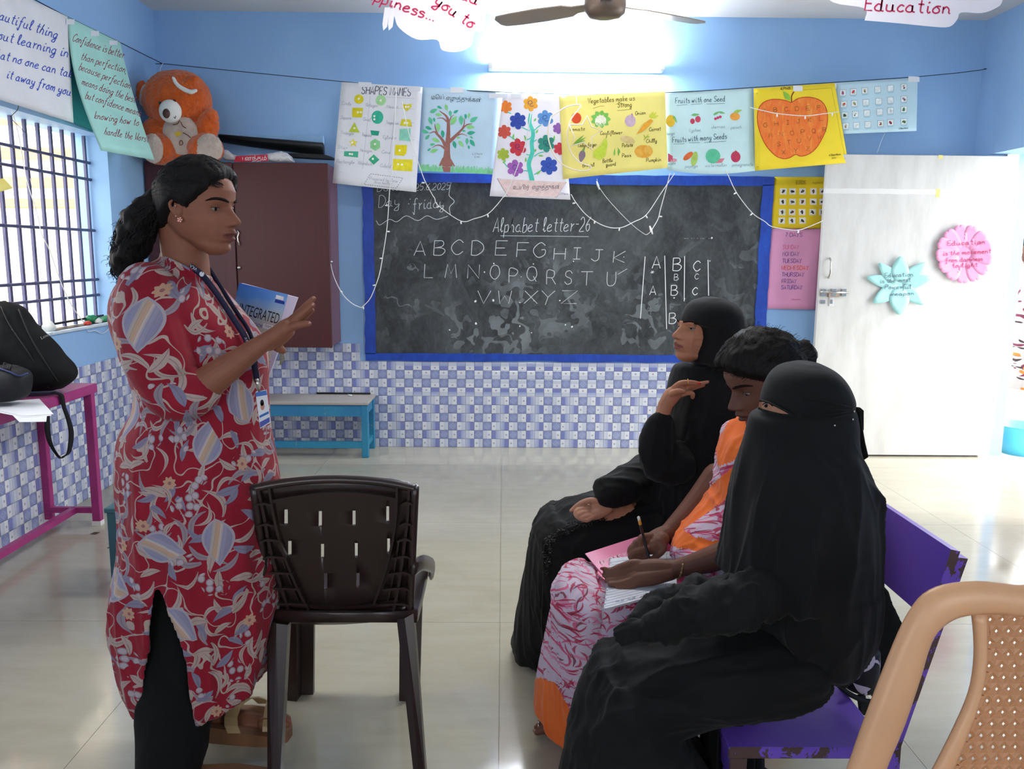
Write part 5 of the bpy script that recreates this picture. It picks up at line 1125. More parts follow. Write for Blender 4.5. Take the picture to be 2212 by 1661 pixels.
slots = [(613, 1105, 1138, .09), (686, 1111, 1145, .06), (760, 1110, 1143, .05), (835, 1098, 1132, .05), (621, 1174, 1206, .08), (691, 1183, 1214, .05), (765, 1181, 1211, .05), (837, 1168, 1199, .05), (698, 1247, 1281, .06), (769, 1246, 1275, .07)]
# sheet between left and right with slots cut
xs = sorted(set([545, 560, 580, 650, 723, 800, 880, 900]+[x+s for x, _, _, _ in slots for s in (-3.6, 3.6)])); ys_ = sorted(set([1040, 1070, 1320, 1345]+[v for _, a, c, _ in slots for v in (a, c)]))
V = []; F = []; idx = {}
def vv(x, y):
    k = (x, y)
    if k not in idx:
        xl, xr = LX(y)+4, RX(y)-4; X = min(max(x, xl), xr); Y_ = max(y, ptop(X)) if y < 1060 else y
        sk = 0
        idx[k] = len(V); V.append(pl(X+(y-1190)*.04*(1 if X < 723 else .3)*0, Y_, -.004))
    return idx[k]
for i in range(len(xs)-1):
    for j in range(len(ys_)-1):
        xm, ym = (xs[i]+xs[i+1])/2, (ys_[j]+ys_[j+1])/2
        if any(abs(xm-s[0]) < 3.5 and s[1] < ym < s[2] for s in slots): continue
        F.append((vv(xs[i], ys_[j]), vv(xs[i+1], ys_[j]), vv(xs[i+1], ys_[j+1]), vv(xs[i], ys_[j+1])))
b = MB(); b.add(V, F); o = b.build('back_panel', M_brn, ch, True); q = o.modifiers.new('s', 'SOLIDIFY'); q.thickness = .006; q.offset = 0
def strip(name, pts, w, d, o0=0., sub=3):
    "raised rib: px polyline, w px wide, d deep towards the camera"
    P = smooth(pts, sub); P = P[:, :2]; T = np.gradient(P, axis=0); T /= np.hypot(T[:, 0], T[:, 1])[:, None]; Nn = np.stack([-T[:, 1], T[:, 0]], 1)*w/2
    b = MB(); b.loft([[pl(*(p+n_), o0), pl(*(p+n_), o0+d), pl(*(p-n_), o0+d), pl(*(p-n_), o0)] for p, n_ in zip(P, Nn)]); return b.build(name, M_brn, ch)
tp = [(x, ptop(x)+7) for x in (548, 570, 600, 650, 723, 800, 850, 880, 898)]
b = MB(); P = smooth(tp, 3); b.tube([pl(x, y, .006) for x, y in P], [(.012, .010)]*len(P), 10); b.build('top_rail', M_brn, ch, True)
for xf in (LX, RX): b = MB(); s_ = 1 if xf is LX else -1; P = [(xf(y)+s_*9, y) for y in (1052, 1120, 1200, 1280, 1345)]; b.tube([pl(x, y, .004) for x, y in smooth(P, 3)], [(.0115, .016)]*13, 10); b.build('side_frame', M_brn, ch, True)
strip('cross_rib', [(588, 1083), (650, 1075), (723, 1071), (800, 1073), (858, 1080)], 7, .016)
strip('cross_rib', [(625, 1308), (690, 1318), (741, 1320), (800, 1312), (860, 1298)], 7, .014)
strip('side_rib', [(583, 1052), (592, 1110), (605, 1170), (628, 1240), (660, 1310), (680, 1345)], 5, .022)
strip('side_rib', [(560, 1052), (572, 1110), (584, 1180), (605, 1260), (628, 1335)], 6, .020)
strip('side_rib', [(600, 1175), (618, 1240), (645, 1310)], 3.5, .014)
strip('side_rib', [(858, 1050), (856, 1110), (848, 1170), (830, 1240), (806, 1310)], 5, .022)
strip('side_rib', [(884, 1052), (882, 1110), (874, 1180), (862, 1260), (850, 1320)], 6, .020)
strip('side_rib', [(862, 1165), (850, 1240), (835, 1310)], 3.5, .014)
for k, y in enumerate((1085, 1130, 1164, 1201, 1236, 1270, 1304, 1326)):
    xl = LX(y)+10; strip('short_rib', [(xl, y+4), (xl+14, y-1), (ILX(y)+(-4 if k < 2 else 4), y+4)], 4.5, .024, 0, 2)
    xr = RX(y)-10; strip('short_rib', [(xr, y+1), (xr-14, y-3), (IRX(y)+6, y+4)], 4.5, .024, 0, 2)
b = MB(); rings = []
for x in np.linspace(585, 888, 13):
    yb = pbot(x); p = pl(x, yb-32, .0); q = pl(x, yb, -.02); rings.append([p, p+np.array((0, .02, 0)), q+np.array((0, .03, 0)), q, (p+q)/2+np.array((0, -.012, 0))])
b.loft(rings); b.build('back_skirt', M_brn, ch, True)
zs = .42
seat = MB(); sx0, sx1 = -.615, -.225
prof = [(2.085, .435), (2.12, .425), (2.2, .42), (2.35, .425), (2.48, .432), (2.51, .42), (2.515, .39)]
seat.loft([[np.array((sx0+.0, y, z)), np.array((sx0+.1, y, z-.006)), np.array((sx1-.1, y, z-.006)), np.array((sx1, y, z)), np.array((sx1, y, z-.035)), np.array((sx0, y, z-.035))] for y, z in prof]); seat.build('seat', M_brn, ch, True)
def leg(pts):
    b = MB(); b.loft([[np.array(p) for p in r] for r in pts]); return b.build('leg', M_brn, ch)
def legpx(tl, tr, bl, br, Y0, Y1, d):
    a, b_, c, e = W(*tl, Y0), W(*tr, Y0), W(*bl, Y1), W(*br, Y1); D = np.array((0, d, 0))
    for q in (c, e): q[2] = 0
    m1 = (a+b_)/2-np.array((0, .012, 0)); m2 = (c+e)/2-np.array((0, .010, 0)); leg([[a, m1, b_, b_+D, a+D], [c, m2, e, e+D, c+D]])
legpx((577, 1335), (622, 1350), (578, 1718), (604, 1718), 2.085, 1.955, .035); legpx((857, 1338), (893, 1325), (897, 1715), (922, 1715), 2.085, 1.955, .035)
# L-section front legs
for x0, x1 in ((-.662, -.575), (-.315, -.24)):
    y = 2.42; leg([[(x0+.01, y-.05, .41), (x0+.045, y-.055, .41), (x0+.05, y, .41), (x1, y, .41), (x1, y+.02, .41), (x0+.03, y+.02, .41), (x0+.01, y+.02, .41)], [(x0, y-.035, 0), (x0+.03, y-.04, 0), (x0+.035, y, 0), (x1-.015, y, 0), (x1-.015, y+.02, 0), (x0+.02, y+.02, 0), (x0, y+.02, 0)]])
for s_, xs_ in ((-1, (-.612, -.635, -.640, -.630)), (1, (-.228, -.212, -.207, -.215))):
    b = MB(); b.tube(smooth([(xs_[0], 2.03, .575), (xs_[1], 2.12, .555), (xs_[2], 2.25, .50), (xs_[2], 2.36, .45), (xs_[3], 2.43, .40)], 4), [(.009, .022)]*17, 10); b.build('seat_side', M_brn, ch, True)
# ---- purple bench
def purp():
    t = NT('purple_paint'); co = t.co(); n = t.noise(co, 9, 6, .75, .6); sep = t.node('ShaderNodeSeparateXYZ', {0: t.co()}); v = t.noise(co, 2.5, 3)
    geo = t.node('ShaderNodeNewGeometry'); nz = t.node('ShaderNodeSeparateXYZ', {0: geo.outputs['Normal']}).outputs
    edge = t.math('GREATER_THAN', t.math('ABSOLUTE', nz[1]), .6)   # the worn front edge shows bare wood
    thr = t.math('SUBTRACT', .70, t.math('MULTIPLY', edge, .21)); k = t.math('GREATER_THAN', n, thr)
    t.set(t.b.inputs['Base Color'], t.mix(k, t.ramp(v, [(.3, '#694abc'), (.7, '#7958ca')]), lin('#4f3c3a'))); t.bump(k, .4, .0015); return t.fin(None, .42, .4)
M_pur = purp(); M_dark = mat('dark_worn_wood', '#2d2330', .6, .2, .1, 20)
pb = empty('purple_bench', (.62, 2.1, 0), 'chipped purple painted bench with backrest under the three seated women', 'bench')
BY0, BY1 = 1.49, 2.86
MB().box((.452, BY0, .395), (.772, BY1, .42), M_pur, bev=.0025).build('seat', parent=pb)
for y in (BY0+.005, BY1-.055):
    MB().box((.457, y, 0), (.492, y+.045, .395), M_pur, bev=.002).build('leg', parent=pb)
    b = MB(); x0 = .772; top = .815; b.loft([[np.array(p) for p in r] for r in ([(x0, y, 0), (x0+.03, y, 0), (x0+.03, y+.045, 0), (x0, y+.045, 0)], [(x0-.005, y, .42), (x0+.025, y, .42), (x0+.025, y+.045, .42), (x0-.005, y+.045, .42)], [(.862, y, top), (.893, y, top-.004), (.893, y+.045, top-.004), (.862, y+.045, top)])]); b.build('leg', M_pur, pb)
MB().box((.457, BY0+.02, .35), (.475, BY1-.02, .395), M_pur).build('front_apron', parent=pb)
xa, xb, za, zb = .842, .868, .69, .835
b = MB(); b.add([(.820, BY0-.01, za), (.833, BY0-.01, za-.002), (xb, BY0-.01, zb-.004), (xb-.018, BY0-.01, zb), (.820, BY1, za), (.833, BY1, za-.002), (xb, BY1, zb-.004), (xb-.018, BY1, zb)], [(0, 1, 2, 3), (7, 6, 5, 4), (0, 3, 7, 4), (1, 5, 6, 2), (3, 2, 6, 7), (0, 4, 5, 1)]); b.build('backrest', M_pur, pb)
MB().box((.47, 1.515, .15), (.785, 1.535, .18), M_pur).build('side_rail', parent=pb); MB().box((.47, 2.82, .15), (.785, 2.84, .18), M_pur).build('side_rail', parent=pb)
# ---- tan plastic chair at the right edge (back towards the women)
M_tan = mat('tan_plastic', '#d2a076', .38, .45, .03, 6); YC = 1.2
tc = empty('plastic_chair', (.83, 1.0, 0), 'tan plastic chair with woven pattern back in the right foreground', 'chair')
OUT = [(1775, 1820), (1830, 1661), (1865, 1560), (1905, 1455), (1940, 1370), (1965, 1322), (1995, 1284), (2040, 1263), (2110, 1255), (2170, 1260)]; INN = [(1860, 1820), (1913, 1661), (1955, 1560), (1990, 1455), (2005, 1402), (2025, 1362), (2060, 1337), (2098, 1328), (2150, 1326), (2190, 1330)]
AXX = 2205
def mir(p): return (2*AXX-p[0]+0, p[1]+(AXX-p[0])*.0)
OUT2 = OUT+[(2205, 1264)]+[mir(p) for p in OUT[::-1]]; INN2 = INN+[(2205, 1331)]+[mir(p) for p in INN[::-1]]
tY = lambda x, y, o=0.: W(x, y, YC-(y-1260)/400*.035-o)
A_ = smooth(OUT2, 3); B_ = smooth(INN2, 3); b = MB(); rings = []
for p, q in zip(A_, B_):
    p3, q3 = tY(*p), tY(*q); c = (p3+q3)/2; h = (q3-p3)/2; rings.append([c+h*cos(a)+np.array((0, .017*sin(a), 0)) for a in np.linspace(0, 2*pi, 14, endpoint=False)])
b.loft(rings); b.build('back_frame', M_tan, tc, True)
PO = [(2098, 1322), (2104, 1380), (2103, 1440), (2092, 1500), (2062, 1570), (2015, 1661), (1960, 1760), (1930, 1820)]; PI_ = [(2132, 1325), (2132, 1380), (2130, 1440), (2118, 1500), (2100, 1560), (2060, 1661), (2010, 1760), (1980, 1820)]
for s_ in (0, 1):
    P, Q_ = (PO, PI_) if not s_ else ([mir(p) for p in PO], [mir(p) for p in PI_]); A_ = smooth(P, 3); B_ = smooth(Q_, 3); b = MB()
    b.loft([[(tY(*p)+tY(*q))/2+(tY(*q)-tY(*p))/2*cos(a)+np.array((0, .010*sin(a), 0)) for a in np.linspace(0, 2*pi, 10, endpoint=False)] for p, q in zip(A_, B_)]); b.build('panel_frame', M_tan, tc, True)
# woven panel: sheet with a diagonal lattice of small holes
V = []; F = []; ys2 = np.arange(1326, 1822, 25.)
def xl_(y): P = np.array(PI_); return np.interp(y, P[:, 1], P[:, 0])-6
for j, y in enumerate(ys2):
    nC = max(3, round(2*(AXX-xl_(y+12))/25))
    for i in range(nC):
        u0, u1 = (i+(j % 2)*.5)/nC, (i+1+(j % 2)*.5)/nC
        if u0 >= .999: continue
        u1 = min(u1, 1)
        def pt(u, yy): a = xl_(yy); return (a+(2*AXX-2*a)*u, yy)
        c = [pt(u0, y), pt(u1, y), pt(u1, y+25), pt(u0, y+25)]
        if i == 0 and j % 2: c0 = [pt(0, y), pt(u0, y), pt(u0, y+25), pt(0, y+25)]; k = len(V); V += [tY(*p) for p in c0]; F.append((k, k+1, k+2, k+3))
        m0 = np.mean(c, 0); R = 4.2; hole = [(m0[0], m0[1]-R), (m0[0]+R*.8, m0[1]), (m0[0], m0[1]+R), (m0[0]-R*.8, m0[1])]
        mids = [((c[q][0]+c[(q+1) % 4][0])/2, (c[q][1]+c[(q+1) % 4][1])/2) for q in range(4)]
        k = len(V); V += [tY(*p) for p in c]+[tY(p[0], p[1], .0015) for p in mids]+[tY(p[0], p[1], -.001) for p in hole]
        for q in range(4):     # corner q lies between mid q-1 and mid q
            F.append((k+q, k+4+q, k+8+q, k+4+(q-1) % 4)) if 0 else None
            F.append((k+q, k+4+q, k+4+(q-1) % 4)); F.append((k+4+q, k+8+(q+1) % 4, k+8+q, k+4+(q-1) % 4)) if 0 else F.append((k+4+(q-1) % 4, k+4+q, k+8+q, k+8+(q-1) % 4))
b = MB(); b.add(V, F); o = b.build('woven_panel', mat('tan_panel', '#b9855c', .45, .4, .03, 6), tc); q = o.modifiers.new('s', 'SOLIDIFY'); q.thickness = .004; o['kind'] = 'part'; del o['kind']
b = MB(); sy0, sy1 = .74, 1.17; b.loft([[np.array((x, y, .43)) for x in (.60, .98)]+[np.array((x, y, .40)) for x in (.98, .60)] for y in (sy0, .8, 1.0, sy1)]); b.build('seat', M_tan, tc)
for x, y in ((.61, .76), (.97, .76), (.61, 1.15), (.97, 1.15)): b = MB(); b.loft([[np.array((x+a*.022, y+c*.022, z)) for a, c in ((-1, -1), (1, -1), (1, 1), (-1, 1))] for z in (0, .41)]); b.build('leg', M_tan, tc)
# ================================================================== PEOPLE
def skin_mat(name, rough=.58):
    t = NT(name); a = t.node('ShaderNodeVertexColor', layer_name='Col'); n = t.noise(t.co(), 60, 4)
    c = t.mix(t.math('MULTIPLY', n, .18), a.outputs[0], lin('#2a1410')); t.set(t.b.inputs['Base Color'], c)
    t.bump(t.noise(t.co(), 700, 3), .10, .0006); t.b.inputs['Subsurface Weight'].default_value = .06; t.b.inputs['Subsurface Radius'].default_value = (.01, .004, .002); return t.fin(None, rough, .3)
M_skin = skin_mat('skin'); M_eye = mat('eye_white', '#83776f', .5, .2, 0); M_iris = mat('eye_iris', '#0d0706', .4, .15, 0)
M_hair = None
def hair_mat():
    t = NT('black_hair'); n = t.noise(t.mapping(t.co(), (60, 60, 12)), 6, 4, .7); t.set(t.b.inputs['Base Color'], t.ramp(n, [(.35, '#0b0a0a'), (.7, '#1e1a19')])); t.bump(n, .5, .002); return t.fin(None, .6, .14)
M_hair = hair_mat()
def G(x, s): return np.exp(-(x/s)**2)
_z = [0, .006, .014, .022, .035, .052, .070, .090, .110, .122, .135, .160, .185, .203, .215, .222, .2255]
_f = [.030, .052, .064, .070, .071, .080, .081, .080, .0765, .0755, .080, .083, .073, .053, .032, .016, .003]
_b = [.01, -.008, -.022, -.034, -.052, -.070, -.083, -.093, -.099, -.101, -.102, -.099, -.086, -.067, -.046, -.028, -.008]
_w = [.016, .028, .037, .043, .051, .058, .064, .069, .072, .0735, .0745, .073, .066, .052, .036, .022, .006]
def head_surf(z, th):
    f = np.interp(z, _z, _f); b = np.interp(z, _z, _b); w = np.interp(z, _z, _w); xc = -.016
    c = np.cos(th); s = np.sin(th); xc = np.minimum(xc, (f+b)/2+.012) if np.isscalar(z) else np.where(z > .19, (f+b)/2, np.where(z < .03, (f+b)/2, xc))
    cc = np.sign(c)*np.abs(c)**np.where(c > 0, .92, 1.0)
    x = xc+np.where(c > 0, f-xc, xc-b)*cc; y = w*s; fr = np.clip(c, 0, 1)**.5
    ay = np.abs(y)
    nz = np.interp(z, [.068, .074, .079, .086, .094, .108, .120, .130], [0, .005, .0205, .0260, .0225, .0125, .005, 0]); ns = np.interp(z, [.07, .08, .088, .1, .125], [.018, .0180, .0145, .0095, .008])
    x = x+fr*(nz*G(y, ns)+.0060*G(z-.080, .006)*G(ay-.0145, .0055)
      +.0130*G(z-.0605, .0060)*G(y, .022)+.0135*G(z-.0445, .0066)*G(y, .020)-.0055*G(z-.0528, .0026)*G(y, .022)
      +.0050*G(z-.019, .011)*G(y, .018)+.003*G(z-.134, .006)*G(ay-.025, .016)-.0085*G(z-.117, .0095)*G(ay-.030, .013)-.003*G(z-.036, .006)*G(y, .02)
      +.003*G(z-.085, .014)*G(ay-.042, .014))
    # jaw line rises towards the ear
    z2 = z+np.maximum(0, .045-x)*.36*np.clip(1-z/.08, 0, 1)**1.3
    return np.stack([x, y, z2], -1)
def rotm(yaw, pitch, roll=0.):
    "local +x (face) -> yaw about z; pitch > 0 looks down; roll about face axis"
    cy, sy = cos(yaw), sin(yaw); cp, sp = cos(pitch), sin(pitch); cr, sr = cos(roll), sin(roll)
    Rz = np.array([[cy, -sy, 0], [sy, cy, 0], [0, 0, 1]]); Ry = np.array([[cp, 0, sp], [0, 1, 0], [-sp, 0, cp]]); Rx = np.array([[1, 0, 0], [0, cr, -sr], [0, sr, cr]])
    return Rz@Ry@Rx
class Head:
    def __init__(s, anchor, px, Y, yaw, pitch, roll=0., sc=1.):
        s.R = rotm(radians(yaw), radians(pitch), radians(roll))*sc; s.o = W(px[0], px[1], Y)-s.R@np.array(anchor)
    def w(s, p): return np.asarray(p)@s.R.T+s.o
    def mesh(s, skin, lip, neck=None, fine=True):
        nz, na = 96, 132; t = np.linspace(0, 2*pi, na, endpoint=False); th = t-.55*np.sin(t)
        zz = np.concatenate([np.linspace(0, .15, 72), np.linspace(.153, .2255, nz-72)])
        V = []; C = []; sk = np.array(lin(skin)[:3]); lp = np.array(lin(lip)[:3])
        for z in zz:
            P = head_surf(np.full(na, z), th); V.append(P); ay = np.abs(P[:, 1]); c = np.tile(sk, (na, 1))
            up = .0655-.9*np.maximum(ay-.005, 0)**1.0*.55; lo = .0395+.35*ay
            m = ((z < up) & (z > lo) & (ay < .0245) & (np.cos(th) > 0)).astype(float)[:, None]; c = c*(1-m)+lp*m
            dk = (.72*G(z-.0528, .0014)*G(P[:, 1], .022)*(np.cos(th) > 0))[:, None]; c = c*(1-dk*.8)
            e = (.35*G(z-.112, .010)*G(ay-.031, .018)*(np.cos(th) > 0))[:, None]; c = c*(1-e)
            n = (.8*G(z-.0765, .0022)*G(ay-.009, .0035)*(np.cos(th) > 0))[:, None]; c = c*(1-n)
            ck = (.25*G(z-.09, .02)*G(ay-.045, .02)*(np.cos(th) > 0))[:, None]; c = c*(1-ck)+c*ck*np.array((1.25, 1.05, 1.0))
            C.append(c)
        V = np.vstack(V); C = np.vstack(C); F = []
        for i in range(nz-1):
            for j in range(na): F.append((i*na+j, i*na+(j+1) % na, (i+1)*na+(j+1) % na, (i+1)*na+j))
        k = len(V); V = np.vstack([V, [[.02, 0, .002], [-.004, 0, .226]]]); C = np.vstack([C, [sk, sk]])
        for j in range(na): F.append((k, (j+1) % na, j)); F.append((k+1, (nz-1)*na+j, (nz-1)*na+(j+1) % na))
        hb = MB(); hb.add(s.w(V), F)
        b = MB()
        for sd in (1, -1):
            c = np.array(s.eye_c(sd)); 
            for (lo, hi, r) in ((20, 79, .0150), (112, 150, .0146)):
                vs_, fs = [], []; na_, nl = 16, 6
                for i in range(nl+1):
                    la = radians(lo+(hi-lo)*i/nl)
                    for j in range(na_+1):
                        lo_ = radians(-88+176*j/na_); rr = r; q = np.array((rr*sin(la)*cos(lo_), rr*1.15*sin(la)*sin(lo_), rr*.95*cos(la))); vs_.append(c+q)
                for i in range(nl):
                    for j in range(na_): fs.append((i*(na_+1)+j, i*(na_+1)+j+1, (i+1)*(na_+1)+j+1, (i+1)*(na_+1)+j))
                b.add(vs_, fs)
        lids = b; b = MB()
        for sd in (1, -1):
            w0 = .0725*sd; rim = [(-.008, w0*1.0, .088), (-.016, w0*1.07, .094), (-.026, w0*1.14, .110), (-.028, w0*1.17, .124), (-.018, w0*1.15, .133), (-.006, w0*1.08, .130), (-.002, w0*1.02, .120)]
            b.limb(rim, [.004, .0042, .0042, .004, .004, .0038, .003], 10, sub=3); b.ell((-.014, w0*1.03, .112), (.012, .005, .021), 12, 8); b.ell((-.006, w0*1.02, .087), (.006, .0035, .008), 10, 7)
            b.limb([(-.010, w0*1.08, .098), (-.019, w0*1.12, .110), (-.016, w0*1.12, .123)], [.0028, .003, .0025], 8, sub=3)
        hb.add(s.w(np.array(b.v)), b.f); kv = np.array(hb.v); kc = np.vstack([C, np.tile(sk*.93, (len(b.v), 1))])
        if neck:
            hch(hb, neck, 24); nk = np.array(hb.v[len(kv):]); kv = np.vstack([kv, nk]); kc = np.vstack([kc, np.tile(sk*.95, (len(nk), 1))])
        V2, N2, F2 = remesh(hb, .0022 if fine else .005, 2, .5)
        Fq = np.asarray(F2); Ri = np.linalg.inv(s.R); LV = (V2-s.o)@Ri.T; mk = np.clip((.070-LV[:, 2])/.02, 0, 1)*np.clip((.062-LV[:, 0])/.012, 0, 1)
        E1 = np.concatenate([Fq[:, [0, 1]], Fq[:, [1, 2]], Fq[:, [2, 3]], Fq[:, [3, 0]]]); dg_ = np.bincount(E1.ravel(), minlength=len(V2))[:, None]
        for _ in range(28 if fine else 0):
            A_ = np.zeros_like(V2)
            for c_ in range(3): A_[:, c_] = np.bincount(E1[:, 0], V2[E1[:, 1], c_], len(V2))+np.bincount(E1[:, 1], V2[E1[:, 0], c_], len(V2))
            V2 = V2+(A_/dg_-V2)*mk[:, None]*.6
        from mathutils.kdtree import KDTree
        kd = KDTree(len(kv)); [kd.insert(p, i) for i, p in enumerate(kv)]; kd.balance(); C2 = np.array([kc[kd.find(p)[1]] for p in V2])
        lv = s.w(np.array(lids.v)); k = len(V2); s.V = np.vstack([V2, lv]); s.F = [tuple(int(i) for i in f) for f in F2]+[tuple(k+i for i in f) for f in lids.f]; s.C = np.vstack([C2, np.tile(sk*.80, (len(lv), 1))]); return s
    def eye_c(s, sd): return (.0500, .031*sd, .1165)
    def parts(s, root, brow='#1d1210', look=(1, 0, 0), both=True):
        for sd in (1, -1):
            c = np.array(s.eye_c(sd)); b = MB(); b.ell(c, (.0138, .0152, .0134), 18, 12); L = np.array(look, float); L /= np.linalg.norm(L)
            b2 = MB(); b2.ell(c+L*.0080, (.0070, .0070, .0070), 14, 10)
            for q, m, nm in ((b, M_eye, 'eye'), (b2, M_iris, 'iris')):
                q.v = [tuple(v) for v in s.w(np.array(q.v))]
                if nm == 'eye': eo = q.build('eye', m, root, True)
                else: q.build('iris', m, eo, True)
            b = MB(); P = [head_surf(z, t)+np.array((.001, 0, 0)) for z, t in ((.1335, .16*sd), (.1375, .35*sd), (.1395, .55*sd), (.138, .72*sd), (.133, .88*sd))]
            b.tube(smooth(P, 3), [(.0020*k, .0042*k) for k in np.interp(np.arange(13), [0, 3, 9, 12], [.7, 1, .8, .3])], 6); b.v = [tuple(v) for v in s.w(np.array(b.v))]; b.build('eyebrow', mat('brow_hair', brow, .8, .1, 0), root, True)
            # upper lash line
            b = MB(); P = [c+.0154*np.array((sin(radians(81))*cos(a), 1.15*sin(radians(81))*sin(a), .95*cos(radians(81)))) for a in np.linspace(-1.2, 1.2, 9)]
            b.tube(P, .0007, 5); b.v = [tuple(v) for v in s.w(np.array(b.v))]; b.build('eyelashes', mat('lash', '#0c0808', .8, .1, 0), root, True)
    def hair(s, root, line, thick=.014, name='hair', amp=.0016, rear=0.):
        "cap over the skull; line(theta) gives the z of the hairline"
        nz, na = 60, 120; t = np.linspace(0, 2*pi, na, endpoint=False); V = []
        for z in np.linspace(.0, .2255, nz):
            P = head_surf(np.full(na, z), t); C0 = np.array((-.012, 0, .11)); N = P-C0; N /= np.linalg.norm(N, axis=1)[:, None]
            hl = np.array([line(a if a <= pi else a-2*pi) for a in t]); k = np.clip((z-hl)/.014, -1, 1); off = np.where(k > 0, .003+thick*np.minimum(1, k)**.6, -.012)
            off = off*(1+.0*t); V.append(P+N*off[:, None])
        V = np.vstack(V); F = []
        for i in range(nz-1):
            for j in range(na): F.append((i*na+j, i*na+(j+1) % na, (i+1)*na+(j+1) % na, (i+1)*na+j))
        k = len(V); V = np.vstack([V, [[-.005, 0, .2255+thick+.003]]])
        for j in range(na): F.append((k, (nz-1)*na+j, (nz-1)*na+(j+1) % na))
        d = vnoise(V*np.array((60, 260, 60)))*amp+vnoise(V*30)*amp; V = V+(V-np.array((-.012, 0, .11)))/.1*d[:, None]
        return mesh_obj(name, s.w(V), F, M_hair, root)
def hch(b, pts, n=12, sub=4, fl=None):
    "limb through photo points (x, y, Y, r px)"
    P = [W(x, y, Y) for x, y, Y, r in pts]; R = [r*np.linalg.norm(p-CC)/FPX*.985 for p, (x, y, Y, r) in zip(P, pts)]; return b.limb(P, R, n, sub=sub)
from mathutils.bvhtree import BVHTree
def tuck(body, lo, hi, cloths, keep=None, depth=.006):
    "press the covered part of a body under its clothes; keep(px, p) marks bare skin"
    me = body.data; n = len(me.vertices); V = np.empty(n*3); me.vertices.foreach_get('co', V); V = V.reshape(-1, 3); off = np.array(body['_o']); P = V+off
    kp = keep(PX(P), P) if keep else np.zeros(n, bool); T = []
    for c in cloths:
        co = Vector(list(c['_o'])); T.append(BVHTree.FromPolygons([v.co+co for v in c.data.vertices], [tuple(p.vertices) for p in c.data.polygons]))
    for i in range(lo, hi):
        if kp[i]: continue
        p = Vector(P[i]); best = None
        for t in T:
            q, nn, _, d = t.find_nearest(p)
            if q is None: continue
            if (p-q).dot(nn) < -depth: best = None; break
            if best is None or d < best[0]: best = (d, q, nn)
        if best and best[0] < .4: P[i] = np.array(best[1]-best[2]*depth)
    me.vertices.foreach_set('co', (P-off).ravel()); me.update()
def joined(parts):
    V = []; F = []; C = []; k = 0
    for v, f, c in parts: V.append(v); F += [tuple(k+int(i) for i in q) for q in f]; C.append(c); k += len(v)
    return np.vstack(V), F, np.vstack(C)
def skinned(b, vox, color, sm=1, shade=None):
    V, N, F = remesh(b, vox, sm); C = np.tile(np.array(lin(color)[:3]), (len(V), 1)); C *= (1+.10*vnoise(V*40))[:, None]
    return V, F, C
def folds(V, N, k, amp, seed=0., mask=None):
    "creases: sharp ridged noise stretched along k = (kx, ky, kz)"
    k = np.array(k); d = 0
    for o, (fq, w) in enumerate(((1.0, .55), (2.1, .5), (4.3, .22))):
        q = V*k*fq+seed+o*13.7; n = vnoise(q+vnoise(q*.6+7)[:, None]*.9); d = d+w*((1-np.abs(n))**3-.35)
    d = d*amp
    if mask is not None: d = d*mask
    return V+N*d[:, None]
def nails(root, pts, color, r=3.2):
    b = MB()
    for x, y, Y in pts: b = MB(); p = W(x, y, Y); k = np.linalg.norm(p-CC)/FPX; b.ell(p, (r*k, r*k*.6, r*k*.8), 10, 7); b.build('finger_nail', mat('nail_'+color.strip('#'), color, .25, .5, 0), root, True)
# ------------------------------------------------------------------ fabrics
def motif(t, uv, sc, L, w, bend, rnd=.7, seed=0., gate=None):
    "leaf shapes scattered by a 2d voronoi -> mask, local x, local y, random"
    v = t.mapping(uv, (1, 1, 1), (0, 0, seed), (seed*3.1, seed*1.7, 0))
    vo = t.node('ShaderNodeTexVoronoi', {0: v}, voronoi_dimensions='2D'); vo.inputs['Scale'].default_value = sc; vo.inputs['Randomness'].default_value = rnd
    d = t.node('ShaderNodeVectorMath', {0: v, 1: vo.outputs['Position']}, operation='SUBTRACT').outputs[0]
    d = t.node('ShaderNodeVectorMath', {0: d}, operation='SCALE'); d.inputs['Scale'].default_value = sc; d = d.outputs[0]
    cr = t.node('ShaderNodeSeparateColor', {0: vo.outputs['Color']}).outputs
    ro = t.node('ShaderNodeVectorRotate', {0: d}, rotation_type='Z_AXIS'); t.set(ro.inputs['Angle'], t.math('MULTIPLY', cr[0], 6.283))
    s = t.node('ShaderNodeSeparateXYZ', {0: ro.outputs[0]}).outputs; x = t.math('DIVIDE', s[0], L)
    y = t.math('SUBTRACT', s[1], t.math('MULTIPLY', t.math('MULTIPLY', s[0], s[0]), bend))
    x2 = t.math('MULTIPLY', x, x); prof = t.math('MULTIPLY', t.math('SUBTRACT', 1., x2), t.math('ADD', 1., t.math('MULTIPLY', x, .35)))
    m_ = t.math('GREATER_THAN', t.math('SUBTRACT', t.math('MULTIPLY', prof, w), t.math('ABSOLUTE', y)), 0.)
    if gate is not None: m_ = t.math('MULTIPLY', m_, t.math('GREATER_THAN', cr[1], gate))
    return m_, s[0], y, cr
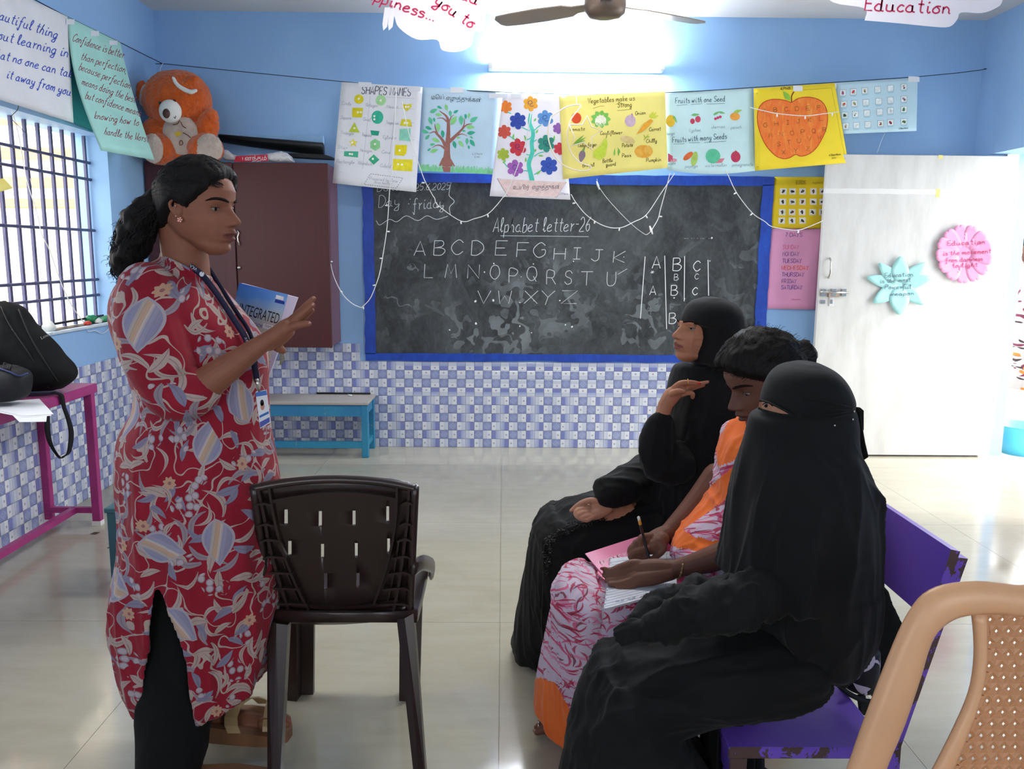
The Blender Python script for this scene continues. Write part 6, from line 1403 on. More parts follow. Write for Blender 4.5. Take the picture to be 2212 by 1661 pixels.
def kurta_mat():
    t = NT('maroon_floral_print'); uv = t.co('UV'); red = t.ramp(t.noise(uv, 9, 3), [(.3, '#7a1023'), (.7, '#8a1529')]); col = red
    CR_, GR, LI, BE = lin('#a39088'), lin('#867a82'), lin('#757288'), lin('#b08a72')
    # winding stems
    n = t.node('ShaderNodeTexNoise', {0: uv}, noise_dimensions='2D'); n.inputs['Scale'].default_value = 11; n.inputs['Detail'].default_value = 1
    st = t.math('LESS_THAN', t.math('ABSOLUTE', t.math('SUBTRACT', n.outputs[0], .5)), .011); col = t.mix(st, col, CR_)
    for sc, L, w, bend, seed, gate, cs in ((10.5, .52, .080, 1.3, .7, .30, (CR_, GR)), (12, .50, .09, -1.0, 2.1, .38, (GR, CR_)), (15, .42, .12, .5, 4.4, .42, (CR_, LI)), (13, .5, .07, 1.7, 6.2, .35, (CR_, CR_)), (14, .46, .14, -.4, 9.2, .60, (LI, CR_))):
        m_, x, y, cr = motif(t, uv, sc, L, w, bend, .75, seed, gate); c2 = t.mix(t.math('GREATER_THAN', cr[2], .5), cs[0], cs[1])
        vein = t.math('LESS_THAN', t.math('ABSOLUTE', y), .012); c2 = t.mix(t.math('MULTIPLY', vein, .6), c2, lin('#6f5660')); col = t.mix(m_, col, c2)
    # berries in clusters
    vo = t.node('ShaderNodeTexVoronoi', {0: uv}, voronoi_dimensions='2D'); vo.inputs['Scale'].default_value = 42; vo.inputs['Randomness'].default_value = .5
    gt = t.math('GREATER_THAN', t.noise(uv, 10, 1), .60); bm_ = t.math('MULTIPLY', t.math('LESS_THAN', vo.outputs['Distance'], .42), gt); col = t.mix(bm_, col, t.mix(t.math('GREATER_THAN', vo.outputs['Distance'], .30), lin('#a79aa0'), GR))
    # big striped seed pods
    m_, x, y, cr = motif(t, uv, 5.4, .34, .21, .1, .75, 1.3, .42)
    edge, _, _, _ = motif(t, uv, 5.4, .31, .18, .1, .75, 1.3, .42)
    sw = t.math('ADD', y, t.math('MULTIPLY', x, .25)); c2 = t.ramp(t.math('MULTIPLY_ADD', sw, 2.2, .5), [(.2, '#7f7b93'), (.4, '#8f8ba0'), (.47, '#b8a79c'), (.56, '#b08d72'), (.68, '#a5988f'), (.78, '#83819a')])
    ln = t.math('LESS_THAN', t.math('FRACT', t.math('MULTIPLY', sw, 18.)), .16); c2 = t.mix(t.math('MULTIPLY', ln, .35), c2, lin('#6b6474'))
    c2 = t.mix(edge, lin('#9a9199'), c2); col = t.mix(m_, col, c2)
    # small rosettes
    m_, x, y, cr = motif(t, uv, 8, .16, .16, 0, .8, 3.7, .55); r = t.math('SQRT', t.math('ADD', t.math('MULTIPLY', x, x), t.math('MULTIPLY', y, y)))
    ang = t.math('ARCTAN2', y, x); pr = t.math('MULTIPLY_ADD', t.math('COSINE', t.math('MULTIPLY', ang, 8.)), .018, .12); fl = t.math('MULTIPLY', t.math('LESS_THAN', r, pr), t.math('GREATER_THAN', cr[1], .55)); col = t.mix(fl, col, t.mix(t.math('LESS_THAN', r, .035), BE, lin('#8a5a5a')))
    t.bump(t.noise(uv, 400, 2), .25, .001); t.set(t.b.inputs['Base Color'], col); return t.fin(None, .8, .2, sheen=.1)
def sari_mat():
    t = NT('pink_flame_print'); uv = t.co('UV'); col = t.ramp(t.noise(uv, 14, 3), [(.3, '#b9a7bb'), (.55, '#c4b4c4'), (.7, '#c79fb4')])
    P1, P2, P3 = lin('#c4466f'), lin('#a51e40'), lin('#6f1f33')
    for sc, L, w, bend, seed, gate, c in ((22, .46, .10, .6, .3, .2, lin('#cf7f9d')), (24, .48, .06, -.8, 1.9, .05, P1), (26, .48, .07, .9, 3.3, .1, P2), (23, .5, .045, .5, 5.1, .15, P2), (21, .5, .04, -.6, 7.7, .25, P3), (34, .45, .08, .6, 9.1, .3, P2), (29, .48, .05, .7, 13.3, .3, P1)):
        m_, x, y, cr = motif(t, uv, sc, L, w, bend, .9, seed, gate); col = t.mix(t.math('MULTIPLY', m_, .85), col, c)
    t.bump(t.noise(uv, 500, 2), .25, .001); t.set(t.b.inputs['Base Color'], col); return t.fin(None, .75, .2)
def weave_mat(name, a, b_, rough=.8, sc=300, sheen=.15, bump=.3):
    t = NT(name); n = t.noise(t.co(), 10, 4); w = t.node('ShaderNodeTexWave', {0: t.co()}, wave_type='BANDS', bands_direction='DIAGONAL'); w.inputs['Scale'].default_value = sc; w.inputs['Distortion'].default_value = 2
    t.set(t.b.inputs['Base Color'], t.ramp(n, [(.3, a), (.7, b_)])); t.bump(t.math('ADD', w.outputs[1], t.noise(t.co(), 500, 2)), bump, .0008); return t.fin(None, rough, .2, sheen=sheen)
M_kurta = kurta_mat(); M_sari = sari_mat(); M_orange = weave_mat('orange_border', '#d9601c', '#e8712a'); M_abaya = weave_mat('black_abaya', '#08090a', '#0d0f10', .8, 260, .03, .2); M_abaya2 = weave_mat('black_veil', '#090a0b', '#0f1012', .85, 400, .05, .15); M_trs = weave_mat('black_trousers', '#08090a', '#0c0e0e', .88, 300, .02, .15)
def rl(b, rows, Y=None, sub=3, n=30):
    "rows (xL,yL,xR,yR,[Y],b)"
    return rloft(b, [r if len(r) == 6 else (*r[:4], Y, r[4]) for r in rows], sub, n)
# ================================================================== TEACHER
tr = empty('person', (W(440, 1000, 2.1)[0], 2.1, 0), 'standing woman in a maroon floral kurta gesturing with raised hand', 'person')
SK = '#875540'
H1 = Head((.104, 0, .086), (519, 481), 2.04, -14, 2, 0, 1.0).mesh(SK, '#6b3a36', [(390, 480, 2.085, 44), (398, 540, 2.09, 45), (402, 590, 2.10, 48), (402, 640, 2.11, 58)])
b = MB(); hch(b, [(402, 610, 2.10, 46), (398, 640, 2.11, 60)], 20)
rl(b, [(300, 610, 460, 640, .12), (285, 660, 500, 680, .14), (300, 780, 550, 780, .12), (310, 880, 550, 880, .12), (290, 980, 560, 980, .13), (300, 1060, 560, 1060, .14), (320, 1130, 540, 1130, .14)], 2.10)
for Y in (2.06, 2.17): hch(b, [(430, 1080, Y, 50), (415, 1250, Y, 42), (395 if Y < 2.1 else 455, 1420, Y, 36), (385 if Y < 2.1 else 470, 1560 if Y > 2.1 else 1640, Y-.03 if Y < 2.1 else Y+.03, 26)], 14)
hch(b, [(330, 640, 1.98, 50), (345, 740, 1.94, 46), (375, 850, 1.93, 42), (420, 845, 1.93, 37)], 14)
hch(b, [(330, 650, 2.24, 45), (360, 760, 2.27, 40), (400, 830, 2.27, 36), (470, 800, 2.28, 28), (530, 760, 2.28, 20)], 14)
body = skinned(b, .007, SK)
b = MB()       # near forearm and open hand
hch(b, [(385, 868, 1.935, 38), (425, 846, 1.93, 38), (465, 815, 1.935, 33), (510, 783, 1.94, 27), (548, 755, 1.945, 21.5), (575, 737, 1.95, 18.5)], 18)
hch(b, [(575, 737, 1.95, 18), (598, 722, 1.952, 18), (618, 707, 1.955, 15)], 14); hch(b, [(582, 742, 1.96, 16), (605, 730, 1.965, 16), (624, 716, 1.965, 13)], 14); hch(b, [(585, 728, 1.975, 14), (612, 706, 1.985, 14), (630, 694, 1.985, 11)], 12)
for f in ([(618, 712, 1.95, 9.5), (640, 703, 1.945, 8.6), (656, 700, 1.945, 7.6), (667, 699, 1.945, 6)], [(622, 702, 1.965, 9.5), (645, 684, 1.96, 8.8), (662, 669, 1.96, 8), (675, 659, 1.96, 6)], [(624, 697, 1.985, 9.5), (648, 675, 1.985, 8.6), (664, 658, 1.985, 7.6), (677, 645, 1.985, 5.8)],
          [(628, 705, 2.005, 9), (650, 690, 2.012, 8.2), (664, 678, 2.015, 7.4), (674, 671, 2.015, 5.6)], [(590, 742, 1.975, 12), (603, 752, 1.985, 10), (611, 757, 1.99, 7.5)]): hch(b, f, 12)
hand = skinned(b, .0024, SK, 1)
b = MB()       # far foot
hch(b, [(470, 1490, 2.22, 30), (472, 1530, 2.22, 27), (480, 1553, 2.22, 24)], 14); hch(b, [(462, 1560, 2.22, 22), (500, 1560, 2.22, 26), (545, 1562, 2.21, 21), (580, 1563, 2.20, 14)], 14)
hch(b, [(520, 1562, 2.27, 18), (575, 1560, 2.27, 14)], 12)
for k, (x, Y, r) in enumerate(((620, 2.175, 10), (612, 2.21, 8), (606, 2.235, 7.5), (600, 2.26, 7), (590, 2.285, 6.5))): hch(b, [(570, 1562, Y, r*1.3), (x-15, 1560, Y, r), (x, 1563, Y, r*.8)], 10)
foot = skinned(b, .003, SK, 1)
b = MB(); hch(b, [(390, 1690, 1.93, 30), (392, 1735, 1.93, 27), (440, 1770, 1.93, 27), (520, 1775, 1.93, 20)], 12); foot2 = skinned(b, .005, SK, 1)
nb0 = len(H1.V); nb1 = nb0+len(body[0]); V, F, C = joined([(H1.V, H1.F, H1.C), body, hand, foot, foot2]); bo1 = mesh_obj('body', V, F, M_skin, tr, colors=C); H1.parts(tr, look=(1, -.5, -.12))
nails(tr, [(615, 1556, 2.155)], '#b02030', 5); nails(tr, [(677, 643, 1.972), (675, 658, 1.948), (668, 698, 1.936)], '#a8786a', 3)
hl = lambda a: float(np.interp(abs(a), [0, .35, .75, 1.05, 1.35, 1.6, 1.8, 2.1, 2.6, 3.15], [.190, .185, .168, .142, .114, .122, .108, .085, .055, .04]))
H1.hair(tr, hl, .017)
b = MB()
for k in range(520):
    sd = random.choice((1, -1)); a0 = sd*abs(random.gauss(0, .75)); a0 = max(-1.6, min(1.6, a0)); a0 = a0 if abs(a0) > .35 else sd*.35+a0; z0 = hl(a0)+random.uniform(.0, .05) if random.random() < .6 else random.uniform(.16, .222); z0 = min(z0, .222); pts = []; n_ = 12
    for q in range(n_):
        t_ = q/(n_-1); a = a0+(sd*pi*.93-a0)*t_**1.2; z = z0+(.115-z0)*t_**1.5+.02*sin(pi*t_)*(1 if z0 < .19 else .3); z = min(max(z, .02), .224); P0 = head_surf(z, a); n0 = (P0-np.array((-.012, 0, .11))); n0 /= np.linalg.norm(n0); kk = min(1, max(0, (z-hl(a))/.014)); pts.append(P0+n0*(.003+.017*kk**.6+random.uniform(-.0004, .0012)))
    b.tube([H1.w(p) for p in pts], .0007, 3, cap=False)
b.build('combed_strands', M_hair, tr, False, False, kind='stuff')
# curly pony tail
b = MB(); hch(b, [(335, 445, 2.06, 30), (305, 480, 2.05, 36), (285, 530, 2.05, 34), (272, 575, 2.05, 24)], 16)
V, N, F = remesh(b, .006, 1); V = V+N*(vnoise(V*60)*.009)[:, None]; tail = mesh_obj('pony_tail', V, F, M_hair, tr)
b = MB(); tp = smooth([(345, 430, 24), (315, 455, 40), (295, 500, 44), (278, 545, 38), (266, 585, 26), (260, 610, 10)], 10)
for k in range(330):
    i0 = random.randint(2, 34); a = random.uniform(0, 2*pi); rr = random.uniform(.75, 1.08); pts = []; ph = random.uniform(0, 6); am = random.uniform(1.5, 4.5); fq = random.uniform(.7, 1.3); n_ = random.randint(9, 17)
    for q in range(n_):
        c = tp[min(i0+q, len(tp)-1)]; e = max(0, i0+q-len(tp)+1); a += random.uniform(-.12, .12); x = c[0]+c[2]*rr*cos(a)+am*sin(ph+q*fq)-e*random.uniform(-1, 1.5); y = c[1]+am*cos(ph*1.3+q*fq*.9)+e*4
        pts.append(W(x, y, 2.05+c[2]*.0011*rr*sin(a)))
    b.tube(smooth(pts, 2), .0009, 3, cap=False)
for k in range(60):
    c = tp[random.randint(8, 45)]; a = random.uniform(1.7, 4.6); x, y = c[0]+c[2]*cos(a), c[1]+c[2]*.5*sin(a); pts = []; dx, dy = -random.uniform(.5, 2.4), random.uniform(-1.8, 2.4); ph = random.uniform(0, 6)
    for q in range(9): pts.append(W(x+dx*q+2.5*sin(ph+q), y+dy*q+2.5*cos(ph+q), 2.05+random.uniform(-.01, .01)))
    b.tube(smooth(pts, 2), .0005, 3, cap=False)
b.build('curly_strands', M_hair, tail, False, False, kind='stuff')
b = MB()
for k in range(40):
    a0 = random.uniform(.3, 1.15); sd = -1; z0 = float(hl(a0))+.004; P0 = head_surf(z0, a0*sd)+np.array((0, -.004, .004)); pts = [P0+np.array((random.uniform(-.003, .006)*q, -.001*q, random.uniform(-.002, .003)*q)) for q in range(5)]
    b.tube([H1.w(p) for p in pts], .0004, 3, cap=False)
b.build('loose_hairs', M_hair, tail, False, False, kind='stuff')
# ear studs
for c, r in (((-.006, -.080, .086), .0045), ((-.016, -.080, .094), .0022), ((-.013, -.084, .118), .0022)):
    b = MB(); p = H1.w(c)
    if r > .004:
        for k in range(5): b.ell(p+np.array((.0042*cos(k*1.257), 0, .0042*sin(k*1.257))), (.0028, .0015, .0028), 8, 6)
    b.ell(p, (r*.6, r*.5, r*.6) if r > .004 else r, 8, 6); b.build('ear_stud', mat('rose_gold', '#d9a08c', .25, .5, 0, metal=.8), tr, True)
# kurta
b = MB(); 
rl(b, [(352, 556, 446, 588, .058), (330, 566, 456, 604, .080), (300, 583, 472, 622, .125), (266, 614, 490, 645, .170), (252, 655, 514, 672, .185), (252, 700, 544, 704, .178), (262, 745, 570, 744, .165), (280, 795, 578, 790, .152), (294, 845, 577, 842, .148), (292, 885, 579, 885, .150), (268, 925, 581, 925, .162), (258, 965, 586, 965, .172), (255, 1030, 597, 1030, .18), (261, 1100, 601, 1100, .18), (264, 1170, 603, 1170, .178), (260, 1216, 603, 1216, .177)], 2.10, 3, 40)
hch(b, [(318, 628, 1.99, 58), (322, 680, 1.965, 68), (334, 740, 1.945, 72), (352, 800, 1.935, 66), (372, 850, 1.93, 54), (404, 856, 1.93, 50), (430, 846, 1.93, 45)], 22)
hch(b, [(318, 640, 2.22, 55), (345, 740, 2.26, 60), (390, 830, 2.27, 55), (440, 815, 2.27, 45)], 18)
# mandarin collar roll
b.limb([W(350, 552, 2.10), W(365, 562, 2.035), W(400, 580, 2.03), W(440, 598, 2.05), W(452, 602, 2.09)], [.008]*5, 10)
# open skirt with side slit
sk_ = [(1195, 262, 603, 430, 430.1, .177), (1216, 258, 603, 396, 399, .177), (1260, 247, 602, 386, 424, .178), (1310, 245, 598, 377, 441, .178), (1370, 250, 593, 366, 455, .175), (1440, 265, 584, 354, 461, .170), (1500, 292, 572, 344, 471, .165)]
S_ = smooth(sk_, 4); rings_o = []; rings_i = []; NA = 64
for r in S_:
    y, xl, xr, g0, g1, bb = r; xc, hw = (xl+xr)/2, (xr-xl)/2; a0 = -math.acos(np.clip((g0-xc)/hw, -1, 1)); a1 = -math.acos(np.clip((g1-xc)/hw, -1, 1))   # near side angles (negative)
    A = np.linspace(a1, a0+2*pi, NA); o_, i_ = [], []
    for a in A:
        f_ = 1+.025*sin(a*7+y*.004)*min(1, (y-1195)/150); x = xc+hw*cos(a)*f_; dy = (0 if y < 1400 else -(y-1400)/100*42*max(0, cos(a))**2) 
        for R_, s_ in ((o_, 1.), (i_, .955)): q = W(xc+hw*cos(a)*f_*s_, y+dy, 2.10); R_.append(q+np.array((0, bb*sin(a)*f_*s_, 0)))
    rings_o.append(o_); rings_i.append(i_)
n1 = len(S_); V = [p for r in rings_o for p in r]+[p for r in rings_i for p in r]; F = []; NN = n1*NA
for i in range(n1-1):
    for j in range(NA-1): a = i*NA+j; F += [(a, a+1, a+NA+1, a+NA), (NN+a, NN+a+NA, NN+a+NA+1, NN+a+1)]
    for j in (0, NA-1): a = i*NA+j; F.append((a, a+NA, NN+a+NA, NN+a))
for j in range(NA-1):
    for i in (0, n1-1): a = i*NA+j; F.append((a, NN+a, NN+a+1, a+1))
b.add(V, F)
V, N, F = remesh(b, .0052, 2); px = PX(V)
V = folds(V, N, (7, 7, 1.5), .016, 3., np.clip((px[:, 1]-860)/250, .15, 1)); V = folds(V, N, (6, 6, 9), .012, 11., np.clip(1-np.abs(px[:, 0]-370)/90, 0, 1)*np.clip(1-np.abs(px[:, 1]-800)/110, 0, 1))
ax = W(430, 900, 2.1); ang = np.arctan2(V[:, 0]-ax[0], -(V[:, 1]-ax[1])); uv = np.stack([ang*.19+ .0*V[:, 2], V[:, 2]], 1)
ku = mesh_obj('kurta', V, F, M_kurta, tr, uv=uv); V_k = V; tuck(bo1, nb0, nb1, [ku], lambda p, w: w[:, 2] < .80)
fk = front_of(V_k, .006)
b = MB()
b.loft([[W(x, y, Y) for x, y, Y in r] for r in ([(392, 1195, 1.95)]*0+[(0, 0, 1)],)]) if 0 else None
# trousers
b = MB(); rl(b, [(290, 1130, 560, 1130, 2.10, .15), (292, 1200, 550, 1200, 2.10, .15)], sub=1)
rl(b, [(310, 1180, 490, 1180, 2.06, .075), (305, 1260, 480, 1260, 2.05, .072), (302, 1340, 468, 1340, 2.04, .07), (299, 1430, 455, 1430, 2.02, .07), (297, 1510, 446, 1515, 2.0, .075), (299, 1590, 447, 1600, 1.98, .085), (300, 1661, 430, 1665, 1.96, .09), (302, 1745, 420, 1750, 1.94, .09)])
rl(b, [(400, 1180, 540, 1180, 2.18, .08), (420, 1300, 535, 1300, 2.19, .075), (425, 1420, 522, 1420, 2.20, .072), (428, 1500, 514, 1490, 2.21, .072), (435, 1548, 509, 1512, 2.21, .072)])
V, N, F = remesh(b, .006, 2); V = folds(V, N, (9, 9, 2), .008, 5.); trs = mesh_obj('trousers', V, F, M_trs, tr); tuck(bo1, nb0, nb1, [trs], lambda p, w: (w[:, 2] > .80) | (p[:, 1] > 1640))
# sandals
M_sole = mat('tan_sole', '#7f5a40', .5, .3, .05); M_str = mat('gold_beige_strap', '#a98f66', .4, .4, .05)
def sandal(Y, yo, xo, z=0.):
    sd = MB(); P = [(448, 2.16), (500, 2.15), (560, 2.14), (600, 2.14), (624, 2.165), (628, 2.20), (615, 2.25), (580, 2.29), (520, 2.29), (450, 2.27), (440, 2.22)]
    base = WZ(448+xo, 1597+yo, 0); s0 = [WZ(x, 1597, 0) for x, _ in P]; x0 = s0[0][0]
    bot = [np.array((p[0]-x0+base[0], Y+(q[1]-2.215), 0.)) for p, q in zip(s0, P)]; hgt = [.050, .046, .036, .030, .028, .028, .028, .03, .042, .050, .052]
    top = [p+np.array((0, 0, h)) for p, h in zip(bot, hgt)]; sd.loft([bot, top]); o = sd.build('sandal', M_sole, tr); return o, top
o, top = sandal(2.215, 0, 0)
for (x0, x1, ya, yb, xa, xb) in ((520, 560, 1515, 1568, 505, 535), (575, 590, 1543, 1568, 570, 580)):
    b = MB(); rings = []
    for a in np.linspace(0, pi, 9): 
        c = np.array((W((x0+x1)/2, 1560, 2.215)[0]+.0, 2.215, .045)); rr = np.array((0, -.075*cos(a)*(1 if x0 < 570 else .9), 0.046*sin(a) if x0 < 570 else .030*sin(a)))
        w_ = .012+.006*(x0 < 570); lean = -.03*sin(a)-.02*cos(a) if x0 < 570 else .012*cos(a); rings.append([c+rr+np.array((w_+lean, 0, 0)), c+rr*1.06+np.array((w_+lean, 0, 0)), c+rr*1.06+np.array((-w_+lean, 0, 0)), c+rr+np.array((-w_+lean, 0, 0))])
    b.loft(rings); b.build('strap', M_str, o)
sandal(1.93, 180, -70)
# lanyard and card
M_lan = mat('navy_lanyard', '#20203c', .6, .3, .05)
def ribbon(name, pts, w, m, par, fn, lift=.002):
    P = smooth(pts, 6); T = np.gradient(P, axis=0); T /= np.hypot(T[:, 0], T[:, 1])[:, None]; Nn = np.stack([-T[:, 1], T[:, 0]], 1)*w/2
    c = np.array([fn(*p) for p in P]); Ys = c[:, 1].copy()
    for _ in range(3): Ys[1:-1] = np.minimum(Ys[1:-1], (Ys[:-2]+Ys[2:])/2)
    for _ in range(6): Ys[1:-1] = (Ys[:-2]+2*Ys[1:-1]+Ys[2:])/4
    V = []; 
    for p, n_, Y in zip(P, Nn, Ys): V += [W(*(p+n_), Y-lift), W(*(p-n_), Y-lift)]
    b = MB(); n = len(P); b.add(V, [(2*i, 2*i+1, 2*i+3, 2*i+2) for i in range(n-1)]); o = b.build(name, m, par, True); s_ = o.modifiers.new('s', 'SOLIDIFY'); s_.thickness = .0012; return o, (lambda x, y: W(x, y, float(np.interp(0, [0], [Ys[np.argmin(np.abs(P[:, 0]-x)+np.abs(P[:, 1]-y))]]))-lift-.0012))
lan, fl_ = ribbon('lanyard', [(366, 526), (380, 550), (402, 570), (432, 590), (456, 618), (482, 655), (508, 695), (530, 730), (545, 770), (552, 805), (554, 822)], 13, M_lan, tr, fk, .004)
lan2, _ = ribbon('lanyard', [(444, 568), (458, 590), (478, 622), (505, 665), (532, 705), (545, 735), (551, 775), (554, 820)], 9, M_lan, tr, fk, .002)
M_lt = mat('white_lettering', '#d5d6de', .5, .3, 0)
text_mesh('VKAN-V', fl_, (427, 580), (399, 562), 7.5, M_lt, lan, 'lettering'); I = Ink(fl_); I.disc((436, 592), 5.5, 5.5); I.build('emblem', lan, M_lt)
text_mesh('VKAN-V', fl_, (542, 752), (533, 728), 6, M_lt, lan, 'lettering')
Yc = float(fk(560, 850)[1])-.012; cardf = lambda x, y: W(x, y, Yc)
card = empty('identity_card', W(556, 835, Yc), 'white identity card with blue bands hanging from the navy lanyard', 'card')
b = MB(); b.prism([cardf(*p) for p in ((552, 847), (575, 842), (584, 913), (562, 926))], (0, .003, 0)); b.build('card', mat('card_white', '#d4d6dc', .3, .5, 0), card)
I = Ink(lambda x, y: W(x, y, Yc-.001)); I.poly([(552, 848), (575, 843), (577, 853), (553, 857)], cmat('#4f74b8')); I.poly([(560, 898), (580, 888), (581, 893), (561, 903)], cmat('#3f6fb4')); I.poly([(561, 912), (582, 901), (583, 911), (562, 924)], cmat('#5560a8')); I.disc((567, 878), 4.5, 8, cmat('#c08a7c')); I.disc((566, 870), 4, 7, cmat('#2a2426')); I.build('printed_bands', card)
b = MB(); b.tube([W(554, 818, Yc-.002), W(556, 830, Yc-.004), W(560, 846, Yc-.002)], [.006, .004, .003], 8); b.build('clip', M_steel, card, True); MB().box(tuple(W(549, 826, Yc-.002)), tuple(W(561, 803, Yc+.004))).build('buckle', mat('brown_buckle', '#3a2426', .3, .5, 0), card)
# book held against her far side
YBk = 2.30; bf = lambda x, y, o=0.: W(x, y, YBk-.0*x-o)
M_cov = None
def cover():
    t = NT('book_cover'); s = t.node('ShaderNodeSeparateXYZ', {0: t.co('Object')}); n = t.noise(t.co('Object'), 9, 3)
    c = t.ramp(t.math('ADD', t.math('MULTIPLY_ADD', s.outputs[2], -4., -.05), t.math('MULTIPLY', n, .35)), [(.1, '#1f63c4'), (.3, '#3f86cf'), (.45, '#9ab4cc'), (.6, '#b9b4ae'), (.85, '#cfc8b8')]); t.set(t.b.inputs['Base Color'], c); return t.fin(None, .3, .5)
b = MB(); b.prism([bf(*p) for p in ((517, 611), (622, 636), (570, 826), (470, 800))], (0, .002, 0)); bk = b.build('textbook', cover(), label='blue workbook with black title held by the standing woman', cat='book'); rebase(bk, bf(517, 611))
b = MB(); b.prism([bf(*p) for p in ((521, 612), (642, 643), (577, 822), (474, 802))], (0, .012, 0)); bb = b.build('pages', mat('page_edges', '#cfc6dc', .7, .2, .05), bk); bb.location.y += .0025
text_mesh('INTEGRATED', lambda x, y: bf(x, y, .001), (514, 676), (600, 700), 23, mat('ink_dark', '#14161c', .5, .3, 0), bk, 'title')
text_mesh('COURSE BOOK', lambda x, y: bf(x, y, .001), (510, 694), (567, 709), 7.5, mat('ink_blue', '#23439a', .5, .3, 0), bk, 'subtitle')
I = Ink(lambda x, y: bf(x, y, .0008)); I.poly([(569, 698), (592, 704), (590, 714), (567, 708)], cmat('#e2e2e2')); I.poly([(597, 637), (613, 641), (612, 649), (595, 645)], cmat('#dfe3ea')); I.poly([(595, 646), (615, 651), (614, 658), (593, 653)], cmat('#2a3f94')); I.leaf((555, 735), (575, 745), 9, cmat('#3f8ac0')); I.leaf((540, 745), (550, 725), 8, cmat('#6f9a4a')); I.leaf((560, 790), (585, 780), 8, cmat('#7a8a3a')); I.build('cover_print', bk)
text_mesh('TERM 1', lambda x, y: bf(x, y, .0012), (571, 706), (589, 710.5), 5.5, mat('ink_dark', '#14161c'), bk, 'lettering')
def inside(P, q):
    q = np.array(q); x, y = P[:, 0], P[:, 1]; r = np.zeros(len(P), bool)
    for i in range(len(q)):
        (x1, y1), (x2, y2) = q[i], q[(i+1) % len(q)]; c = ((y1 > y) != (y2 > y)) & (x < (x2-x1)*(y-y1)/(y2-y1+1e-9)+x1); r ^= c
    return r
# ================================================================== WOMAN IN BLACK WITH THE HEADSCARF (far end of the bench)
pa_ = empty('person', (.62, 2.5, .42), 'seated woman in black abaya and headscarf, one hand raised to her collar', 'person')
SA = '#ac765a'
HA = Head((.104, 0, .086), (1453.5, 724), 2.38, 180+24, -9, 0, .88).mesh(SA, '#8a5148', [(1535, 740, 2.42, 36), (1550, 800, 2.44, 38), (1565, 860, 2.45, 56)])
b = MB(); hch(b, [(1550, 740, 2.42, 40), (1560, 800, 2.44, 38), (1565, 860, 2.45, 60), (1560, 960, 2.45, 80), (1550, 1080, 2.45, 85), (1540, 1150, 2.45, 85)], 18)
for Y in (2.39, 2.53): hch(b, [(1520, 1150, Y, 55), (1350, 1130, Y, 48), (1215, 1150, Y, 36), (1200, 1260, Y+.05, 34), (1175, 1390, Y+.14, 26)], 12)
hch(b, [(1545, 900, 2.40, 30), (1490, 985, 2.34, 24), (1425, 1000, 2.30, 22), (1425, 935, 2.29, 18), (1432, 900, 2.29, 15)], 12); hch(b, [(1500, 900, 2.60, 36), (1420, 1015, 2.52, 24), (1380, 1042, 2.42, 14), (1362, 1052, 2.38, 11)], 12)
bodyA = skinned(b, .007, SA)
b = MB()
hch(b, [(1420, 925, 2.29, 18), (1430, 900, 2.29, 16.5), (1438, 873, 2.29, 16)], 14); hch(b, [(1438, 874, 2.29, 16), (1452, 854, 2.29, 18), (1470, 842, 2.29, 13)], 14); hch(b, [(1442, 868, 2.305, 14), (1460, 850, 2.305, 14), (1474, 842, 2.305, 12)], 12)
for f in ([(1456, 838, 2.285, 7), (1470, 828, 2.28, 6.4), (1488, 826, 2.28, 5.8), (1502, 827, 2.28, 5), (1512, 829, 2.28, 4)], [(1468, 840, 2.295, 6.6), (1490, 834, 2.29, 6), (1512, 829, 2.29, 5), (1529, 825, 2.29, 3.6)], [(1470, 846, 2.305, 6.4), (1490, 840, 2.302, 5.8), (1508, 835, 2.30, 4.8), (1520, 832, 2.30, 3.8)],
          [(1472, 852, 2.285, 6.4), (1487, 848, 2.28, 6), (1496, 851, 2.28, 5.4), (1496, 858, 2.285, 4.6)], [(1452, 850, 2.27, 7), (1464, 845, 2.265, 6.4), (1476, 846, 2.265, 5.2)]): hch(b, f, 10)
handA = skinned(b, .0022, SA, 1)
b = MB()
hch(b, [(1358, 1058, 2.38, 15), (1335, 1076, 2.35, 17), (1312, 1092, 2.34, 16)], 14); hch(b, [(1312, 1090, 2.34, 15), (1292, 1096, 2.34, 17), (1270, 1102, 2.34, 13)], 14); hch(b, [(1312, 1098, 2.33, 13), (1290, 1107, 2.325, 15), (1272, 1112, 2.325, 12)], 12)
for f in ([(1296, 1086, 2.335, 8), (1278, 1081, 2.33, 7), (1260, 1085, 2.33, 6.4), (1245, 1094, 2.33, 5.6), (1234, 1103, 2.33, 4.2)], [(1272, 1098, 2.325, 7), (1256, 1100, 2.32, 6.4), (1244, 1107, 2.315, 6), (1246, 1115, 2.31, 5)], [(1274, 1106, 2.32, 7), (1258, 1108, 2.312, 6.4), (1247, 1114, 2.308, 6), (1254, 1121, 2.305, 5)], [(1278, 1112, 2.315, 7), (1264, 1116, 2.306, 6.2), (1256, 1120, 2.303, 5.6), (1266, 1124, 2.30, 4.8)], [(1284, 1114, 2.312, 6.4), (1274, 1120, 2.305, 5.8), (1268, 1124, 2.30, 5)]): hch(b, f, 10)
handA2 = skinned(b, .0022, '#b07f66', 1)
nA = len(HA.V)+len(bodyA[0]); V, F, C = joined([(HA.V, HA.F, HA.C), bodyA, handA, handA2]); boA = mesh_obj('body', V, F, M_skin, pa_, colors=C); HA.parts(pa_, look=(1, .35, .10))
nails(pa_, [(1511, 828, 2.272)], '#c03026', 3.4)
b = MB(); c = W(1485, 826, 2.28); b.v = []; tb_ = [c+np.array((.0008*cos(a), .0105*sin(a)*.8, .0098*cos(a))) for a in np.linspace(0, 2*pi, 17)]; b.tube(tb_, .0012, 6); b.build('gold_ring', mat('gold', '#d9a860', .25, .5, 0, metal=.9), pa_, True)
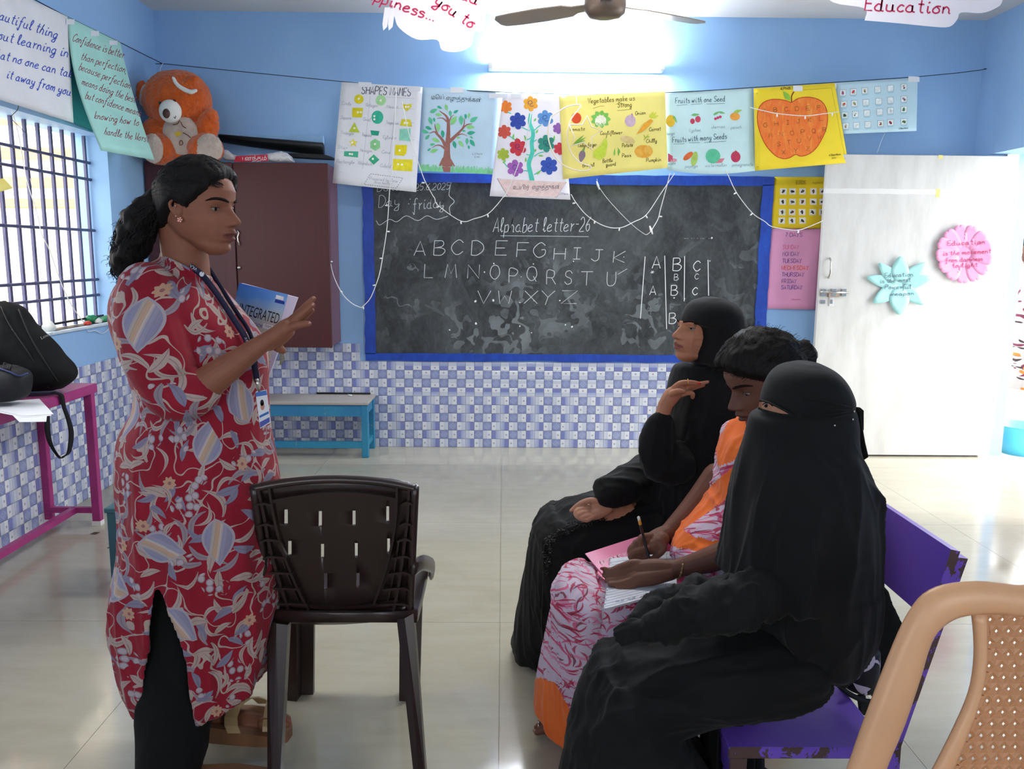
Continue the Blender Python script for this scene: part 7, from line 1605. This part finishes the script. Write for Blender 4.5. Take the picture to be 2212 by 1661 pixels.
# headscarf and its drape
b = MB(); rl(b, [(1520, 642, 1556, 643, .045), (1494, 651, 1588, 657, .08), (1480, 668, 1604, 676, .098), (1473, 685, 1610, 696, .102), (1471, 696, 1613, 708, .103)], 2.43, 3, 40)
rl(b, [(1480, 694, 1613, 706, .103), (1495, 704, 1617, 722, .104), (1499, 725, 1621, 744, .104), (1494, 748, 1626, 768, .105), (1489, 762, 1630, 784, .105), (1494, 778, 1636, 800, .108)], 2.43, 3, 40)
rl(b, [(1476, 782, 1636, 800, .075), (1458, 790, 1645, 815, .105), (1450, 808, 1652, 850, .13), (1440, 850, 1660, 900, .155), (1432, 885, 1664, 940, .175), (1412, 925, 1667, 980, .185), (1396, 965, 1670, 1020, .19), (1387, 1005, 1674, 1070, .19), (1378, 1045, 1676, 1120, .19), (1370, 1080, 1672, 1170, .185)], 2.45, 3, 40)
hch(b, [(1465, 1000, 2.31, 42), (1422, 1005, 2.30, 36), (1418, 960, 2.29, 33), (1424, 915, 2.29, 28)], 18)       # near sleeve
V, N, F = remesh(b, .0052, 2); V = folds(V, N, (9, 9, 2.5), .020, 2., np.clip((PX(V)[:, 1]-760)/160, .10, 1)); scA = mesh_obj('headscarf', V, F, M_abaya2, pa_)
b = MB()
rl(b, [(1500, 1010, 1680, 1240, 2.46, .18), (1430, 1035, 1560, 1245, 2.46, .18), (1350, 1062, 1420, 1245, 2.47, .18), (1280, 1072, 1330, 1235, 2.48, .175), (1215, 1090, 1262, 1225, 2.49, .17), (1185, 1110, 1236, 1210, 2.50, .15)])
rl(b, [(1190, 1095, 1262, 1125, 2.50, .14), (1163, 1118, 1290, 1170, 2.50, .165), (1150, 1145, 1300, 1200, 2.51, .168), (1139, 1210, 1300, 1240, 2.54, .168), (1128, 1270, 1298, 1290, 2.58, .168), (1115, 1340, 1290, 1350, 2.63, .17), (1104, 1400, 1285, 1407, 2.68, .165)])
hch(b, [(1470, 1000, 2.54, 42), (1400, 1022, 2.46, 42), (1348, 1050, 2.38, 40), (1320, 1064, 2.355, 36)], 18)
V, N, F = remesh(b, .006, 2); mk = np.clip((.52-V[:, 2])/.1, 0, 1); V = folds(V, N, (8, 8, 1.2), .020, 8., mk); V = folds(V, N, (2, 9, 9), .016, 28., 1-mk); V[:, 2] = np.maximum(V[:, 2], .004); aba = mesh_obj('abaya', V, F, M_abaya, pa_); fa = front_of(V)
# lace trim down the front of the abaya
M_lace = mat('black_lace', '#08080a', .35, .5, .1, 40)
b = MB(); P = smooth([(1300, 1117), (1262, 1128), (1222, 1142), (1190, 1160), (1176, 1186), (1174, 1240), (1172, 1300), (1170, 1350), (1174, 1405)], 8); b.tube([fa(*p) for p in P], .0022, 6)
for i, p in enumerate(P[:40]):
    for k in range(3): a = random.uniform(0, 6.3); q = (p[0]+random.uniform(-1, 14), p[1]+random.uniform(-12, 8)); b.tube([fa(q[0]+4*cos(a+t), q[1]+3*sin(a+t)) for t in (0, 1.3, 2.6, 3.9, 5.2)], .0014, 4)
b.build('lace_trim', M_lace, pa_, False, False, kind='stuff')
FA = [(1430, 690), (1497, 697), (1500, 730), (1494, 757), (1500, 772), (1512, 792), (1430, 800)]
tuck(boA, 0, nA, [scA, aba], lambda p, w: inside(p, FA) & (w[:, 2] > 1.0))
# ================================================================== WOMAN IN THE MIDDLE WRITING
pm = empty('person', (.62, 2.02, .42), 'seated woman in pink print sari with orange border writing in a notebook', 'person')
SB = '#6b4537'
HB = Head((.104, 0, .086), (1574, 883), 1.96, 180+12, 24, 0, .97).mesh(SB, '#54302a', [(1640, 850, 2.02, 40), (1655, 900, 2.03, 40), (1670, 950, 2.04, 48)])
b = MB(); hch(b, [(1640, 830, 2.02, 46), (1655, 890, 2.03, 42), (1670, 950, 2.04, 50), (1650, 1010, 2.04, 85), (1640, 1120, 2.04, 85), (1640, 1190, 2.04, 85)], 18)
for Y in (1.97, 2.11): hch(b, [(1600, 1280, Y, 55), (1420, 1300, Y, 48), (1275, 1310, Y, 40), (1262, 1400, Y+.02, 36), (1225, 1550, Y+.06, 26)], 12)
hch(b, [(1640, 985, 2.16, 38), (1585, 1040, 2.16, 33), (1545, 1050, 2.155, 27), (1505, 1085, 2.14, 26)], 14); hch(b, [(1650, 990, 1.90, 38), (1640, 1110, 1.86, 34), (1610, 1185, 1.86, 30), (1560, 1200, 1.87, 26)], 14)
bodyB = skinned(b, .007, SB)
b = MB()
hch(b, [(1548, 1030, 2.15, 30), (1510, 1080, 2.135, 27), (1470, 1122, 2.10, 21), (1442, 1150, 2.075, 17.5)], 16)
hch(b, [(1445, 1148, 2.075, 17), (1425, 1160, 2.065, 20), (1402, 1170, 2.055, 17)], 14); hch(b, [(1430, 1165, 2.04, 16), (1410, 1180, 2.035, 17), (1392, 1182, 2.035, 14)], 12)
for f in ([(1404, 1160, 2.045, 10), (1386, 1163, 2.035, 9), (1384, 1180, 2.025, 8), (1394, 1197, 2.02, 7), (1402, 1207, 2.015, 5.4)], [(1424, 1168, 2.03, 10), (1432, 1184, 2.02, 9), (1422, 1198, 2.012, 7.5), (1408, 1208, 2.012, 5.6)], [(1396, 1168, 2.035, 9.5), (1374, 1174, 2.03, 9), (1374, 1192, 2.02, 8), (1388, 1207, 2.015, 6)], [(1394, 1176, 2.03, 9), (1366, 1183, 2.025, 8.4), (1364, 1198, 2.018, 7.6), (1378, 1210, 2.012, 6)], [(1396, 1186, 2.02, 9), (1370, 1193, 2.015, 7.6), (1362, 1203, 2.012, 6.6), (1374, 1211, 2.01, 5.2)]): hch(b, f, 12)
h1 = skinned(b, .0024, SB, 1)
b = MB()
hch(b, [(1620, 1180, 1.86, 32), (1570, 1196, 1.87, 29), (1520, 1213, 1.88, 25), (1480, 1223, 1.89, 20.5), (1450, 1230, 1.895, 18)], 16)
hch(b, [(1452, 1226, 1.895, 16), (1415, 1226, 1.90, 19), (1372, 1228, 1.905, 16)], 14); hch(b, [(1450, 1238, 1.885, 15), (1410, 1246, 1.885, 18), (1372, 1252, 1.885, 16)], 14)
for f in ([(1400, 1222, 1.905, 11), (1368, 1217, 1.905, 9.4), (1340, 1225, 1.90, 8), (1318, 1233, 1.90, 7), (1305, 1229, 1.90, 5.4)], [(1376, 1230, 1.90, 9.8), (1346, 1234, 1.898, 9), (1322, 1240, 1.896, 8), (1306, 1242, 1.895, 6)], [(1374, 1240, 1.89, 9.8), (1346, 1248, 1.888, 9), (1326, 1253, 1.886, 8), (1311, 1254, 1.885, 6)], [(1374, 1250, 1.88, 9.6), (1350, 1259, 1.876, 8.6), (1332, 1262, 1.875, 7.6), (1318, 1262, 1.874, 6)], [(1378, 1258, 1.875, 9), (1360, 1267, 1.87, 8), (1345, 1270, 1.868, 7), (1334, 1269, 1.868, 5.6)]): hch(b, f, 12)
h2 = skinned(b, .0024, SB, 1)
b = MB(); hch(b, [(1235, 1540, 2.22, 24), (1225, 1572, 2.22, 22), (1195, 1580, 2.21, 18)], 12)
for x, y, Y, r in ((1161, 1577, 2.185, 9), (1160, 1568, 2.21, 7.5), (1163, 1564, 2.235, 7), (1168, 1561, 2.26, 6.5), (1176, 1560, 2.28, 6)): hch(b, [(1205, 1578, Y, r*1.4), (x+14, y-1, Y, r*1.05), (x, y+3, Y, r*.85)], 10)
ft = skinned(b, .003, SB, 1)
nB0 = len(HB.V); nB = nB0+len(bodyB[0]); V, F, C = joined([(HB.V, HB.F, HB.C), bodyB, h1, h2, ft]); boB = mesh_obj('body', V, F, M_skin, pm, colors=C); HB.parts(pm, look=(1, .3, -.55))
nails(pm, [(1300, 1228, 1.893)], '#8a2a24', 4); nails(pm, [(1401, 1209, 2.008)], '#b5705a', 3.4); nails(pm, [(1155, 1578, 2.18)], '#8d6a5c', 4)
b = MB(); p = W(1163, 1566, 2.205); b.tube([p+np.array((0, .011*cos(a), .011*sin(a))) for a in np.linspace(0, 2*pi, 13)], .0022, 6); b.build('toe_ring', M_steel, pm, True)
hb = lambda a: float(np.interp(abs(a), [0, .35, .75, 1.05, 1.3, 1.6, 1.85, 2.2, 3.15], [.176, .172, .160, .142, .125, .122, .090, .06, .045]))
hb_ = HB.hair(pm, hb, .022, amp=.003)
b = MB()
for k in range(420):
    a = random.uniform(-2.4, 2.4); z0 = random.uniform(max(hb(a)+.006, .13), .222); P0 = head_surf(z0, a); C0 = np.array((-.012, 0, .11)); n_ = (P0-C0)/np.linalg.norm(P0-C0); d = np.array((-.8, .25*math.copysign(1, a), random.uniform(-.5, .7))); pts = []
    for q in range(6): pts.append(P0+n_*(.022+.0010*q*random.uniform(0, 1.6))+d*.006*q*np.array((1, 1, .6)))
    b.tube([HB.w(p) for p in pts], .00045, 3, cap=False)
for k in range(46):     # unruly front locks
    a = random.uniform(-1.0, 1.2); z0 = hb(a)+.012; P0 = head_surf(z0, a); n_ = np.array((1, 0, .4)); pts = [P0+n_*(.012+.004*q*random.random())+np.array((.002*q, .002*q*random.uniform(-1, 1), random.uniform(-.003, .002)*q)) for q in range(5)]
    b.tube([HB.w(p) for p in smooth(pts, 2)], .0005, 3, cap=False)
b.build('loose_hairs', M_hair, hb_, False, False, kind='stuff')
b = MB(); c = HB.w((-.115, 0, .13)); b.ell(c, (.045, .045, .04), 18, 12); V = np.array(b.v); V = V+(V-c)*(vnoise(V*90)*.18)[:, None]; b.v = [tuple(v) for v in V]; b.build('hair_bun', M_hair, pm, True)
# sari: one cloth, print with orange border and pallu
b = MB(); rl(b, [(1620, 905, 1690, 905, 2.04, .085), (1592, 922, 1705, 925, 2.04, .13), (1570, 945, 1712, 950, 2.04, .165), (1556, 985, 1716, 990, 2.04, .175), (1549, 1030, 1718, 1030, 2.04, .16), (1530, 1085, 1718, 1090, 2.03, .155), (1490, 1130, 1718, 1150, 2.02, .16), (1455, 1170, 1718, 1200, 2.02, .17), (1450, 1200, 1718, 1260, 2.02, .175)], None, 3, 40)
rl(b, [(1640, 1190, 1660, 1370, 2.03, .18), (1500, 1215, 1530, 1380, 2.03, .175), (1400, 1228, 1430, 1390, 2.03, .17), (1320, 1232, 1355, 1400, 2.03, .165), (1262, 1234, 1310, 1400, 2.03, .155), (1235, 1252, 1300, 1390, 2.03, .13)])
rl(b, [(1240, 1234, 1310, 1262, 2.03, .12), (1214, 1247, 1330, 1300, 2.03, .15), (1200, 1272, 1340, 1350, 2.03, .155), (1189, 1320, 1340, 1400, 2.05, .155), (1177, 1390, 1345, 1470, 2.08, .155), (1167, 1460, 1350, 1540, 2.12, .155), (1156, 1532, 1340, 1650, 2.15, .15)])
V, N, F = remesh(b, .006, 2); mk = np.clip((.50-V[:, 2])/.1, 0, 1); V = folds(V, N, (9, 9, 1.3), .018, 4., mk); V = folds(V, N, (4, 8, 8), .014, 14., 1-mk); V[:, 2] = np.maximum(V[:, 2], .004); p = PX(V)
OR = [[(1140, 1470), (1170, 1462), (1200, 1475), (1232, 1535), (1260, 1600), (1330, 1700), (1100, 1700)], [(1590, 880), (1700, 880), (1700, 1010), (1640, 975), (1550, 1010), (1545, 960)], [(1450, 1115), (1490, 1090), (1580, 1010), (1640, 975), (1720, 1000), (1720, 1045), (1600, 1060), (1560, 1085), (1500, 1130), (1445, 1160)], [(1425, 1150), (1462, 1132), (1500, 1160), (1600, 1175), (1720, 1180), (1720, 1230), (1560, 1200), (1440, 1180)]]
isO = np.zeros(len(V), bool)
for q in OR: isO |= inside(p, q)
axs = W(1640, 1100, 2.03); uv = np.stack([V[:, 0]+.35*(V[:, 1]-2.0), V[:, 2]+.5*(V[:, 1]-2.0)*(V[:, 2] > .5)], 1)
sa = mesh_obj('sari', V, F, [M_sari, M_orange], pm, uv=uv); Fa = np.asarray(F); mi = isO[Fa].mean(1) > .5; sa.data.polygons.foreach_set('material_index', mi.astype(np.int32)); sa.data.update(); fs = front_of(V); tuck(boB, nB0, nB, [sa], lambda p, w: (w[:, 2] > .62) & (p[:, 0] < 1640) & (p[:, 1] > 1000) & (np.abs(w[:, 1]-2.04) > .06))
# thin gold neck chain, bangles
b = MB(); b.tube([fs(x, y) for x, y in smooth([(1612, 925), (1608, 945), (1603, 965)], 4)], .0012, 5); b.build('gold_chain', mat('gold', '#d9a860'), pm, True)
def bangle(c, Y, rx, rz, tilt):
    p = W(c[0], c[1], Y); b = MB(); u = np.array((sin(tilt), 0, cos(tilt))); pts = [p+u*rz*cos(a)+np.array((.0, 1, 0))*rx*sin(a) for a in np.linspace(0, 2*pi, 33)]
    for k, q in enumerate(pts[:-1]): b.tube([q, pts[k+1]], .0030 if k % 2 else .0022, 6)
    b.build('bangle', mat('dark_gold', '#a8875c', .3, .5, .1, 60, metal=.7), pm, True)
bangle((1468, 1227), 1.892, .024, .025, .20); bangle((1452, 1142), 2.085, .021, .022, -.75)
# pencil
pn = empty('pencil', W(1402, 1212, 2.01), 'black striped pencil with yellow ferrule held in the writing hand', 'pencil')
a, c = W(1403, 1212, 2.012), W(1380, 1120, 2.0); d = c-a
MB().tube([a, a+d*.05, a+d*.06, a+d*.86], [.0006, .0034, .0036, .0036], 6).build('barrel', mat('pencil_black', '#1a1c24', .3, .5, 0), pn)
MB().tube([a+d*.86, a+d*.96], .0040, 10).build('ferrule', mat('yellow_band', '#d98f22', .35, .5, 0), pn, True); MB().tube([a+d*.96, a+d*1.03, a+d*1.05], [.0038, .0038, .002], 10).build('eraser', mat('eraser_white', '#d8d4cc', .6, .3, 0), pn, True)
# folder and notebook
zf = .580; fo = empty('pink_folder', WZ(1390, 1230, zf), 'pink folder with a handwritten name lying under the notebook', 'folder')
M_pf = mat('pink_folder_card', '#d97fa3', .45, .4, .03); M_pf2 = mat('deep_pink_cover', '#c8456f', .45, .4, .03)
MB().prism([WZ(*p, zf) for p in ((1264, 1197), (1409, 1150), (1440, 1190), (1300, 1240))], (0, 0, .002)).build('cover', M_pf, fo); MB().prism([WZ(*p, zf-.003) for p in ((1409, 1152), (1440, 1170), (1512, 1250), (1382, 1318), (1290, 1240), (1300, 1200))], (0, 0, .002)).build('back_cover', M_pf2, fo)
I = Ink(lambda x, y: WZ(x, y, zf+.0028), jit=-.1); I.text('A Shaamila', (1350, 1193), (1294, 1213), 11, 1.5); I.build('handwriting', fo, cmat('#e8c9d4'))
zn = .590; nb = empty('notebook', WZ(1385, 1250, zn), 'open ruled notebook resting on the pink folder in her lap', 'notebook')
q0 = [(1319, 1208), (1460, 1190), (1461, 1275), (1304, 1317)]
for k in range(3): MB().prism([WZ(x+k*.6, y+1.2*k, zn-.0025*k) for x, y in q0], (0, 0, .0018)).build('page_block', mat('notebook_page', '#ccd0da', .7, .2, .02), nb)
I = Ink(lambda x, y: WZ(x, y, zn+.0022))
for k in range(17): t = .06+.055*k; a = (1319-15*t, 1208+109*t); c = (1460+1*t, 1190+85*t); I.stroke([a, c], .7, cmat('#a3acbd'))
I.stroke([(1440, 1193), (1438, 1281)], .8, cmat('#8f97ad')); I.build('ruled_lines', nb)
I = Ink(lambda x, y: WZ(x, y, zn+.0024), slant=.1); I.text('ab cd ef', (1330, 1300), (1400, 1288), 5, .7); I.build('pencil_notes', nb, cmat('#8d93a2'))
b = MB()
for k in range(12): t = k/11; c = WZ(1319-15*t, 1208+109*t, zn); b.tube([c+np.array((.004*cos(a), 0, .004*sin(a))) for a in np.linspace(0, 2*pi, 9)], .0008, 4)
b.build('wire_binding', mat('spiral_white', '#b9bcc4', .3, .5, 0), nb)
# ================================================================== WOMAN IN BLACK WITH FACE VEIL (near end)
pc_ = empty('person', (.60, 1.62, .42), 'seated woman in black face veil and abaya at the near end of the bench', 'person')
SCN = '#b08468'
HC = Head((.104, 0, .086), (1624, 908), 1.60, 180+4, 0, 0, .90).mesh(SCN, '#8a5148', [(1735, 880, 1.61, 46), (1740, 960, 1.61, 46)])
b = MB(); hch(b, [(1740, 880, 1.61, 50), (1745, 960, 1.61, 50), (1745, 1060, 1.61, 90), (1745, 1200, 1.61, 110), (1740, 1330, 1.61, 110), (1730, 1400, 1.60, 100)], 18)
for Y in (1.54, 1.67): hch(b, [(1720, 1440, Y, 58), (1500, 1470, Y, 55), (1360, 1500, Y, 48), (1350, 1640, Y+.02, 44), (1300, 1900, Y+.03, 34)], 12)
hch(b, [(1760, 1050, 1.52, 40), (1720, 1220, 1.50, 34), (1620, 1290, 1.48, 28), (1500, 1312, 1.50, 24), (1430, 1335, 1.50, 20)], 14)
bodyC = skinned(b, .008, SCN); nC = len(HC.V)+len(bodyC[0]); V, F, C = joined([(HC.V, HC.F, HC.C), bodyC]); boC = mesh_obj('body', V, F, M_skin, pc_, colors=C); HC.parts(pc_, look=(1, .4, -.05))
b = MB(); rl(b, [(1722, 783, 1768, 784, .04), (1690, 793, 1798, 799, .08), (1668, 812, 1820, 822, .098), (1655, 838, 1834, 848, .104), (1648, 862, 1840, 870, .106), (1646, 885, 1843, 893, .106), (1636, 893, 1845, 900, .106), (1624, 900, 1848, 915, .108), (1617, 925, 1849, 940, .11), (1611, 955, 1851, 965, .125), (1600, 1000, 1858, 1005, .16), (1590, 1050, 1872, 1060, .18), (1580, 1110, 1884, 1122, .19), (1570, 1170, 1886, 1190, .19), (1556, 1236, 1884, 1262, .19)], 1.61, 3, 56)
rl(b, [(1608, 1225, 1882, 1240, .19), (1612, 1290, 1878, 1310, .188), (1636, 1345, 1860, 1360, .18), (1680, 1385, 1832, 1402, .165), (1740, 1412, 1790, 1420, .14)], 1.61, 3, 40)
V, N, F = remesh(b, .005, 2); px = PX(V)
V = folds(V, N, (7, 7, 1.2), .026, 6., np.clip((px[:, 1]-930)/160, .03, 1)); px = PX(V)
k = np.exp(-((px[:, 0]-1838)**2/900+(px[:, 1]-885-(px[:, 0]-1838)*.1)**2/60.)); V = V-N*(k*.004)[:, None]
veil = mesh_obj('face_veil', V, F, M_abaya2, pc_); fv = front_of(V)
b = MB()
for y0, y1 in ((868, 880), (884, 886), (896, 888), (905, 892)): b.tube(smooth([fv(1735, y0-6), fv(1780, y0), fv(1815, (y0+y1)/2), fv(1842, y1)], 4), .0016, 5)
b.build('tie_creases', M_abaya2, pc_, False, True, kind='stuff')
b = MB()  # tied bow and hanging tail
b.loft([[W(x, y, Y) for x, y, Y in r] for r in ([(1840, 880, 1.60), (1844, 878, 1.585), (1846, 890, 1.585), (1841, 892, 1.60)], [(1852, 880, 1.615), (1858, 880, 1.575), (1860, 915, 1.575), (1852, 905, 1.615)], [(1862, 888, 1.62), (1866, 887, 1.57), (1866, 930, 1.57), (1858, 922, 1.62)])])
b.loft([[W(x, y, Y) for x, y, Y in r] for r in ([(1838, 885, 1.60), (1858, 886, 1.575), (1856, 890, 1.572), (1838, 892, 1.59)], [(1846, 930, 1.60), (1864, 925, 1.57), (1862, 928, 1.565), (1846, 934, 1.59)], [(1852, 965, 1.60), (1869, 955, 1.57), (1868, 958, 1.565), (1852, 968, 1.59)], [(1857, 997, 1.60), (1876, 985, 1.57), (1875, 988, 1.565), (1858, 999, 1.59)])])
b.build('tied_bow', M_abaya2, pc_, True)
for x, y in ((1845, 889), (1842, 906), (1803, 919)): MB().ell(fv(x, y), .0022, 8, 6).build('scarf_pin', M_steel, pc_, True)
b = MB()
rl(b, [(1735, 1330, 1745, 1445, 1.60, .15), (1715, 1325, 1725, 1468, 1.60, .165), (1660, 1325, 1665, 1490, 1.60, .17), (1590, 1335, 1590, 1508, 1.60, .17), (1500, 1352, 1500, 1530, 1.60, .165), (1410, 1378, 1430, 1560, 1.60, .16), (1345, 1405, 1380, 1590, 1.60, .155), (1315, 1432, 1360, 1580, 1.60, .13)])
rl(b, [(1300, 1428, 1390, 1450, 1.60, .13), (1275, 1468, 1440, 1500, 1.60, .165), (1254, 1508, 1480, 1560, 1.60, .175), (1235, 1555, 1520, 1620, 1.60, .18), (1218, 1608, 1545, 1680, 1.60, .182), (1205, 1661, 1550, 1740, 1.60, .185), (1190, 1740, 1545, 1800, 1.60, .19), (1175, 1830, 1535, 1870, 1.60, .19), (1165, 1900, 1530, 1925, 1.60, .19)])
rl(b, [(1500, 1665, 1650, 1668, 1.60, .08), (1530, 1690, 1680, 1692, 1.61, .09), (1570, 1720, 1688, 1720, 1.62, .10), (1575, 1860, 1690, 1860, 1.62, .10)])
V, N, F = remesh(b, .007, 3); mk = np.clip((.46-V[:, 2])/.1, 0, 1); V = folds(V, N, (7, 7, 1.1), .024, 12., mk); V = folds(V, N, (2, 8, 7), .020, 42., 1-mk); V[:, 2] = np.maximum(V[:, 2], .004)
# where the cloth meets the seat it lies on it
on = (V[:, 2] < .425) & (V[:, 2] > .30) & (V[:, 0] > .44) & (V[:, 1] > 1.47); V[on, 2] = .4245
abC = mesh_obj('abaya', V, F, M_abaya, pc_)
b = MB(); hch(b, [(1655, 1285, 1.48, 56), (1575, 1305, 1.47, 50), (1500, 1322, 1.47, 46), (1440, 1342, 1.475, 40), (1395, 1362, 1.475, 31)], 20); hch(b, [(1640, 1290, 1.58, 60), (1520, 1300, 1.56, 50), (1430, 1325, 1.54, 40), (1380, 1345, 1.52, 30)], 18)
V, N, F = remesh(b, .005, 2); V = folds(V, N, (14, 9, 5), .020, 21.); slC = mesh_obj('sleeves', V, F, M_abaya, pc_)
b = MB(); hch(b, [(1400, 1358, 1.475, 22), (1372, 1362, 1.475, 20)], 12)
for f in ([(1376, 1352, 1.48, 9), (1352, 1350, 1.48, 8), (1330, 1361, 1.48, 6)], [(1374, 1360, 1.47, 9), (1350, 1362, 1.47, 8.4), (1330, 1370, 1.47, 6)], [(1374, 1368, 1.465, 9), (1352, 1374, 1.462, 8.2), (1334, 1382, 1.462, 6)], [(1378, 1376, 1.46, 8.4), (1360, 1384, 1.458, 7.4), (1344, 1392, 1.458, 5.4)], [(1388, 1350, 1.485, 9), (1372, 1342, 1.485, 7.6), (1358, 1342, 1.485, 6)]): hch(b, f, 12)
V, N, F = remesh(b, .0028, 1); mesh_obj('glove', V, F, M_abaya, pc_)
tuck(boC, 0, nC, [veil, abC, slC])
for o_ in [c for c in pc_.children if c.name.split('.')[0] in ('eye', 'eyebrow', 'eyelashes')]:
    for q in list(o_.children): bpy.data.objects.remove(q)
    bpy.data.objects.remove(o_)
# the slit of the veil: skin round the eye with the hemmed cloth edges standing proud of it
UP = smooth([(1641, 866), (1650, 866), (1668, 873), (1690, 884), (1712, 897)], 4); DN = smooth([(1638, 881), (1650, 886), (1672, 892), (1692, 896), (1712, 897)], 4)
fsl = lambda x, y, o=.0008: W(x, y, float(fv(max(x, 1645), y)[1])-o+.003)
n_ = len(UP); V = [fsl(*p) for p in UP]+[fsl(*((p+q)/2), .0016) for p, q in zip(UP, DN)]+[fsl(*q) for q in DN]; F = [(i, i+1, n_+i+1, n_+i) for i in range(n_-1)]+[(n_+i, n_+i+1, 2*n_+i+1, 2*n_+i) for i in range(n_-1)]
mesh_obj('eye_area', V, F, M_skin, pc_, colors=np.tile(np.array(lin('#a9795f')[:3]), (len(V), 1)))
for P in (UP, DN): b = MB(); b.tube([fsl(*p, .0025) for p in P], .0021, 6); b.build('slit_hem', M_abaya2, pc_, True)
b = MB(); p = fsl(1657, 876, .0); b.ell(p, (.0072, .0035, .0042), 14, 8); eo = b.build('eye', M_eye, pc_, True); b = MB(); b.ell(p+np.array((-.0025, -.0016, 0)), (.0036, .0028, .0036), 12, 8); b.build('iris', M_iris, eo, True)
b = MB(); b.tube([fsl(*q, .004) for q in smooth([(1648, 874), (1655, 870), (1662, 871), (1669, 877)], 3)], .0011, 5); b.build('eyelashes', mat('lash', '#0c0808'), pc_, True)
# handbag and the dark cloth hanging behind her
def bagprint():
    t = NT('purple_floral_cloth'); uv = t.co('UV'); col = lin('#17141c')
    for sc, L, w, bend, seed, g, c in ((16, .4, .16, .5, .4, .3, '#b8aec4'), (22, .4, .12, -.8, 3.1, .3, '#8f86a8'), (19, .3, .16, 0, 5.1, .6, '#3a2c8a'), (30, .4, .09, 1.2, 7.1, .4, '#c3b8cc')): m_, x, y, cr = motif(t, uv, sc, L, w, bend, .9, seed, g); col = t.mix(m_, col, lin(c))
    t.set(t.b.inputs['Base Color'], col); return t.fin(None, .5, .3)
hbag = empty('handbag', W(1860, 1480, 1.72), 'small handbag with purple floral print behind the veiled woman', 'handbag')
b = MB(); rl(b, [(1820, 1405, 1900, 1402, 1.72, .035), (1816, 1425, 1898, 1430, 1.72, .045), (1812, 1450, 1895, 1462, 1.72, .045), (1815, 1470, 1889, 1490, 1.72, .04), (1830, 1490, 1884, 1508, 1.72, .03)], None, 3, 24); V, N, F = remesh(b, .005, 1); V[:, 2] = np.maximum(V[:, 2], .423)
mesh_obj('bag_body', V, F, bagprint(), hbag, uv=V[:, [0, 2]]+np.array((0, 0)))
MB().tube(smooth([W(x, y, 1.675) for x, y in ((1808, 1476), (1830, 1496), (1862, 1512), (1884, 1516))], 3), .006, 8).build('bag_trim', M_blk, hbag, True)
b = MB(); b.tube(smooth([W(x, y, 1.70) for x, y in ((1884, 1516), (1868, 1535), (1866, 1542), (1860, 1500))], 3), [(.003, .010)]*10, 8); b.build('bag_strap', M_blk, hbag, True)
b = MB(); b.prism([W(x, y, 1.80) for x, y in ((1880, 1235), (1908, 1268), (1955, 1350), (1953, 1402), (1935, 1440), (1890, 1512), (1865, 1460), (1870, 1340))], (0, .018, 0)); V, N, F = remesh(b, .006, 3); V = folds(V, N, (9, 9, 4), .012, 31.); mesh_obj('hanging_cloth', V, F, M_abaya, None, label='dark cloth hanging off the bench behind the handbag', cat='cloth')
# ================================================================== PERSON OUTSIDE THE DOORWAY
po = empty('person', (4.35, 6.9, 0), 'person in white and orange print clothes sitting outside the doorway', 'person')
def dress_mat():
    t = NT('printed_dress_cloth'); uv = t.co('UV'); col = lin('#8f8a88')
    for sc, L, w, bend, seed, g, c in ((14, .45, .14, .5, .4, .3, '#5a2a3a'), (18, .4, .12, -.8, 3.1, .4, '#33282c'), (16, .3, .16, 0, 5.1, .5, '#a3602c')): m_, x, y, cr = motif(t, uv, sc, L, w, bend, .9, seed, g); col = t.mix(m_, col, lin(c))
    t.set(t.b.inputs['Base Color'], col); return t.fin(None, .8, .1)
YO = 6.9; HO = Head((.104, 0, .086), (2205, 555), YO, 190, 10, 0, 1.0).mesh('#5a3a2e', '#4a2a26', None, False)
b = MB(); hch(b, [(2240, 560, YO, 12), (2244, 620, YO, 20), (2248, 700, YO, 24), (2250, 800, YO, 24)], 14); hch(b, [(2250, 850, YO, 16), (2215, 862, YO-.1, 13), (2198, 890, YO-.1, 9), (2196, 902, YO-.1, 8)], 12)
V, F, C = joined([(HO.V, HO.F, HO.C), skinned(b, .01, '#5a3a2e')]); mesh_obj('body', V, F, M_skin, po, colors=C); HO.hair(po, hb, .02)
b = MB(); rl(b, [(2222, 605, 2262, 608, .10), (2204, 640, 2280, 640, .17), (2196, 700, 2290, 700, .17), (2192, 780, 2290, 780, .17), (2186, 830, 2290, 840, .18), (2182, 880, 2290, 890, .18)], YO); V, N, F = remesh(b, .01, 2); V = folds(V, N, (6, 6, 2), .010, 4.); mesh_obj('printed_dress', V, F, dress_mat(), po, uv=V[:, [0, 2]])
b = MB(); rl(b, [(2180, 848, 2214, 868, .08), (2178, 862, 2222, 880, .10), (2184, 880, 2225, 892, .10)], YO-.14); V, N, F = remesh(b, .008, 2); mesh_obj('orange_shawl', V, F, M_orange, po)
MB().box((3.9, 6.5, -.03), (5.6, 7.6, WZ(2196, 897, .0)[2]*0+.28), M_plast, bev=.02).build('verandah_step', label='white plastered step outside the doorway under the seated person', cat='step')
